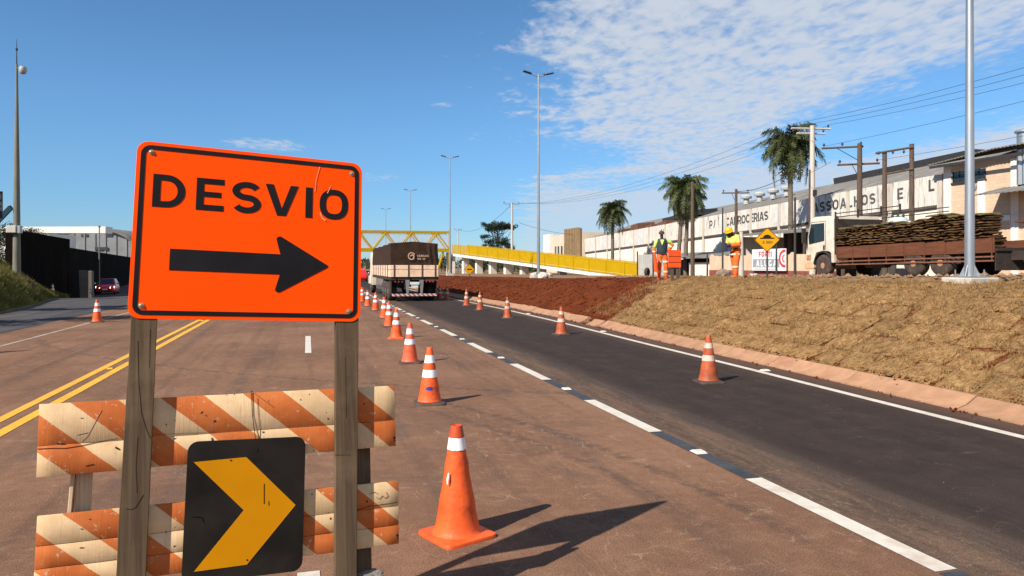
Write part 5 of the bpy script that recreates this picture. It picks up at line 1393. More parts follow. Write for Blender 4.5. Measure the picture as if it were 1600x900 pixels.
for q in thick(arcp(3.62, .80, .20, .20, 85, 275, 14), .10): mb.prism(q, -.010, -.0055, lbf)
mb.build('inner_ring', m_bred, lb)
mb = MB(); mb.prism([(.3, .08), (2.8, .08), (2.8, .13), (.3, .13)], -.004, -.001, lbf); mb.build('small_print_line', m_bgrey, lb)

# ================================================================== POLES, LINES
def wood_pole(u, v, zt_, label, r=.13, arms=(), m=None, steel=False):
    zb = at_zc(u, v)-.1; t = thing('utility_pole', W(u, v, zb), label, 'utility pole', TH)
    mb = MB(); mb.tube([(0, 0, 0), (0, 0, (zt_-zb)*.5), (0, 0, zt_-zb)], [r*1.15, r, r*.8], 10); mb.build('pole', m or m_woodpole, t, smooth=60)
    for (z, a0, a1, dr) in arms:                 # crossarm from a0 to a1 along direction dr (u or v)
        d = Vector((1, 0, 0)) if dr == 'u' else (Vector((0, 1, 0)) if dr == 'v' else Vector((math.cos(dr), math.sin(dr), 0)))
        zz = z-zb; mb = MB(); p, q = d*a0 + Vector((0, 0, zz)), d*a1 + Vector((0, 0, zz)); sd = Vector((-d.y, d.x, 0))*.16
        mb.tube([p+sd, q+sd], .06, 6); ar = mb.build('crossarm', m_woodpole if not steel else m_conc, t)
        for k in range(3):
            c = p.lerp(q, (.06, .5, .94)[k]) + sd
            mb = MB(); mb.lathe([(.02, 0), (.02, .06), (.06, .08), (.07, .14), (.04, .20), (0, .22)], 8, c+Vector((0, 0, .055))); mb.build('insulator', m_iron, ar, smooth=40)
        if abs(a0-a1) > 1.3:
            mb = MB(); mb.tube([p.lerp(q, .35)+sd, Vector((0, 0, zz-.8))+sd*.6], .02, 5); mb.build('arm_brace', m_iron, t)
    return t
def uvof(X, d): x = (X-800)/1155*d; return UV(x, d)
u, v = uvof(1269, 45.0)
pc = wood_pole(u, v, 10.35, 'square pale concrete power pole beside the tallest palm', .17, ((10.2, -1.25, 1.25, R(-10)), (9.9, -.9, .9, R(-10))), m_conc, True)
mb = MB(); mb.span((-.22, -.05, 2.8), (-.165, .05, 6.6)); mb.build('conduit', m_rust, pc)
mb = MB(); mb.span((-.1, -.3, 5.0), (.1, -.17, 5.35)); mb.build('junction_box', m_iron, pc)
uP, vP = u, v
u, v = uvof(1343, 40.0); wood_pole(u, v, 8.45, 'wooden pole with a long one-sided crossarm over the flatbed truck', .15, ((8.3, -1.9, .2, R(-35)), (7.35, -1.1, 1.0, R(-35)))); uA, vA = u, v
u, v = uvof(1150, 60.0); wood_pole(u, v, 8.05, 'thin wooden pole with one crossarm in front of the CARROCERIAS lettering', .13, ((7.75, -1.1, 1.1, R(-20)),)); uB, vB = u, v
u, v = uvof(1082, 57.0); wood_pole(u, v, 8.3, 'dark wooden pole just right of the middle palm', .15)
u, v = uvof(1242, 44.0); wood_pole(u, v, 5.9, 'slim dark steel post between palm trunk and concrete pole', .075, (), m_iron)
u, v = uvof(1158, 33.0); wood_pole(u, v, 3.35, 'short grey post right behind the helmeted worker', .11, (), m_pil)
u, v = uvof(1129, 52.0); wood_pole(u, v, 5.9, 'thin dark pipe left of the helmeted worker', .06, (), m_iron)
u, v = uvof(1105, 44.0); wood_pole(u, v, 2.6, 'thin fence post under the lean-to roof', .05, (), m_iron)
u, v = uvof(1213, 41.0); wood_pole(u, v, 3.0, 'dark post at the right edge of the letting board', .055, (), m_iron)
# H-frame with transformer
u, v = uvof(1403, 38.0); zb = at_zc(u, v)-.1
hf = thing('transformer_frame', W(u, v, zb), 'two-post wooden frame carrying crossbars and a pale transformer above the sod load', 'transformer', TH+R(-38))
for x, zz in ((-.62, 7.75), (.62, 8.05)):
    mb = MB(); mb.tube([(x, 0, 0), (x, 0, zz-zb)], [.15, .11], 10); mb.build('post', m_woodpole, hf, smooth=60)
for zz in (7.75, 6.65):
    mb = MB(); mb.tube([(-1.05 if zz > 7 else -.55, -.12, zz-zb-.1), (.70, -.12, zz-zb+.12)], .06, 6); ar = mb.build('crossbar', m_woodpole, hf)
    for x in (-.9, -.25, .25): mb = MB(); mb.lathe([(.02, 0), (.05, .05), (.06, .12), (0, .2)], 8, (x, -.12, zz-zb+.0), Matrix.Rotation(R(180 if zz > 7 else 0), 3, 'X')); mb.build('insulator', m_iron, ar)
m_tr = mat('pale_green_transformer', (0.36, 0.45, 0.42), .5, scale=4, c2=(0.48, 0.56, 0.53))
mb = MB(); mb.lathe([(.50, 2.0), (.54, 2.3), (.54, 2.75), (.40, 2.98), (0, 3.05)], 16, (0, .1, .1)); tr = mb.build('transformer', m_tr, hf, smooth=40)
for k in range(12): a = k*math.pi/6; mb = MB(); mb.box((.56*math.cos(a), .1+.56*math.sin(a), 2.6), (.14, .02, .6), Matrix.Rotation(a, 3, 'Z')); mb.build('cooling_fin', m_tr, tr)
for x in (-.25, 0, .25): mb = MB(); mb.lathe([(.05, 3.05), (.07, 3.12), (.04, 3.25), (0, 3.3)], 8, (x, .1, .05)); mb.build('bushing', m_iron, tr)
# distant concrete pole by the ramp
u, v = uvof(800, 99.0); fp = wood_pole(u, v, 10.3, 'pale concrete pole standing in front of the dark pine beyond the ramp', .16, ((10.1, -1.3, 1.3, R(15)),), m_conc, True); uF, vF = u, v
u, v = uvof(716, 150.0); wood_pole(u, v, 9.3, 'small far pole above the footbridge end', .12, ((9.1, -.9, .9, R(20)),), m_conc, True); uG, vG = u, v
def cable(a, b_, sag, r, label):
    p, q = W(*a), W(*b_); mid = (p+q)/2
    t = MB(off=p); pts = []
    for i in range(25):
        k = i/24; c = p.lerp(q, k); c.z -= sag*4*k*(1-k); pts.append(c)
    t.tube(pts, r, 5); o = t.build('power_line', m_iron, None, loc=p); return tag(o, label, 'cable', 'overhead power lines')
for k, dx in enumerate((-1.2, -.1, 1.2)):
    s_ = ('outer roadside', 'middle', 'outer warehouse-side')[k]
    cable((uP+dx*.98, vP-dx*.17, 10.45), (uF+dx, vF, 10.2), 1.5, .010, f'{s_} power line between the concrete pole and the far pole by the ramp')
    cable((uP+dx*.98, vP-dx*.17, 10.45), (uP+.8+dx, vP-42, 12.2), 1.1, .010, f'{s_} power line from the concrete pole out to the upper right')
cable((uF, vF, 10.1), (uG, vG, 9.2), 1.6, .022, 'sagging cable from the far concrete pole towards the footbridge end')
cable((uF+1, vF, 7.6), (38.2, 103, 6.4), .3, .022, 'low cable from the far pole to the fin-fronted building')
cable((uA-1.4, vA+1.0, 8.4), (uA+.4, vA-40, 11.0), .8, .009, 'single line from the long crossarm of the wooden pole to the right')
cable((uA-1.2, vA+.8, 7.5), (uB, vB, 7.9), .5, .009, 'slack line between the two wooden poles')
cable((uA+.7, vA-.5, 7.5), (uA+1.6, vA-40, 9.3), .7, .009, 'lower line crossing behind the steel lamp pole')
cable((uB, vB, 7.85), (uP, vP, 8.3), .5, .022, 'thick dark cable climbing from the thin wooden pole to the concrete pole')
# ---- double-arm lamp poles along the plateau edge
def lamp_pole(u, v, label, H_=12.0):
    zb = at_zc(u, v); t = thing('lamp_pole', W(u, v, zb), label, 'lamp post', TH, 0, 'double-arm steel lamp poles')
    mb = MB(); mb.tube([(0, 0, .19), (0, 0, 4), (0, 0, 8), (0, 0, H_)], [.095, .077, .060, .045], 16); mb.build('pole', m_galv, t, smooth=60)
    mb = MB(); mb.span((-.36, -.36, -.35), (.36, .36, .16)); mb.build('footing', m_pil, t, bevel=.02)
    mb = MB(); mb.span((-.24, -.24, .165), (.24, .24, .19)); mb.build('base_plate', m_galv, t)
    for k in range(4):
        a = k*math.pi/2+R(20); mb = MB(); Rm = Matrix.Rotation(a, 3, 'Z'); mb.add([Rm @ Vector(p) for p in ((.09, -.008, .19), (.20, -.008, .19), (.09, -.008, .42), (.09, .008, .19), (.20, .008, .19), (.09, .008, .42))], [(0, 1, 2), (5, 4, 3), (0, 3, 4, 1), (1, 4, 5, 2), (2, 5, 3, 0)]); mb.build('gusset', m_galv, t)
        a += math.pi/4; mb = MB(); c = Rm @ Vector((.19, .19, .19)); mb.tube([c, c+Vector((0, 0, .13))], .014, 6); mb.build('anchor_bolt', m_galv, t)
    for s_ in (-1, 1):
        mb = MB(); mb.tube([(s_*.04, 0, H_-.15), (s_*.28, 0, H_-.10), (s_*.5, 0, H_)], .025, 8); arm = mb.build('arm', m_galv, t, smooth=60)
        Rm = Matrix.Rotation(R(-s_*14), 3, 'Y'); mb = MB(); mb.box((s_*.68, 0, H_+.06), (.52, .24, .07), Rm); mb.build('luminaire', m_iron, arm, bevel=.02)
    mb = MB(); mb.lathe([(.03, 0), (.045, .02), (.045, .09), (0, .1)], 8, (.35, 0, H_-.05)); mb.build('photocell', m_iron, t)
    return t
lamp_pole(12.95, 12.0, 'steel lamp pole rising in front of the flatbed truck near the right edge')
lamp_pole(13.1, 41.6, 'steel lamp pole standing alone against the clouds in the centre')
lamp_pole(13.9, 74.0, 'steel lamp pole beside the footbridge end')
lamp_pole(14.3, 107.0, 'lamp pole seen over the grain truck')
lamp_pole(14.3, 142.0, 'faintest and farthest lamp pole behind the footbridge')

# ================================================================== YELLOW FOOTBRIDGE AND RAMP
m_yel = mat('yellow_steel_paint', (0.36, 0.215, 0.0012), 0.6, spec=.12, scale=1.2, c2=(0.43, 0.265, 0.0015), dirt=(0.36, 0.18, 0.003), dscale=.8, damt=.2)
m_whc = mat('white_painted_concrete', (0.56, 0.52, 0.46), 0.85, scale=1.5, c2=(0.68, 0.64, 0.58), dirt=(0.38, 0.31, 0.25), dscale=1, damt=.25)
A_ = Vector((-8.4, 105, 0)); B_ = Vector((11.6, 64.6, 0)); dr = (B_-A_); LR = dr.length; dn = dr.normalized(); sd = Vector((-dn.y, dn.x, 0))   # sd points to the far side
rampo = thing('pedestrian_ramp', A_, 'long yellow-railed concrete ramp climbing to the footbridge', 'ramp')
def rp(s_, side, z): return dn*(s_*LR) + sd*side + Vector((0, 0, z))
def zd(s_): return lerp(3.62, .70, s_)
NS = 15
for i in range(NS):
    s0, s1 = i/NS, (i+1)/NS - .0012
    mb = MB(); mb.hexa([rp(s0, 0, zd(s0)-.42), rp(s0, 2.2, zd(s0)-.42), rp(s1, 2.2, zd(s1)-.42), rp(s1, 0, zd(s1)-.42), rp(s0, 0, zd(s0)-.06), rp(s0, 2.2, zd(s0)-.06), rp(s1, 2.2, zd(s1)-.06), rp(s1, 0, zd(s1)-.06)]); mb.build('deck_slab', m_whc, rampo)
    for side in (0.0, 2.2):
        mb = MB(); k = 7
        for q in range(k):
            za = .0 + 1.16*q/k; zb_ = za + 1.16/k - .022
            o0, o1 = side-.02, side+.02
            mb.hexa([rp(s0, o0, zd(s0)+za), rp(s0, o1, zd(s0)+za), rp(s1, o1, zd(s1)+za), rp(s1, o0, zd(s1)+za), rp(s0, o0, zd(s0)+zb_), rp(s0, o1, zd(s0)+zb_), rp(s1, o1, zd(s1)+zb_), rp(s1, o0, zd(s1)+zb_)])
        pn = mb.build('railing_panel', m_yel, rampo); pn['kind'] = 'stuff'
        mb = MB(); mb.box(rp(s0, side-.05 if side < 1 else side+.05, zd(s0)+.55), (.07, .07, 1.2)); mb.build('railing_post', m_yel, rampo)
        mb = MB(); mb.tube([rp(s0, side, zd(s0)+1.2), rp(s1, side, zd(s1)+1.2)], .04, 6); mb.build('handrail', m_yel, rampo)
for s_ in (.045, .148, .246, .344, .442, .54, .64):
    mb = MB(); c = rp(s_, 1.1, 0); zt2 = zd(s_)-.44
    if zt2 < .9: continue
    mb.box((c.x, c.y, (zt2-.2)/2), (.62, .85, zt2+.2), Matrix.Rotation(math.atan2(dn.y, dn.x), 3, 'Z')); mb.build('column', m_whc, rampo)
m_mesh = mat('guard_mesh_wire', (0.45, 0.40, 0.40), .6, var=.1)
Cb = Vector((-8.9, 105.6, 0)); bd_ = Vector((-CT, -ST, 0)); LB = 36.0; bs_ = Vector((-ST, CT, 0))
fb = thing('footbridge', Cb, 'yellow steel truss footbridge crossing high over the road behind the grain truck', 'footbridge')
def bp_(a, side, z): return bd_*a + bs_*side + Vector((0, 0, z))
Z0, Z1 = 4.05, 6.62; NPn = 10; PL = LB/NPn
for side, nm in ((0, ''), (2.4, '')):
    for zz, nn_ in ((Z0, 'bottom_chord'), (Z1, 'top_chord')):
        mb = MB(); h = .22 if nn_ == 'bottom_chord' else .13
        mb.hexa([bp_(0, side-.08, zz-h), bp_(0, side+.08, zz-h), bp_(LB, side+.08, zz-h), bp_(LB, side-.08, zz-h), bp_(0, side-.08, zz+h), bp_(0, side+.08, zz+h), bp_(LB, side+.08, zz+h), bp_(LB, side-.08, zz+h)]); mb.build(nn_, m_yel, fb)
    for i in range(NPn):
        a = i*PL
        for p, q in (((a+.15, Z0+.25), (a+PL/2, Z1-.14)), ((a+PL/2, Z1-.14), (a+PL-.15, Z0+.25))):
            mb = MB(); mb.tube([bp_(p[0], side, p[1]), bp_(q[0], side, q[1])], .10, 6); mb.build('brace', m_yel, fb)
        mb = MB(); mb.box(bp_(a+PL/2, side, Z1-.26), (.9, .1, .22), Matrix.Rotation(TH, 3, 'Z')); mb.build('gusset_plate', m_yel, fb)
    mb = MB()
    for i in range(150):
        a = LB*i/150; mb.tube([bp_(a, side+.03, Z0+.2), bp_(a, side+.03, Z1-.12)], .011, 3, caps=False)
    for k in range(15):
        z = lerp(Z0+.25, Z1-.15, k/14); mb.tube([bp_(0, side+.03, z), bp_(LB, side+.03, z)], .011, 3, caps=False)
    o = mb.build('guard_mesh', m_mesh, fb); o['kind'] = 'stuff'
mb = MB(); mb.hexa([bp_(0, .1, Z0-.2), bp_(0, 2.3, Z0-.2), bp_(LB, 2.3, Z0-.2), bp_(LB, .1, Z0-.2), bp_(0, .1, Z0-.05), bp_(0, 2.3, Z0-.05), bp_(LB, 2.3, Z0-.05), bp_(LB, .1, Z0-.05)]); mb.build('deck', m_whc, fb)
mb = MB(); mb.box(bp_(.0, 0, (Z1)/2), (.26, .26, Z1+.6), Matrix.Rotation(TH, 3, 'Z')); mb.build('end_post', m_yel, fb)
for a in (.0, -.75, LB-.6):
    mb = MB(); mb.box(bp_(a, 1.2, 1.75), (.42, 1.0, 4.0), Matrix.Rotation(TH, 3, 'Z')); mb.build('pier', m_whc, fb)
mb = MB(); mb.tube([bp_(2.1, .2, -.3), bp_(.9, .2, Z0-.3)], .16, 8); mb.build('raking_strut', m_yel, fb)

# ================================================================== WARNING SIGNS
m_signy = mat('amber_sign_sheeting', (0.52, 0.24, 0.002), .5, var=.06, scale=3, spec=.12)
def diamond(loc, half, face_rz, zc_, label, kind, post_r=.035):
    t = thing('warning_sign', loc, label, 'road sign', face_rz)
    mb = MB(); mb.tube([(0, .03, 0), (0, .03, zc_+half*.6)], post_r, 8); mb.build('post', m_iron, t, smooth=60)
    rr_ = []
    for k in range(4):
        a = math.pi/2*k; c = Vector((math.cos(a), math.sin(a))); p = c*(half-.06)
        for j in (-35, 0, 35): rr_.append((p.x+.055*math.cos(a+R(j)), zc_+p.y+.055*math.sin(a+R(j))))
    mb = MB(); mb.prism(rr_, -.012, -.008); mb.build('panel', m_signy, t)
    sc1 = lambda f: [(x*f, zc_+(z-zc_)*f) for x, z in rr_]
    mb = MB(); ring(mb, sc1(.985), sc1(.925), -.016, -.0125); mb.build('border', m_signblack, t)
    return t
sp1 = diamond(W(*uvof(1198.5, 23.0), at_zc(13.8, 20)), .375, R(-18), 1.27, 'yellow diamond speed hump sign on a thin black post above the bank', 'hump', .025)
mb = MB(); z0 = 1.30; mb.prism([(-.21, z0), (.21, z0), (.21, z0+.03), (.14, z0+.035)] + arcp(0, z0+.035, .12, .095, 12, 168, 10) + [(-.14, z0+.035), (-.21, z0+.03)], -.017, -.0125); mb.build('hump_symbol', m_signblack, sp1)
mb = MB(); put_text(lambda c: mb, 'A 100M', -.145, 1.15, .085, .2, .18, -.017, -.0125, None, width=.30); mb.build('lettering', mat('sign_brown_print', (.16, .08, .008), .5), sp1)
sp2 = diamond(W(*uvof(733.5, 60.0), at_zc(12.5, 59)-.25), .42, R(5), .80, 'small yellow diamond sign with a black arrow in front of the ramp columns', 'arrow', .04)
mb = MB(); mb.prism([(-.20, .80), (-.06, .89), (-.06, .84), (.2, .84), (.2, .76), (-.06, .76), (-.06, .71)], -.017, -.0125); mb.build('arrow_symbol', m_signblack, sp2)

# ================================================================== PALMS AND TREES
m_frond = mat('palm_green', (0.030, 0.046, 0.014), 0.6, scale=2.5, c2=(0.110, 0.125, 0.040), dirt=(0.20, 0.16, 0.06), dscale=1.5, damt=0.15, spec=0.35, rnd=0.25, transl=0.3)
m_frond_dead = mat('palm_dead', (0.11, 0.075, 0.045), 0.9, scale=3, c2=(0.20, 0.145, 0.09), rnd=0.2)
m_palmtrunk = mat('palm_trunk', (0.085, 0.065, 0.050), 0.95, scale=4, c2=(0.17, 0.135, 0.105), stretch=(1, 1, 3), bump=.5, bscale=12)
def frond_mesh(seed, m, length=2.1, droop=1.0, leaf=.72):
    rr = random.Random(seed); mb = MB(); pts = []
    for i in range(9):
        t = i/8; x = length*(t*.95 - .15*t*t*droop); z = length*(.62*t - .95*droop*t*t) + .03*rr.uniform(-1, 1); pts.append(Vector((x, .08*math.sin(t*3+seed)*t, z)))
    mb.tube(pts, [lerp(.035, .006, i/8) for i in range(9)], 4)
    n = 44
    for k in range(n):
        t = lerp(.12, 1, k/n); f = t*8; i = min(7, int(f)); p = pts[i].lerp(pts[i+1], f-i); d = (pts[i+1]-pts[i]).normalized()
        for s_ in (-1, 1):
            ln = leaf*math.sin(math.pi*clamp01(.15+t*.8))**.6*rr.uniform(.75, 1.15)
            o_ = Vector((0, s_, 0)); dirv = (d*.45 + o_*rr.uniform(.35, .9) + Vector((0, 0, rr.uniform(-.35, .35)))).normalized()
            mid = p + dirv*ln*.5; tip = p + dirv*ln*.66 + Vector((0, 0, -ln*rr.uniform(.5, .95))); w = .032
            mb.add([p-d*w, p+d*w, mid+d*w*.9, mid-d*w*.9, tip], [(0, 1, 2, 3), (3, 2, 4)])
    me = bpy.data.meshes.new('frond'); me.from_pydata(mb.v, [], mb.f); me.materials.append(m); return me
fr_m = [frond_mesh(i, m_frond, 2.1, dr) for i, dr in enumerate((.75, 1.0, 1.25, 1.5))]
fr_d = [frond_mesh(20+i, m_frond_dead, 1.7, 1.5, .35) for i in range(2)]
def palm(X, d, ztop, label, scale, nf, seed, lean=0.0, dead=4):
    u, v = uvof(X, d); zb = at_zc(u, v) if u < 60 else 1; t = thing('palm_tree', W(u, v, zb), label, 'palm tree', 0, 0, 'palm trees in front of the warehouse'); rr = random.Random(seed)
    Hc = ztop - zb - 1.0*scale
    mb = MB(); pts = [Vector((lean*(k/10)**2, .05*math.sin(k), Hc*k/10)) for k in range(11)]
    mb.tube(pts, [lerp(.21, .14, k/10) + .012*(k % 2) for k in range(11)], 12); mb.build('trunk', m_palmtrunk, t, smooth=50)
    mb = MB(); c = pts[-1]; mb.tube([c-Vector((0, 0, .5)), c, c+Vector((0, 0, .5))], [.15, .19, .06], 10); mb.build('crownshaft', m_frond, t, smooth=60)
    for k in range(nf):
        el = lerp(62, -42, (k/(nf-1))**.9) + rr.uniform(-8, 8); az = 137.5*k + rr.uniform(-12, 12)
        me = fr_m[min(3, int(k/nf*4))] if rr.random() > .2 else rr.choice(fr_m)
        o = bpy.data.objects.new('frond', me); col.objects.link(o); o.parent = t
        s_ = scale*rr.uniform(.85, 1.12)
        o.matrix_local = Matrix.Translation(c+Vector((0, 0, .25-.3*k/nf))) @ Matrix.Rotation(R(az), 4, 'Z') @ Matrix.Rotation(R(-el*.75), 4, 'Y') @ Matrix.Scale(s_, 4)
    for k in range(dead):
        o = bpy.data.objects.new('dead_frond', rr.choice(fr_d)); col.objects.link(o); o.parent = t
        o.matrix_local = Matrix.Translation(c+Vector((0, 0, -.1))) @ Matrix.Rotation(R(rr.uniform(0, 360)), 4, 'Z') @ Matrix.Rotation(R(rr.uniform(48, 72)), 4, 'Y') @ Matrix.Scale(scale, 4)
    return t
palm(957, 82.0, 8.7, 'small compact palm farthest left, above the lower end of the ramp', 1.05, 34, 3)
palm(1060, 64.0, 9.3, 'middle palm with a bushy hanging crown behind the vest-wearing worker', 1.12, 36, 4, .5, 10)
palm(1071, 67.0, 8.9, 'palm growing half inside the crown of the middle palm on its right', 1.04, 32, 9, .3, 10)
palm(1235, 55.0, 11.8, 'tallest palm with a straight thin trunk beside the concrete pole', 1.22, 34, 5, 0.0, 14)
m_leafd = mat('dark_conifer', (0.010, 0.017, 0.008), 0.8, scale=1, c2=(0.028, 0.040, 0.018), spec=.2)
m_bark = mat('grey_bark', (0.05, 0.038, 0.03), .95, scale=3, c2=(.10, .078, .06), stretch=(3, 3, .5))
m_leaf = mat('broadleaf_green', (0.022, 0.036, 0.012), 0.75, scale=.8, c2=(0.075, 0.095, 0.030), spec=.25, rnd=.2, transl=.3)
def leafball(mb, c, r, n, size, rr, flat=1.0):
    for _ in range(n):
        p = Vector((rr.gauss(0, 1), rr.gauss(0, 1), rr.gauss(0, 1))).normalized()*r*rr.random()**.45; p.z *= flat
        a = Vector((rr.uniform(-1, 1), rr.uniform(-1, 1), rr.uniform(-1, 1))).normalized(); b = a.orthogonal().normalized(); a = a*size*rr.uniform(.6, 1.3); b = b*size*rr.uniform(.25, .5)
        q = c+p; mb.add([q-a, q+b, q+a, q-b], [(0, 1, 2, 3)])
# umbrella-crowned araucaria beyond the ramp
x_, d_ = -3.0, 150.0
ara = thing('araucaria_tree', (x_, d_, 0), 'dark umbrella-crowned pine standing beyond the yellow ramp', 'tree'); rr = random.Random(2)
mb = MB(); mb.tube([(0, 0, -1), (.1, 0, 5), (0, 0, 9.6)], [.32, .24, .12], 10); mb.build('trunk', m_bark, ara)
lm, cm = MB(), MB()
for k in range(46):
    tier = k/46; zb = lerp(4.2, 9.0, tier**.8); az = 2.4*k; rad = (lerp(3.4, 2.6, tier)*rr.uniform(.45, 1.1) if k > 6 else lerp(2.6, 3.6, rr.random()))
    tip = Vector((rad*math.cos(az), rad*math.sin(az), zb+rad*rr.uniform(.12, .34)+lerp(0, .35, tier)))
    if tier > .45: tip.z = 9.55+rr.uniform(-.45, .55)
    lm.tube([(0, 0, zb-.4), (tip.x*.55, tip.y*.55, lerp(zb-.6, tip.z, .25)), tip], [.07, .05, .03], 4)
    for j in range(3):
        c = tip + Vector((rr.uniform(-.5, .5), rr.uniform(-.5, .5), rr.uniform(-.2, .3))); leafball(cm, c, rr.uniform(.5, .8), 60, .17, rr, .8)
lo = lm.build('limbs', m_bark, ara); lo['kind'] = 'stuff'
cr_ = cm.build('crown', m_leafd, ara); cr_['kind'] = 'stuff'
def tree_mesh(seed, h, w, m, n=26, leaves=70, ls=.16):
    rr = random.Random(seed); tk, cm = MB(), MB()
    tk.tube([(0, 0, -.3), (.06*h*rr.uniform(-.3, .3), 0, h*.3), (rr.uniform(-.1, .1)*h*.3, 0, h*.62)], [.05*h*.5, .035*h*.5, .015*h*.5], 8)
    for k in range(n):
        a = rr.uniform(0, 6.28); t = rr.random(); rad = w*.5*math.sin(math.pi*clamp01(.15+.75*t))*rr.uniform(.3, 1.0); c = Vector((rad*math.cos(a), rad*math.sin(a), h*lerp(.30, .95, t)))
        if k % 2 == 0: tk.tube([(0, 0, h*lerp(.2, .55, t)), c*.6+Vector((0, 0, h*.12)), c], [.018*h*.5, .012*h*.5, .005*h*.5], 5)
        leafball(cm, c, w*rr.uniform(.10, .2), leaves, ls, rr, .8)
    return tk, cm
def tree(x, y, z, h, w, seed, label, m=None, group=None, ls=.16, leaves=70):
    t = thing('tree', (x, y, z), label, 'tree', 0, 0, group); tk, cm = tree_mesh(seed, h, w, m, 26, leaves, ls)
    tk.build('trunk', m_bark, t); c = cm.build('crown', m or m_leaf, t); c['kind'] = 'stuff'; return t
# trees standing outside the frame on the left slope; their shade falls on the side road
rr = random.Random(41); hb = MB()
for k in range(230):
    v = rr.uniform(54, 67); u = -20.5 + rr.uniform(-1.2, 1.2); leafball(hb, Vector((u, v, rr.uniform(.6, 4.5))), rr.uniform(.35, .6), 60, .075, rr)
hg = thing('hedge', W(-20.5, 60, 0), 'dark tall hedge behind the retaining wall and the camera pole', 'hedge', TH)
hb.off = Vector((-20.5, 60, 0)); ho = hb.build('foliage', m_leafd, hg); ho['kind'] = 'stuff'
p = W(-14.6, 24.6); tree(p.x, p.y, lz(-14.6, 24.6), 5.6, 3.6, 31, 'broadleaf tree just outside the left of the frame, shading the side road')
p = W(-16.3, 31.5); tree(p.x, p.y, lz(-16.3, 31.5), 6.0, 3.2, 32, 'taller broadleaf tree behind the first, outside the left of the frame')
for k, (X, d, h, w, lb_) in enumerate(((738, 128, 3.6, 5.0, 'low dark tree under the high end of the ramp'), (752, 140, 3.4, 6, 'bushy tree seen between the second and third ramp columns'), (790, 132, 2.6, 6, 'low bush between the middle ramp columns'),
                                 (690, 150, 3.8, 6, 'tree clump showing between truck and footbridge pier'), (828, 120, 2.2, 5, 'low scrub under the lower half of the ramp'))):
    x = (X-800)/1155*d; tree(x, d, 0, h, w, 50+k, lb_, m_leaf, None, .22, 40)
rr = random.Random(77); mb = MB()
for k in range(420):
    x = rr.uniform(-420, 420); d = rr.uniform(330, 430); leafball(mb, Vector((x, d, rr.uniform(.5, 4.5))), rr.uniform(2, 4), 26, 1.1, rr, .7)
tag(mb.build('far_woods', m_leaf, None), 'dark band of far-off trees along the horizon', 'woods', kind='stuff')

# ================================================================== LEFT SIDE: retaining wall, pole, buildings
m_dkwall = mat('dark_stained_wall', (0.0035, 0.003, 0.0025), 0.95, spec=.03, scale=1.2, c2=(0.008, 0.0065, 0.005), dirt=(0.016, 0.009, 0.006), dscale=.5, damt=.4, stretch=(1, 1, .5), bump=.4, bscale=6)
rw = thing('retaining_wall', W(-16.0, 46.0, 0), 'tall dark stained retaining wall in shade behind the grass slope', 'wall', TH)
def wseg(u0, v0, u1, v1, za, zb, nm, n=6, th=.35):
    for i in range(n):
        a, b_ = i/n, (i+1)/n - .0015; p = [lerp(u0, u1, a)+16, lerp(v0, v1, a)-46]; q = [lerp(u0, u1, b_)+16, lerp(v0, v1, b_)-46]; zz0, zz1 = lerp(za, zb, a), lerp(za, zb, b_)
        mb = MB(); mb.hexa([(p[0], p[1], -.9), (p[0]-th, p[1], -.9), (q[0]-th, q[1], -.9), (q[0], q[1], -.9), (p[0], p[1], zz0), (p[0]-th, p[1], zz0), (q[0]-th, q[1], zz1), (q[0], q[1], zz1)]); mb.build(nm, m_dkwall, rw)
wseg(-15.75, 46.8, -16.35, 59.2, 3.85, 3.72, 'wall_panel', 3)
wseg(-16.4, 59.5, -24.1, 115.6, 3.12, 3.0, 'low_wall_panel', 8)
pb = thing('concrete_pier', W(-15.45, 60.3, -.45), 'pale concrete block standing against the dark wall left of the red car', 'concrete block', TH)
mb = MB(); mb.hexa([(-.5, -.25, -.1), (.32, -.25, -.1), (.32, .25, -.1), (-.5, .25, -.1), (-.6, -.25, 1.95), (.30, -.25, 1.9), (.30, .25, 1.9), (-.6, .25, 1.95)]); mb.build('block', mat('grey_mould_concrete', (.11, .095, .085), .9, scale=1.2, c2=(.16, .14, .125), dirt=(.15, .07, .045), dscale=.6, damt=.3), pb, bevel=.03)
u, v = uvof(26.5, 38.4); z0 = lz(u, v)-.1
cp_ = thing('camera_pole', W(u, v, z0), 'tall tapered concrete pole with a white surveillance camera at its top on the left slope', 'pole')
m_cpole = mat('grey_cast_concrete', (0.13, 0.125, 0.095), .85, scale=3, c2=(.20, .19, .155), stretch=(1, 1, .3))
mb = MB(); mb.tube([(0, 0, 0), (0, 0, 5), (0, 0, 12.3-z0)], [.19, .14, .05], 12); mb.build('pole', m_cpole, cp_, smooth=40)
mb = MB(); mb.span((-.34, -.36, 3.52-z0), (.20, -.15, 3.90-z0)); mb.build('cabinet', m_conc, cp_, bevel=.03)
mb = MB(); mb.span((.21, -.3, 3.5-z0), (.38, -.1, 3.9-z0)); mb.build('meter_box', m_galv, cp_, bevel=.02)
mb = MB(); mb.box((-1.0, -.15, 4.02-z0), (2.3, .10, .26), Matrix.Rotation(R(-46), 3, 'Y')); mb.build('solar_panel', m_glass, cp_)
mb = MB(); mb.tube([(-.1, 0, 4.7-z0), (-.3, -.05, 4.95-z0), (-.42, -.1, 4.8-z0)], .03, 6); mb.build('bracket', m_iron, cp_)
mb = MB(); mb.tube([(0, 0, 12.1-z0), (.30, -.05, 12.05-z0)], .03, 6); br_ = mb.build('bracket', m_cpole, cp_)
mb = MB(); mb.lathe([(0, .22), (.15, .2), (.19, .05), (.16, -.08), (.10, -.17), (0, -.2)], 14, (.36, -.05, 11.95-z0)); mb.build('dome_camera', m_vent, br_, smooth=60)
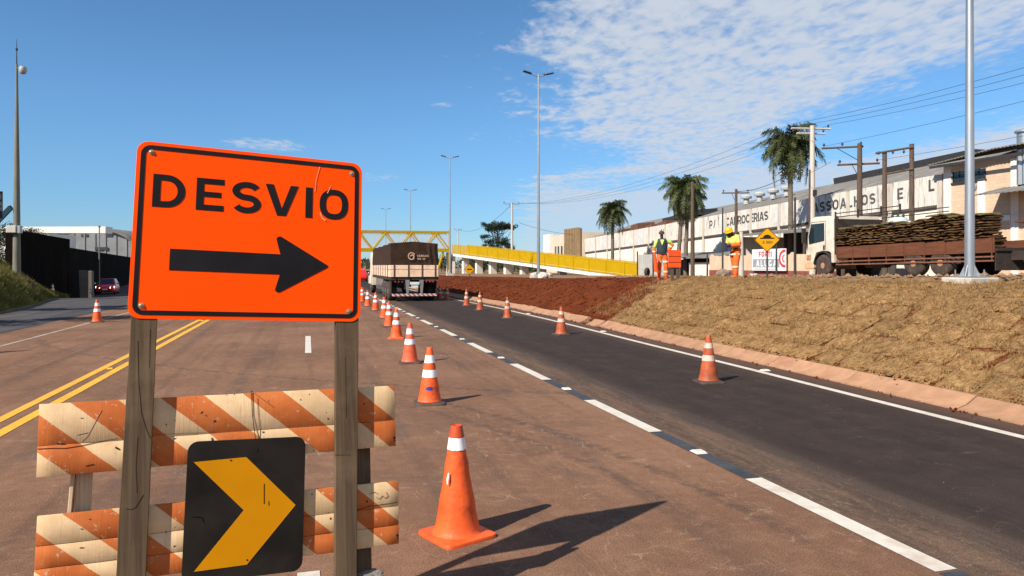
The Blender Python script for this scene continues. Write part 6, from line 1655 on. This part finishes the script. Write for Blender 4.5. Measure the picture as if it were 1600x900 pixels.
mb = MB(); mb.tube([(0, 0, 12.3-z0), (0, 0, 13.6-z0)], [.03, .01], 6); mb.lathe([(.05, 0), (.06, .12), (0, .14)], 8, (0, 0, 13.0-z0)); mb.build('antenna', m_iron, cp_)
lp = thing('thin_pole', W(*uvof(155.5, 62.0)), 'thin grey pole rising in front of the arched building behind the red car', 'pole')
mb = MB(); mb.tube([(0, 0, 0), (0, 0, 5.05)], [.06, .045], 8); mb.lathe([(.1, 0), (.1, .12), (0, .15)], 8, (0, 0, 5.05)); mb.build('pole', m_cpole, lp, smooth=50)
# arched hall and the flat white-fascia building in front of it
m_clad = mat('grey_metal_cladding', (0.155, 0.16, 0.165), .6, scale=.5, c2=(.23, .235, .24), dirt=(.30, .30, .30), dscale=.3, damt=.2)
ah = thing('arched_hall', (-70.4, 122, 0), 'big grey hall with an arched roof on the far left', 'building', R(6)); 
prof_a = [(-7.6, 0), (7.6, 0), (7.6, 4.6)] + [(7.6*math.cos(R(a)), 4.9+3.05*math.sin(R(a))) for a in range(5, 176, 6)] + [(-7.6, 4.6)]
mb = MB(); mb.prism(prof_a, 0, 30); mb.build('hall_body', m_clad, ah)
for k in range(9):
    x = -6.8+1.65*k; mb = MB(); mb.span((x, -.12, 0), (x+.2, -.005, 4.85+2.95*math.sqrt(max(0, 1-(x/7.7)**2)))); mb.build('rib', m_clad, ah)
mb = MB()
for q in thick([(7.8*math.cos(R(a)), 4.9+3.2*math.sin(R(a))) for a in range(4, 177, 6)], .35): mb.prism(q, -.5, 30.3)
mb.build('arch_roof', m_roof, ah)
mb = MB(); mb.span((1.6, -.2, 4.4), (3.6, -.1, 4.9)); mb.build('sign_panel', m_iron, ah)
for x in (-4.4, -.6, 3.2): mb = MB(); mb.span((x, -.1, 6.6), (x+1.1, -.02, 7.0)); mb.build('vent_opening', m_iron, ah)
wf_ = thing('white_fascia_building', (-60.5, 98, 0), 'flat-roofed building with a long white fascia in front of the arched hall', 'building', R(4))
m_fasc = mat('white_fascia', (.62, .60, .55), .6, scale=.6, c2=(.74, .72, .68))
mb = MB(); mb.hexa([(-8, 0, 6.2), (6.4, 0, 6.15), (6.4, 2, 6.15), (-8, 2, 6.2), (-8, 0, 6.95), (6.4, 0, 7.05), (6.4, 2, 7.05), (-8, 2, 6.95)]); mb.build('fascia', m_fasc, wf_)
mb = MB(); mb.span((-7.6, .6, 0), (-1.2, 7.5, 6.14)); mb.build('wall', m_fasc, wf_)
mb = MB(); mb.span((-1.1, -1.5, 0), (.6, 4, 4.6)); mb.build('annex', m_fasc, wf_)
mb = MB(); mb.hexa([(-1.2, -2, 3.3), (3.6, -2, 3.0), (3.6, 3, 3.0), (-1.2, 3, 3.3), (-1.2, -2, 3.75), (3.6, -2, 3.2), (3.6, 3, 3.2), (-1.2, 3, 3.75)]); mb.build('canopy', m_galv, wf_)
# edge of a large sign at the left border
eg = thing('sign_edge', W(*uvof(-26, 30.0)), 'dark sign board just entering the frame at the left border', 'road sign')
mb = MB(); mb.span((-.7, -.03, 3.75), (.78, .03, 4.85)); mb.build('board', m_iron, eg); mb = MB(); mb.tube([(0, .08, 0), (0, .08, 4.8)], .06, 8); mb.build('post', m_galv, eg)

# ================================================================== PEOPLE
def skin(name, nodes, edges, root, m, parent, sub=2):
    names = list(nodes); me = bpy.data.meshes.new(name); me.from_pydata([nodes[k][0] for k in names], [(names.index(a), names.index(b)) for a, b in edges], [])
    o = bpy.data.objects.new(name, me); col.objects.link(o)
    md = o.modifiers.new('skin', 'SKIN'); md.use_smooth_shade = True
    for i, k in enumerate(names):
        r = nodes[k][1]; me.skin_vertices[0].data[i].radius = r if isinstance(r, tuple) else (r, r)
        me.skin_vertices[0].data[i].use_root = (k == root)
    o.modifiers.new('sub', 'SUBSURF').levels = sub
    dg = bpy.context.evaluated_depsgraph_get(); me2 = bpy.data.meshes.new_from_object(o.evaluated_get(dg)); me2.name = name
    me2.materials.clear(); me2.materials.append(m); me2.polygons.foreach_set('use_smooth', [True]*len(me2.polygons))
    o.modifiers.clear(); o.data = me2; o.parent = parent; bpy.data.meshes.remove(me)
    return o
m_skin = mat('brown_skin', (0.075, 0.038, 0.024), .6, var=.12, scale=8)
m_lime = mat('lime_shirt', (0.42, 0.62, 0.11), .8, var=.1, scale=6); m_lime2 = mat('yellow_lime_shirt', (0.58, 0.66, 0.14), .8, var=.1, scale=6)
m_work = mat('orange_workwear', (0.78, 0.125, 0.018), .85, var=.14, scale=6, bump=.4, bscale=12); m_refl = mat('reflective_tape', (0.62, 0.58, 0.40), .5, var=.1, scale=9)
m_vest = mat('dark_slate_vest', (0.025, 0.036, 0.045), .8, var=.25, scale=7); m_cap = mat('maroon_cap', (.07, .022, .022), .8); m_boot = mat('red_boots', (.36, .05, .045), .7, var=.2)
m_helm = mat('yellow_helmet', (.70, .37, .010), .4, var=.06); m_glove = mat('navy_gloves', (.012, .028, .065), .8, var=.2)
def hand(nodes, edges, wrist, dirv, side, pre):
    """palm, four unequal curled fingers and a thumb from the side of the palm"""
    wv = Vector(nodes[wrist][0]); d = Vector(dirv).normalized(); s_ = d.cross(Vector((0, 0, 1))).normalized()*side; dn_ = d.cross(s_)
    nodes[pre+'palm'] = (tuple(wv+d*.06), (.038, .020)); edges.append((wrist, pre+'palm'))
    for k, (off, ln) in enumerate(((.030, .075), (.010, .085), (-.010, .08), (-.028, .062))):
        a = wv+d*.095+s_*off; b_ = a+d*ln*.5+dn_*.006; c = b_+d*ln*.35+dn_*.03
        nodes[f'{pre}f{k}a'] = (tuple(a), .0115); nodes[f'{pre}f{k}b'] = (tuple(b_), .0095); nodes[f'{pre}f{k}c'] = (tuple(c), .0085)
        edges += [(pre+'palm', f'{pre}f{k}a'), (f'{pre}f{k}a', f'{pre}f{k}b'), (f'{pre}f{k}b', f'{pre}f{k}c')]
    a = wv+d*.05+s_*.045; b_ = a+d*.04+s_*.02
    nodes[pre+'ta'] = (tuple(a), .012); nodes[pre+'tb'] = (tuple(b_), .010); edges += [(pre+'palm', pre+'ta'), (pre+'ta', pre+'tb')]
def body(parent, J, m):
    """J: joint positions; returns the continuous body"""
    N_ = {'pelvis': (J['pelvis'], (.135, .105)), 'belly': (J['belly'], (.135, .10)), 'chest': (J['chest'], (.155, .11)), 'neckb': (J['neckb'], .065), 'neck': (J['neck'], .052), 'jaw': (J['jaw'], (.062, .072)), 'face': (J['face'], (.073, .090)), 'crown': (J['crown'], (.055, .065)), 'nose': (J['nose'], .012)}
    E_ = [('pelvis', 'belly'), ('belly', 'chest'), ('chest', 'neckb'), ('neckb', 'neck'), ('neck', 'jaw'), ('jaw', 'face'), ('face', 'crown'), ('face', 'nose')]
    for s_ in ('l', 'r'):
        for k, r in (('sh', .062), ('el', .045), ('wr', .031), ('hip', .088), ('kn', .060), ('an', .042), ('toe', .035)): N_[k+s_] = (J[k+s_], r)
        E_ += [('chest', 'sh'+s_), ('sh'+s_, 'el'+s_), ('el'+s_, 'wr'+s_), ('pelvis', 'hip'+s_), ('hip'+s_, 'kn'+s_), ('kn'+s_, 'an'+s_), ('an'+s_, 'toe'+s_)]
        d = Vector(J['wr'+s_])-Vector(J['el'+s_]); hand(N_, E_, 'wr'+s_, d, 1 if s_ == 'l' else -1, s_)
    return skin('body', N_, E_, 'pelvis', m, parent, 1)
def garment(name, J, segs, grow, m, parent, root):
    N_, E_ = {}, []
    for a, b_, ra, rb in segs:
        N_.setdefault(a, (J[a], ra if not isinstance(ra, tuple) else ra)); N_.setdefault(b_, (J[b_], rb)); E_.append((a, b_))
    return skin(name, N_, E_, root, m, parent, 1)
def tape(parent, a, b_, r, h=.045, name='reflective_band'):
    a, b_ = Vector(a), Vector(b_); d = (b_-a).normalized(); mb = MB(); mb.tube([a-d*h/2, a+d*h/2], r, 14, caps=False); return mb.build(name, m_refl, parent, smooth=60)
# worker facing the road, hand on hip, dark vest
u, v = uvof(1034.5, 26.0)
w1 = thing('person', W(u, v, zP(u, v)+.03), 'worker in maroon cap, dark vest over lime shirt and orange trousers, one hand on hip', 'person', R(-6))
J = dict(pelvis=(0, 0, .93), belly=(.0, 0, 1.08), chest=(-.01, 0, 1.30), neckb=(-.01, .0, 1.44), neck=(-.012, -.01, 1.49), jaw=(-.02, -.03, 1.545), face=(-.02, -.02, 1.61), crown=(-.02, -.0, 1.70), nose=(-.022, -.125, 1.60),
         shl=(.18, 0, 1.40), ell=(.36, .05, 1.27), wrl=(.20, -.09, 1.04), shr=(-.19, 0, 1.39), elr=(-.27, .0, 1.12), wrr=(-.29, -.06, .88),
         hipl=(.095, 0, .90), knl=(.125, -.02, .50), anl=(.135, .01, .09), toel=(.15, -.15, .04), hipr=(-.095, 0, .90), knr=(-.10, -.03, .50), anr=(-.12, .0, .09), toer=(-.15, -.16, .04))
body(w1, J, m_skin)
garment('shirt', J, [('belly', 'chest', (.15, .115), (.172, .125)), ('chest', 'neckb', (.172, .125), .08), ('chest', 'shl', (.17, .125), .085), ('chest', 'shr', (.17, .125), .085), ('shl', 'ell', .085, .068), ('shr', 'elr', .085, .066)], 0, m_lime, w1, 'chest')
garment('trousers', J, [('belly', 'pelvis', (.145, .115), (.165, .135)), ('pelvis', 'hipl', (.165, .135), .112), ('pelvis', 'hipr', (.165, .135), .112), ('hipl', 'knl', .112, .088), ('hipr', 'knr', .112, .088), ('knl', 'anl', .088, .075), ('knr', 'anr', .088, .075)], 0, m_work, w1, 'pelvis')
J2 = dict(J); J2['v0'] = (0, 0, .95); J2['vl'] = (.12, 0, 1.40); J2['vr'] = (-.125, 0, 1.40)
mb = MB(); mb.lathe([(.172, .92), (.186, .96), (.192, 1.10), (.205, 1.25), (.205, 1.36), (.175, 1.425), (.105, 1.465)], 20)
for p in mb.v: p.y = p.y*.80 - .005; p.x -= .006
mb.build('vest', m_vest, w1, smooth=60)
for a, b_, r0, r1, s_ in (('ell', 'wrl', .066, .052, 0), ('elr', 'wrr', .064, .052, 0)):
    mb = MB(); mb.tube([J[a], Vector(J[a]).lerp(Vector(J[b_]), .55), Vector(J[b_])], [r0, r0*.95, r1], 12); mb.build('sleeve', m_work, w1, smooth=60)
    tape(w1, Vector(J[a]).lerp(Vector(J[b_]), .5), J[b_], r0+.006)
mb = MB(); mb.hexa([(-.022, -.178, 1.24), (-.012, -.178, 1.24), (-.012, -.13, 1.24), (-.022, -.13, 1.24), (-.085, -.160, 1.43), (.055, -.160, 1.43), (.055, -.10, 1.43), (-.085, -.10, 1.43)]); mb.build('collar', m_lime2, w1)
mb = MB(); mb.lathe([(.098, 0), (.100, .04), (.085, .085), (.05, .11), (0, .118)], 16, (-.02, -.015, 1.625)); mb.add([(-.08, -.09, 1.635), (.04, -.09, 1.635), (.03, -.20, 1.615), (-.07, -.20, 1.615), (-.08, -.09, 1.65), (.04, -.09, 1.65), (.03, -.20, 1.625), (-.07, -.20, 1.625)], [(0, 3, 2, 1), (4, 5, 6, 7), (0, 1, 5, 4), (1, 2, 6, 5), (2, 3, 7, 6), (3, 0, 4, 7)]); mb.build('cap', m_cap, w1, smooth=50)
for s_ in ('l', 'r'):
    tape(w1, Vector(J['kn'+s_])+Vector((0, 0, .16)), Vector(J['kn'+s_]), .104, .06); tape(w1, Vector(J['kn'+s_]).lerp(Vector(J['an'+s_]), .45), J['an'+s_], .092, .06)
    a = Vector(J['an'+s_]); t_ = Vector(J['toe'+s_]); mb = MB(); mb.tube([a+Vector((0, .05, -.05)), a.lerp(t_, .4)+Vector((0, 0, -.01)), t_+Vector((0, -.03, -.005))], [.055, .062, .045], 10); mb.tube([a+Vector((0, 0, .12)), a+Vector((0, 0, -.04))], [.066, .058], 10); mb.build('boot', m_boot, w1, smooth=60)
# bent worker in yellow helmet, seen from the side
u, v = uvof(1148, 25.2)
w2 = thing('person', W(u, v, zP(u, v)+.02), 'worker in yellow helmet with neck flap and lime and orange workwear bending left', 'person', R(-58))
J = dict(pelvis=(0, .02, .93), belly=(0, -.02, 1.09), chest=(0, -.10, 1.32), neckb=(0, -.17, 1.45), neck=(0, -.20, 1.48), jaw=(0, -.25, 1.50), face=(0, -.27, 1.56), crown=(0, -.25, 1.65), nose=(0, -.36, 1.53),
         shl=(.19, -.09, 1.40), ell=(.23, -.06, 1.13), wrl=(.10, -.31, 1.12), shr=(-.19, -.09, 1.40), elr=(-.23, -.08, 1.13), wrr=(-.09, -.33, 1.15),
         hipl=(.095, .02, .90), knl=(.11, -.08, .50), anl=(.12, -.10, .09), toel=(.13, -.26, .04), hipr=(-.095, .02, .90), knr=(-.10, .10, .50), anr=(-.11, .17, .09), toer=(-.12, .02, .04))
body(w2, J, m_skin)
garment('shirt', J, [('belly', 'chest', (.19, .16), (.215, .175)), ('chest', 'neckb', (.215, .175), .10), ('chest', 'shl', (.21, .17), .105), ('chest', 'shr', (.21, .17), .105), ('shl', 'ell', .10, .085), ('shr', 'elr', .10, .085)], 0, m_lime2, w2, 'chest')
garment('trousers', J, [('belly', 'pelvis', (.20, .175), (.205, .18)), ('pelvis', 'hipl', (.205, .18), .14), ('pelvis', 'hipr', (.205, .18), .14), ('hipl', 'knl', .14, .108), ('hipr', 'knr', .14, .108), ('knl', 'anl', .108, .09), ('knr', 'anr', .108, .09)], 0, m_work, w2, 'pelvis')
for a, b_ in (('ell', 'wrl'), ('elr', 'wrr')):
    mb = MB(); p0 = Vector(J[a]).lerp(Vector(J['sh'+a[-1]]), .35); mb.tube([p0, J[a], Vector(J[b_])], [.100, .094, .066], 12); mb.build('sleeve', m_work, w2, smooth=60)
    p1 = Vector(J[b_]); dd = (p1-Vector(J[a])).normalized(); mb = MB(); mb.tube([p1-dd*.04, p1+dd*.05, p1+dd*.13, p1+dd*.19], [.050, .055, .048, .022], 10); mb.build('glove', m_glove, w2, smooth=60)
Rm = Matrix.Rotation(R(28), 3, 'X')
mb = MB(); mb.lathe([(.150, -.01), (.145, .01), (.125, .015), (.120, .07), (.095, .125), (.05, .15), (0, .155)], 18, (0, -.285, 1.60), Rm); mb.build('helmet', m_helm, w2, smooth=40)
mb = MB(); mb.add([Vector((.12*math.cos(a), -.285+.12*math.sin(a), 1.60)) + Rm @ Vector((0, 0, z)) for a in [R(x) for x in range(20, 161, 20)] for z in (.0, -.17)], [(2*i, 2*i+2, 2*i+3, 2*i+1) for i in range(7)]); mb.build('neck_flap', m_helm, w2)
mb = MB(); mb.tube([Vector((0, 0, .80)), Vector((0, 0, .855))], .215, 16, caps=False)
for p in mb.v: p.y = p.y*.86+.02
mb.build('reflective_band', m_refl, w2, smooth=60)
for s_ in ('l', 'r'):
    tape(w2, Vector(J['kn'+s_]).lerp(Vector(J['an'+s_]), .25), J['an'+s_], .115, .055)
    a = Vector(J['an'+s_]); t_ = Vector(J['toe'+s_]); mb = MB(); mb.tube([a+Vector((0, .05, -.05)), a.lerp(t_, .4)+Vector((0, 0, -.01)), t_+Vector((0, -.03, -.005))], [.055, .062, .045], 10); mb.tube([a+Vector((0, 0, .12)), a+Vector((0, 0, -.04))], [.066, .058], 10); mb.build('boot', m_work, w2, smooth=60)

# orange work boards beside the first worker
m_ob = mat('orange_board', (0.85, 0.085, 0.010), .6, var=.08, scale=3)
u, v = uvof(1054.0, 25.2)
ob = thing('orange_board', W(u, v, zP(u, v)), 'square orange board on two dark wooden stakes at the right hand of the worker', 'work sign', R(14))
mb = MB(); mb.prism(rrect(.47, .60, .03, 4, 0, .78), -.012, .012); mb.build('panel', m_ob, ob, bevel=.003)
for z in (.66, .86): mb = MB(); mb.span((-.235, -.022, z), (.235, -.0125, z+.012)); mb.build('seam', m_rust, ob)
for x in (-.12, .08): mb = MB(); mb.span((x, .013, 0), (x+.10, .05, .78)); mb.build('stake', m_woodpole, ob)
u, v = uvof(1020.0, 25.7)
of = thing('orange_flag', W(u, v, zP(u, v)), 'orange warning flag hanging from a short stick left of the vest-wearing worker', 'flag', R(10))
mb = MB(); n = 10; vs = []
for i in range(n+1):
    z = lerp(.45, 1.08, i/n)
    for k in range(7): x = (k/6)*lerp(.24, .10, (i/n)**1.0); vs.append((x, .03*math.sin(x*22+z*3), z - .05*x*k))
mb.add(vs, [(i*7+k, i*7+k+1, (i+1)*7+k+1, (i+1)*7+k) for i in range(n) for k in range(6)]); mb.build('cloth', m_ob, of, smooth=60)
mb = MB(); mb.tube([(0, 0, 0), (0, 0, 1.12)], .015, 6); mb.build('stick', m_woodpole, of)

# ================================================================== SMALL THINGS ON THE PLATEAU
def rock(loc, r, label, m, seed, cat='rubble', group=None, nm='rubble_block'):
    bm = bmesh.new(); bmesh.ops.create_icosphere(bm, subdivisions=2, radius=1)
    for v_ in bm.verts:
        k = 1+.35*nz(v_.co.x*1.6, v_.co.y*1.6, v_.co.z*1.6+seed); v_.co = Vector((round(v_.co.x*k*2.2)/2.2*.6+v_.co.x*k*.4, v_.co.y*k, max(-.3, v_.co.z*k*.75)))*r
    me = bpy.data.meshes.new(nm); bm.to_mesh(me); bm.free(); me.materials.append(m); o = bpy.data.objects.new(nm, me); col.objects.link(o); o.location = loc
    return tag(o, label, cat, group)
for k, (X, d, r, lb_) in enumerate(((836, 44.0, .34, 'pale concrete lump left of the central lamp pole'), (849, 43.2, .34, 'pale concrete lump right of the central lamp pole'), (857, 45.0, .28, 'smaller pale concrete lump right beside the lamp pole rubble'))):
    u, v = uvof(X, d); rock(W(u, v, zP(u, v)+.08), r, lb_, m_conc, k)
u, v = uvof(1130, 29.5); rock(W(u, v, zP(u, v)+.10), .28, 'brownish round stone lying left of the bending worker', mat('brown_stone', (.15, .10, .07), .9, scale=5, c2=(.30, .21, .15)), 7, 'stone', None, 'stone')
u, v = uvof(1269, 33.0); rock(W(u, v, zP(u, v)+.06), .13, 'white wheel chock stone before the front tyre of the flatbed truck', m_conc, 9, 'stone', None, 'stone')
u, v = uvof(1168, 40.0)
for k, (X, d, r) in enumerate(((1092, 40, .16), (1174, 36, .14), (1180, 33, .12))):
    u, v = uvof(X, d); rock(W(u, v, zP(u, v)+.04), r, ('pale stone below the lean-to shed', 'pale stone under the letting board', 'small pale stone near the speed hump sign')[k], m_conc, 12+k, 'stone', None, 'stone')
u, v = uvof(1011, 54); ot = thing('old_tyre', W(u, v, zP(u, v)+.30), 'black tyre standing by the lower end of the ramp', 'tyre', TH+R(40))
mb = MB(); mb.lathe([(.19, -.09), (.28, -.11), (.32, -.05), (.32, .05), (.28, .11), (.19, .09), (.19, -.09)], 22, (0, 0, 0), Matrix.Rotation(R(90), 3, 'X')); mb.build('tread', m_tyre, ot, smooth=50)
u, v = uvof(1021, 56.5); fe = thing('sheet_fence', W(u, v, zP(u, v)), 'grey sheet metal fence between the ramp end and the orange boards', 'fence', TH-R(70))
m_gsheet = mat('grey_sheet', (.27, .26, .24), .7, scale=2, c2=(.37, .36, .33))
for k in range(4):
    mb = MB(); n = 8; vs = []
    for i in range(n+1): x = -1.6+.8*k+.78*i/n; vs += [(x, .02*(i % 2), .05), (x, .02*(i % 2), 1.65)]
    mb.add(vs, [(2*i, 2*i+2, 2*i+3, 2*i+1) for i in range(n)]); mb.build('sheet', m_gsheet, fe)
for x in (-1.65, 0, 1.6): mb = MB(); mb.span((x-.04, -.09, 0), (x+.04, -.02, 1.9)); mb.build('post', m_iron, fe)
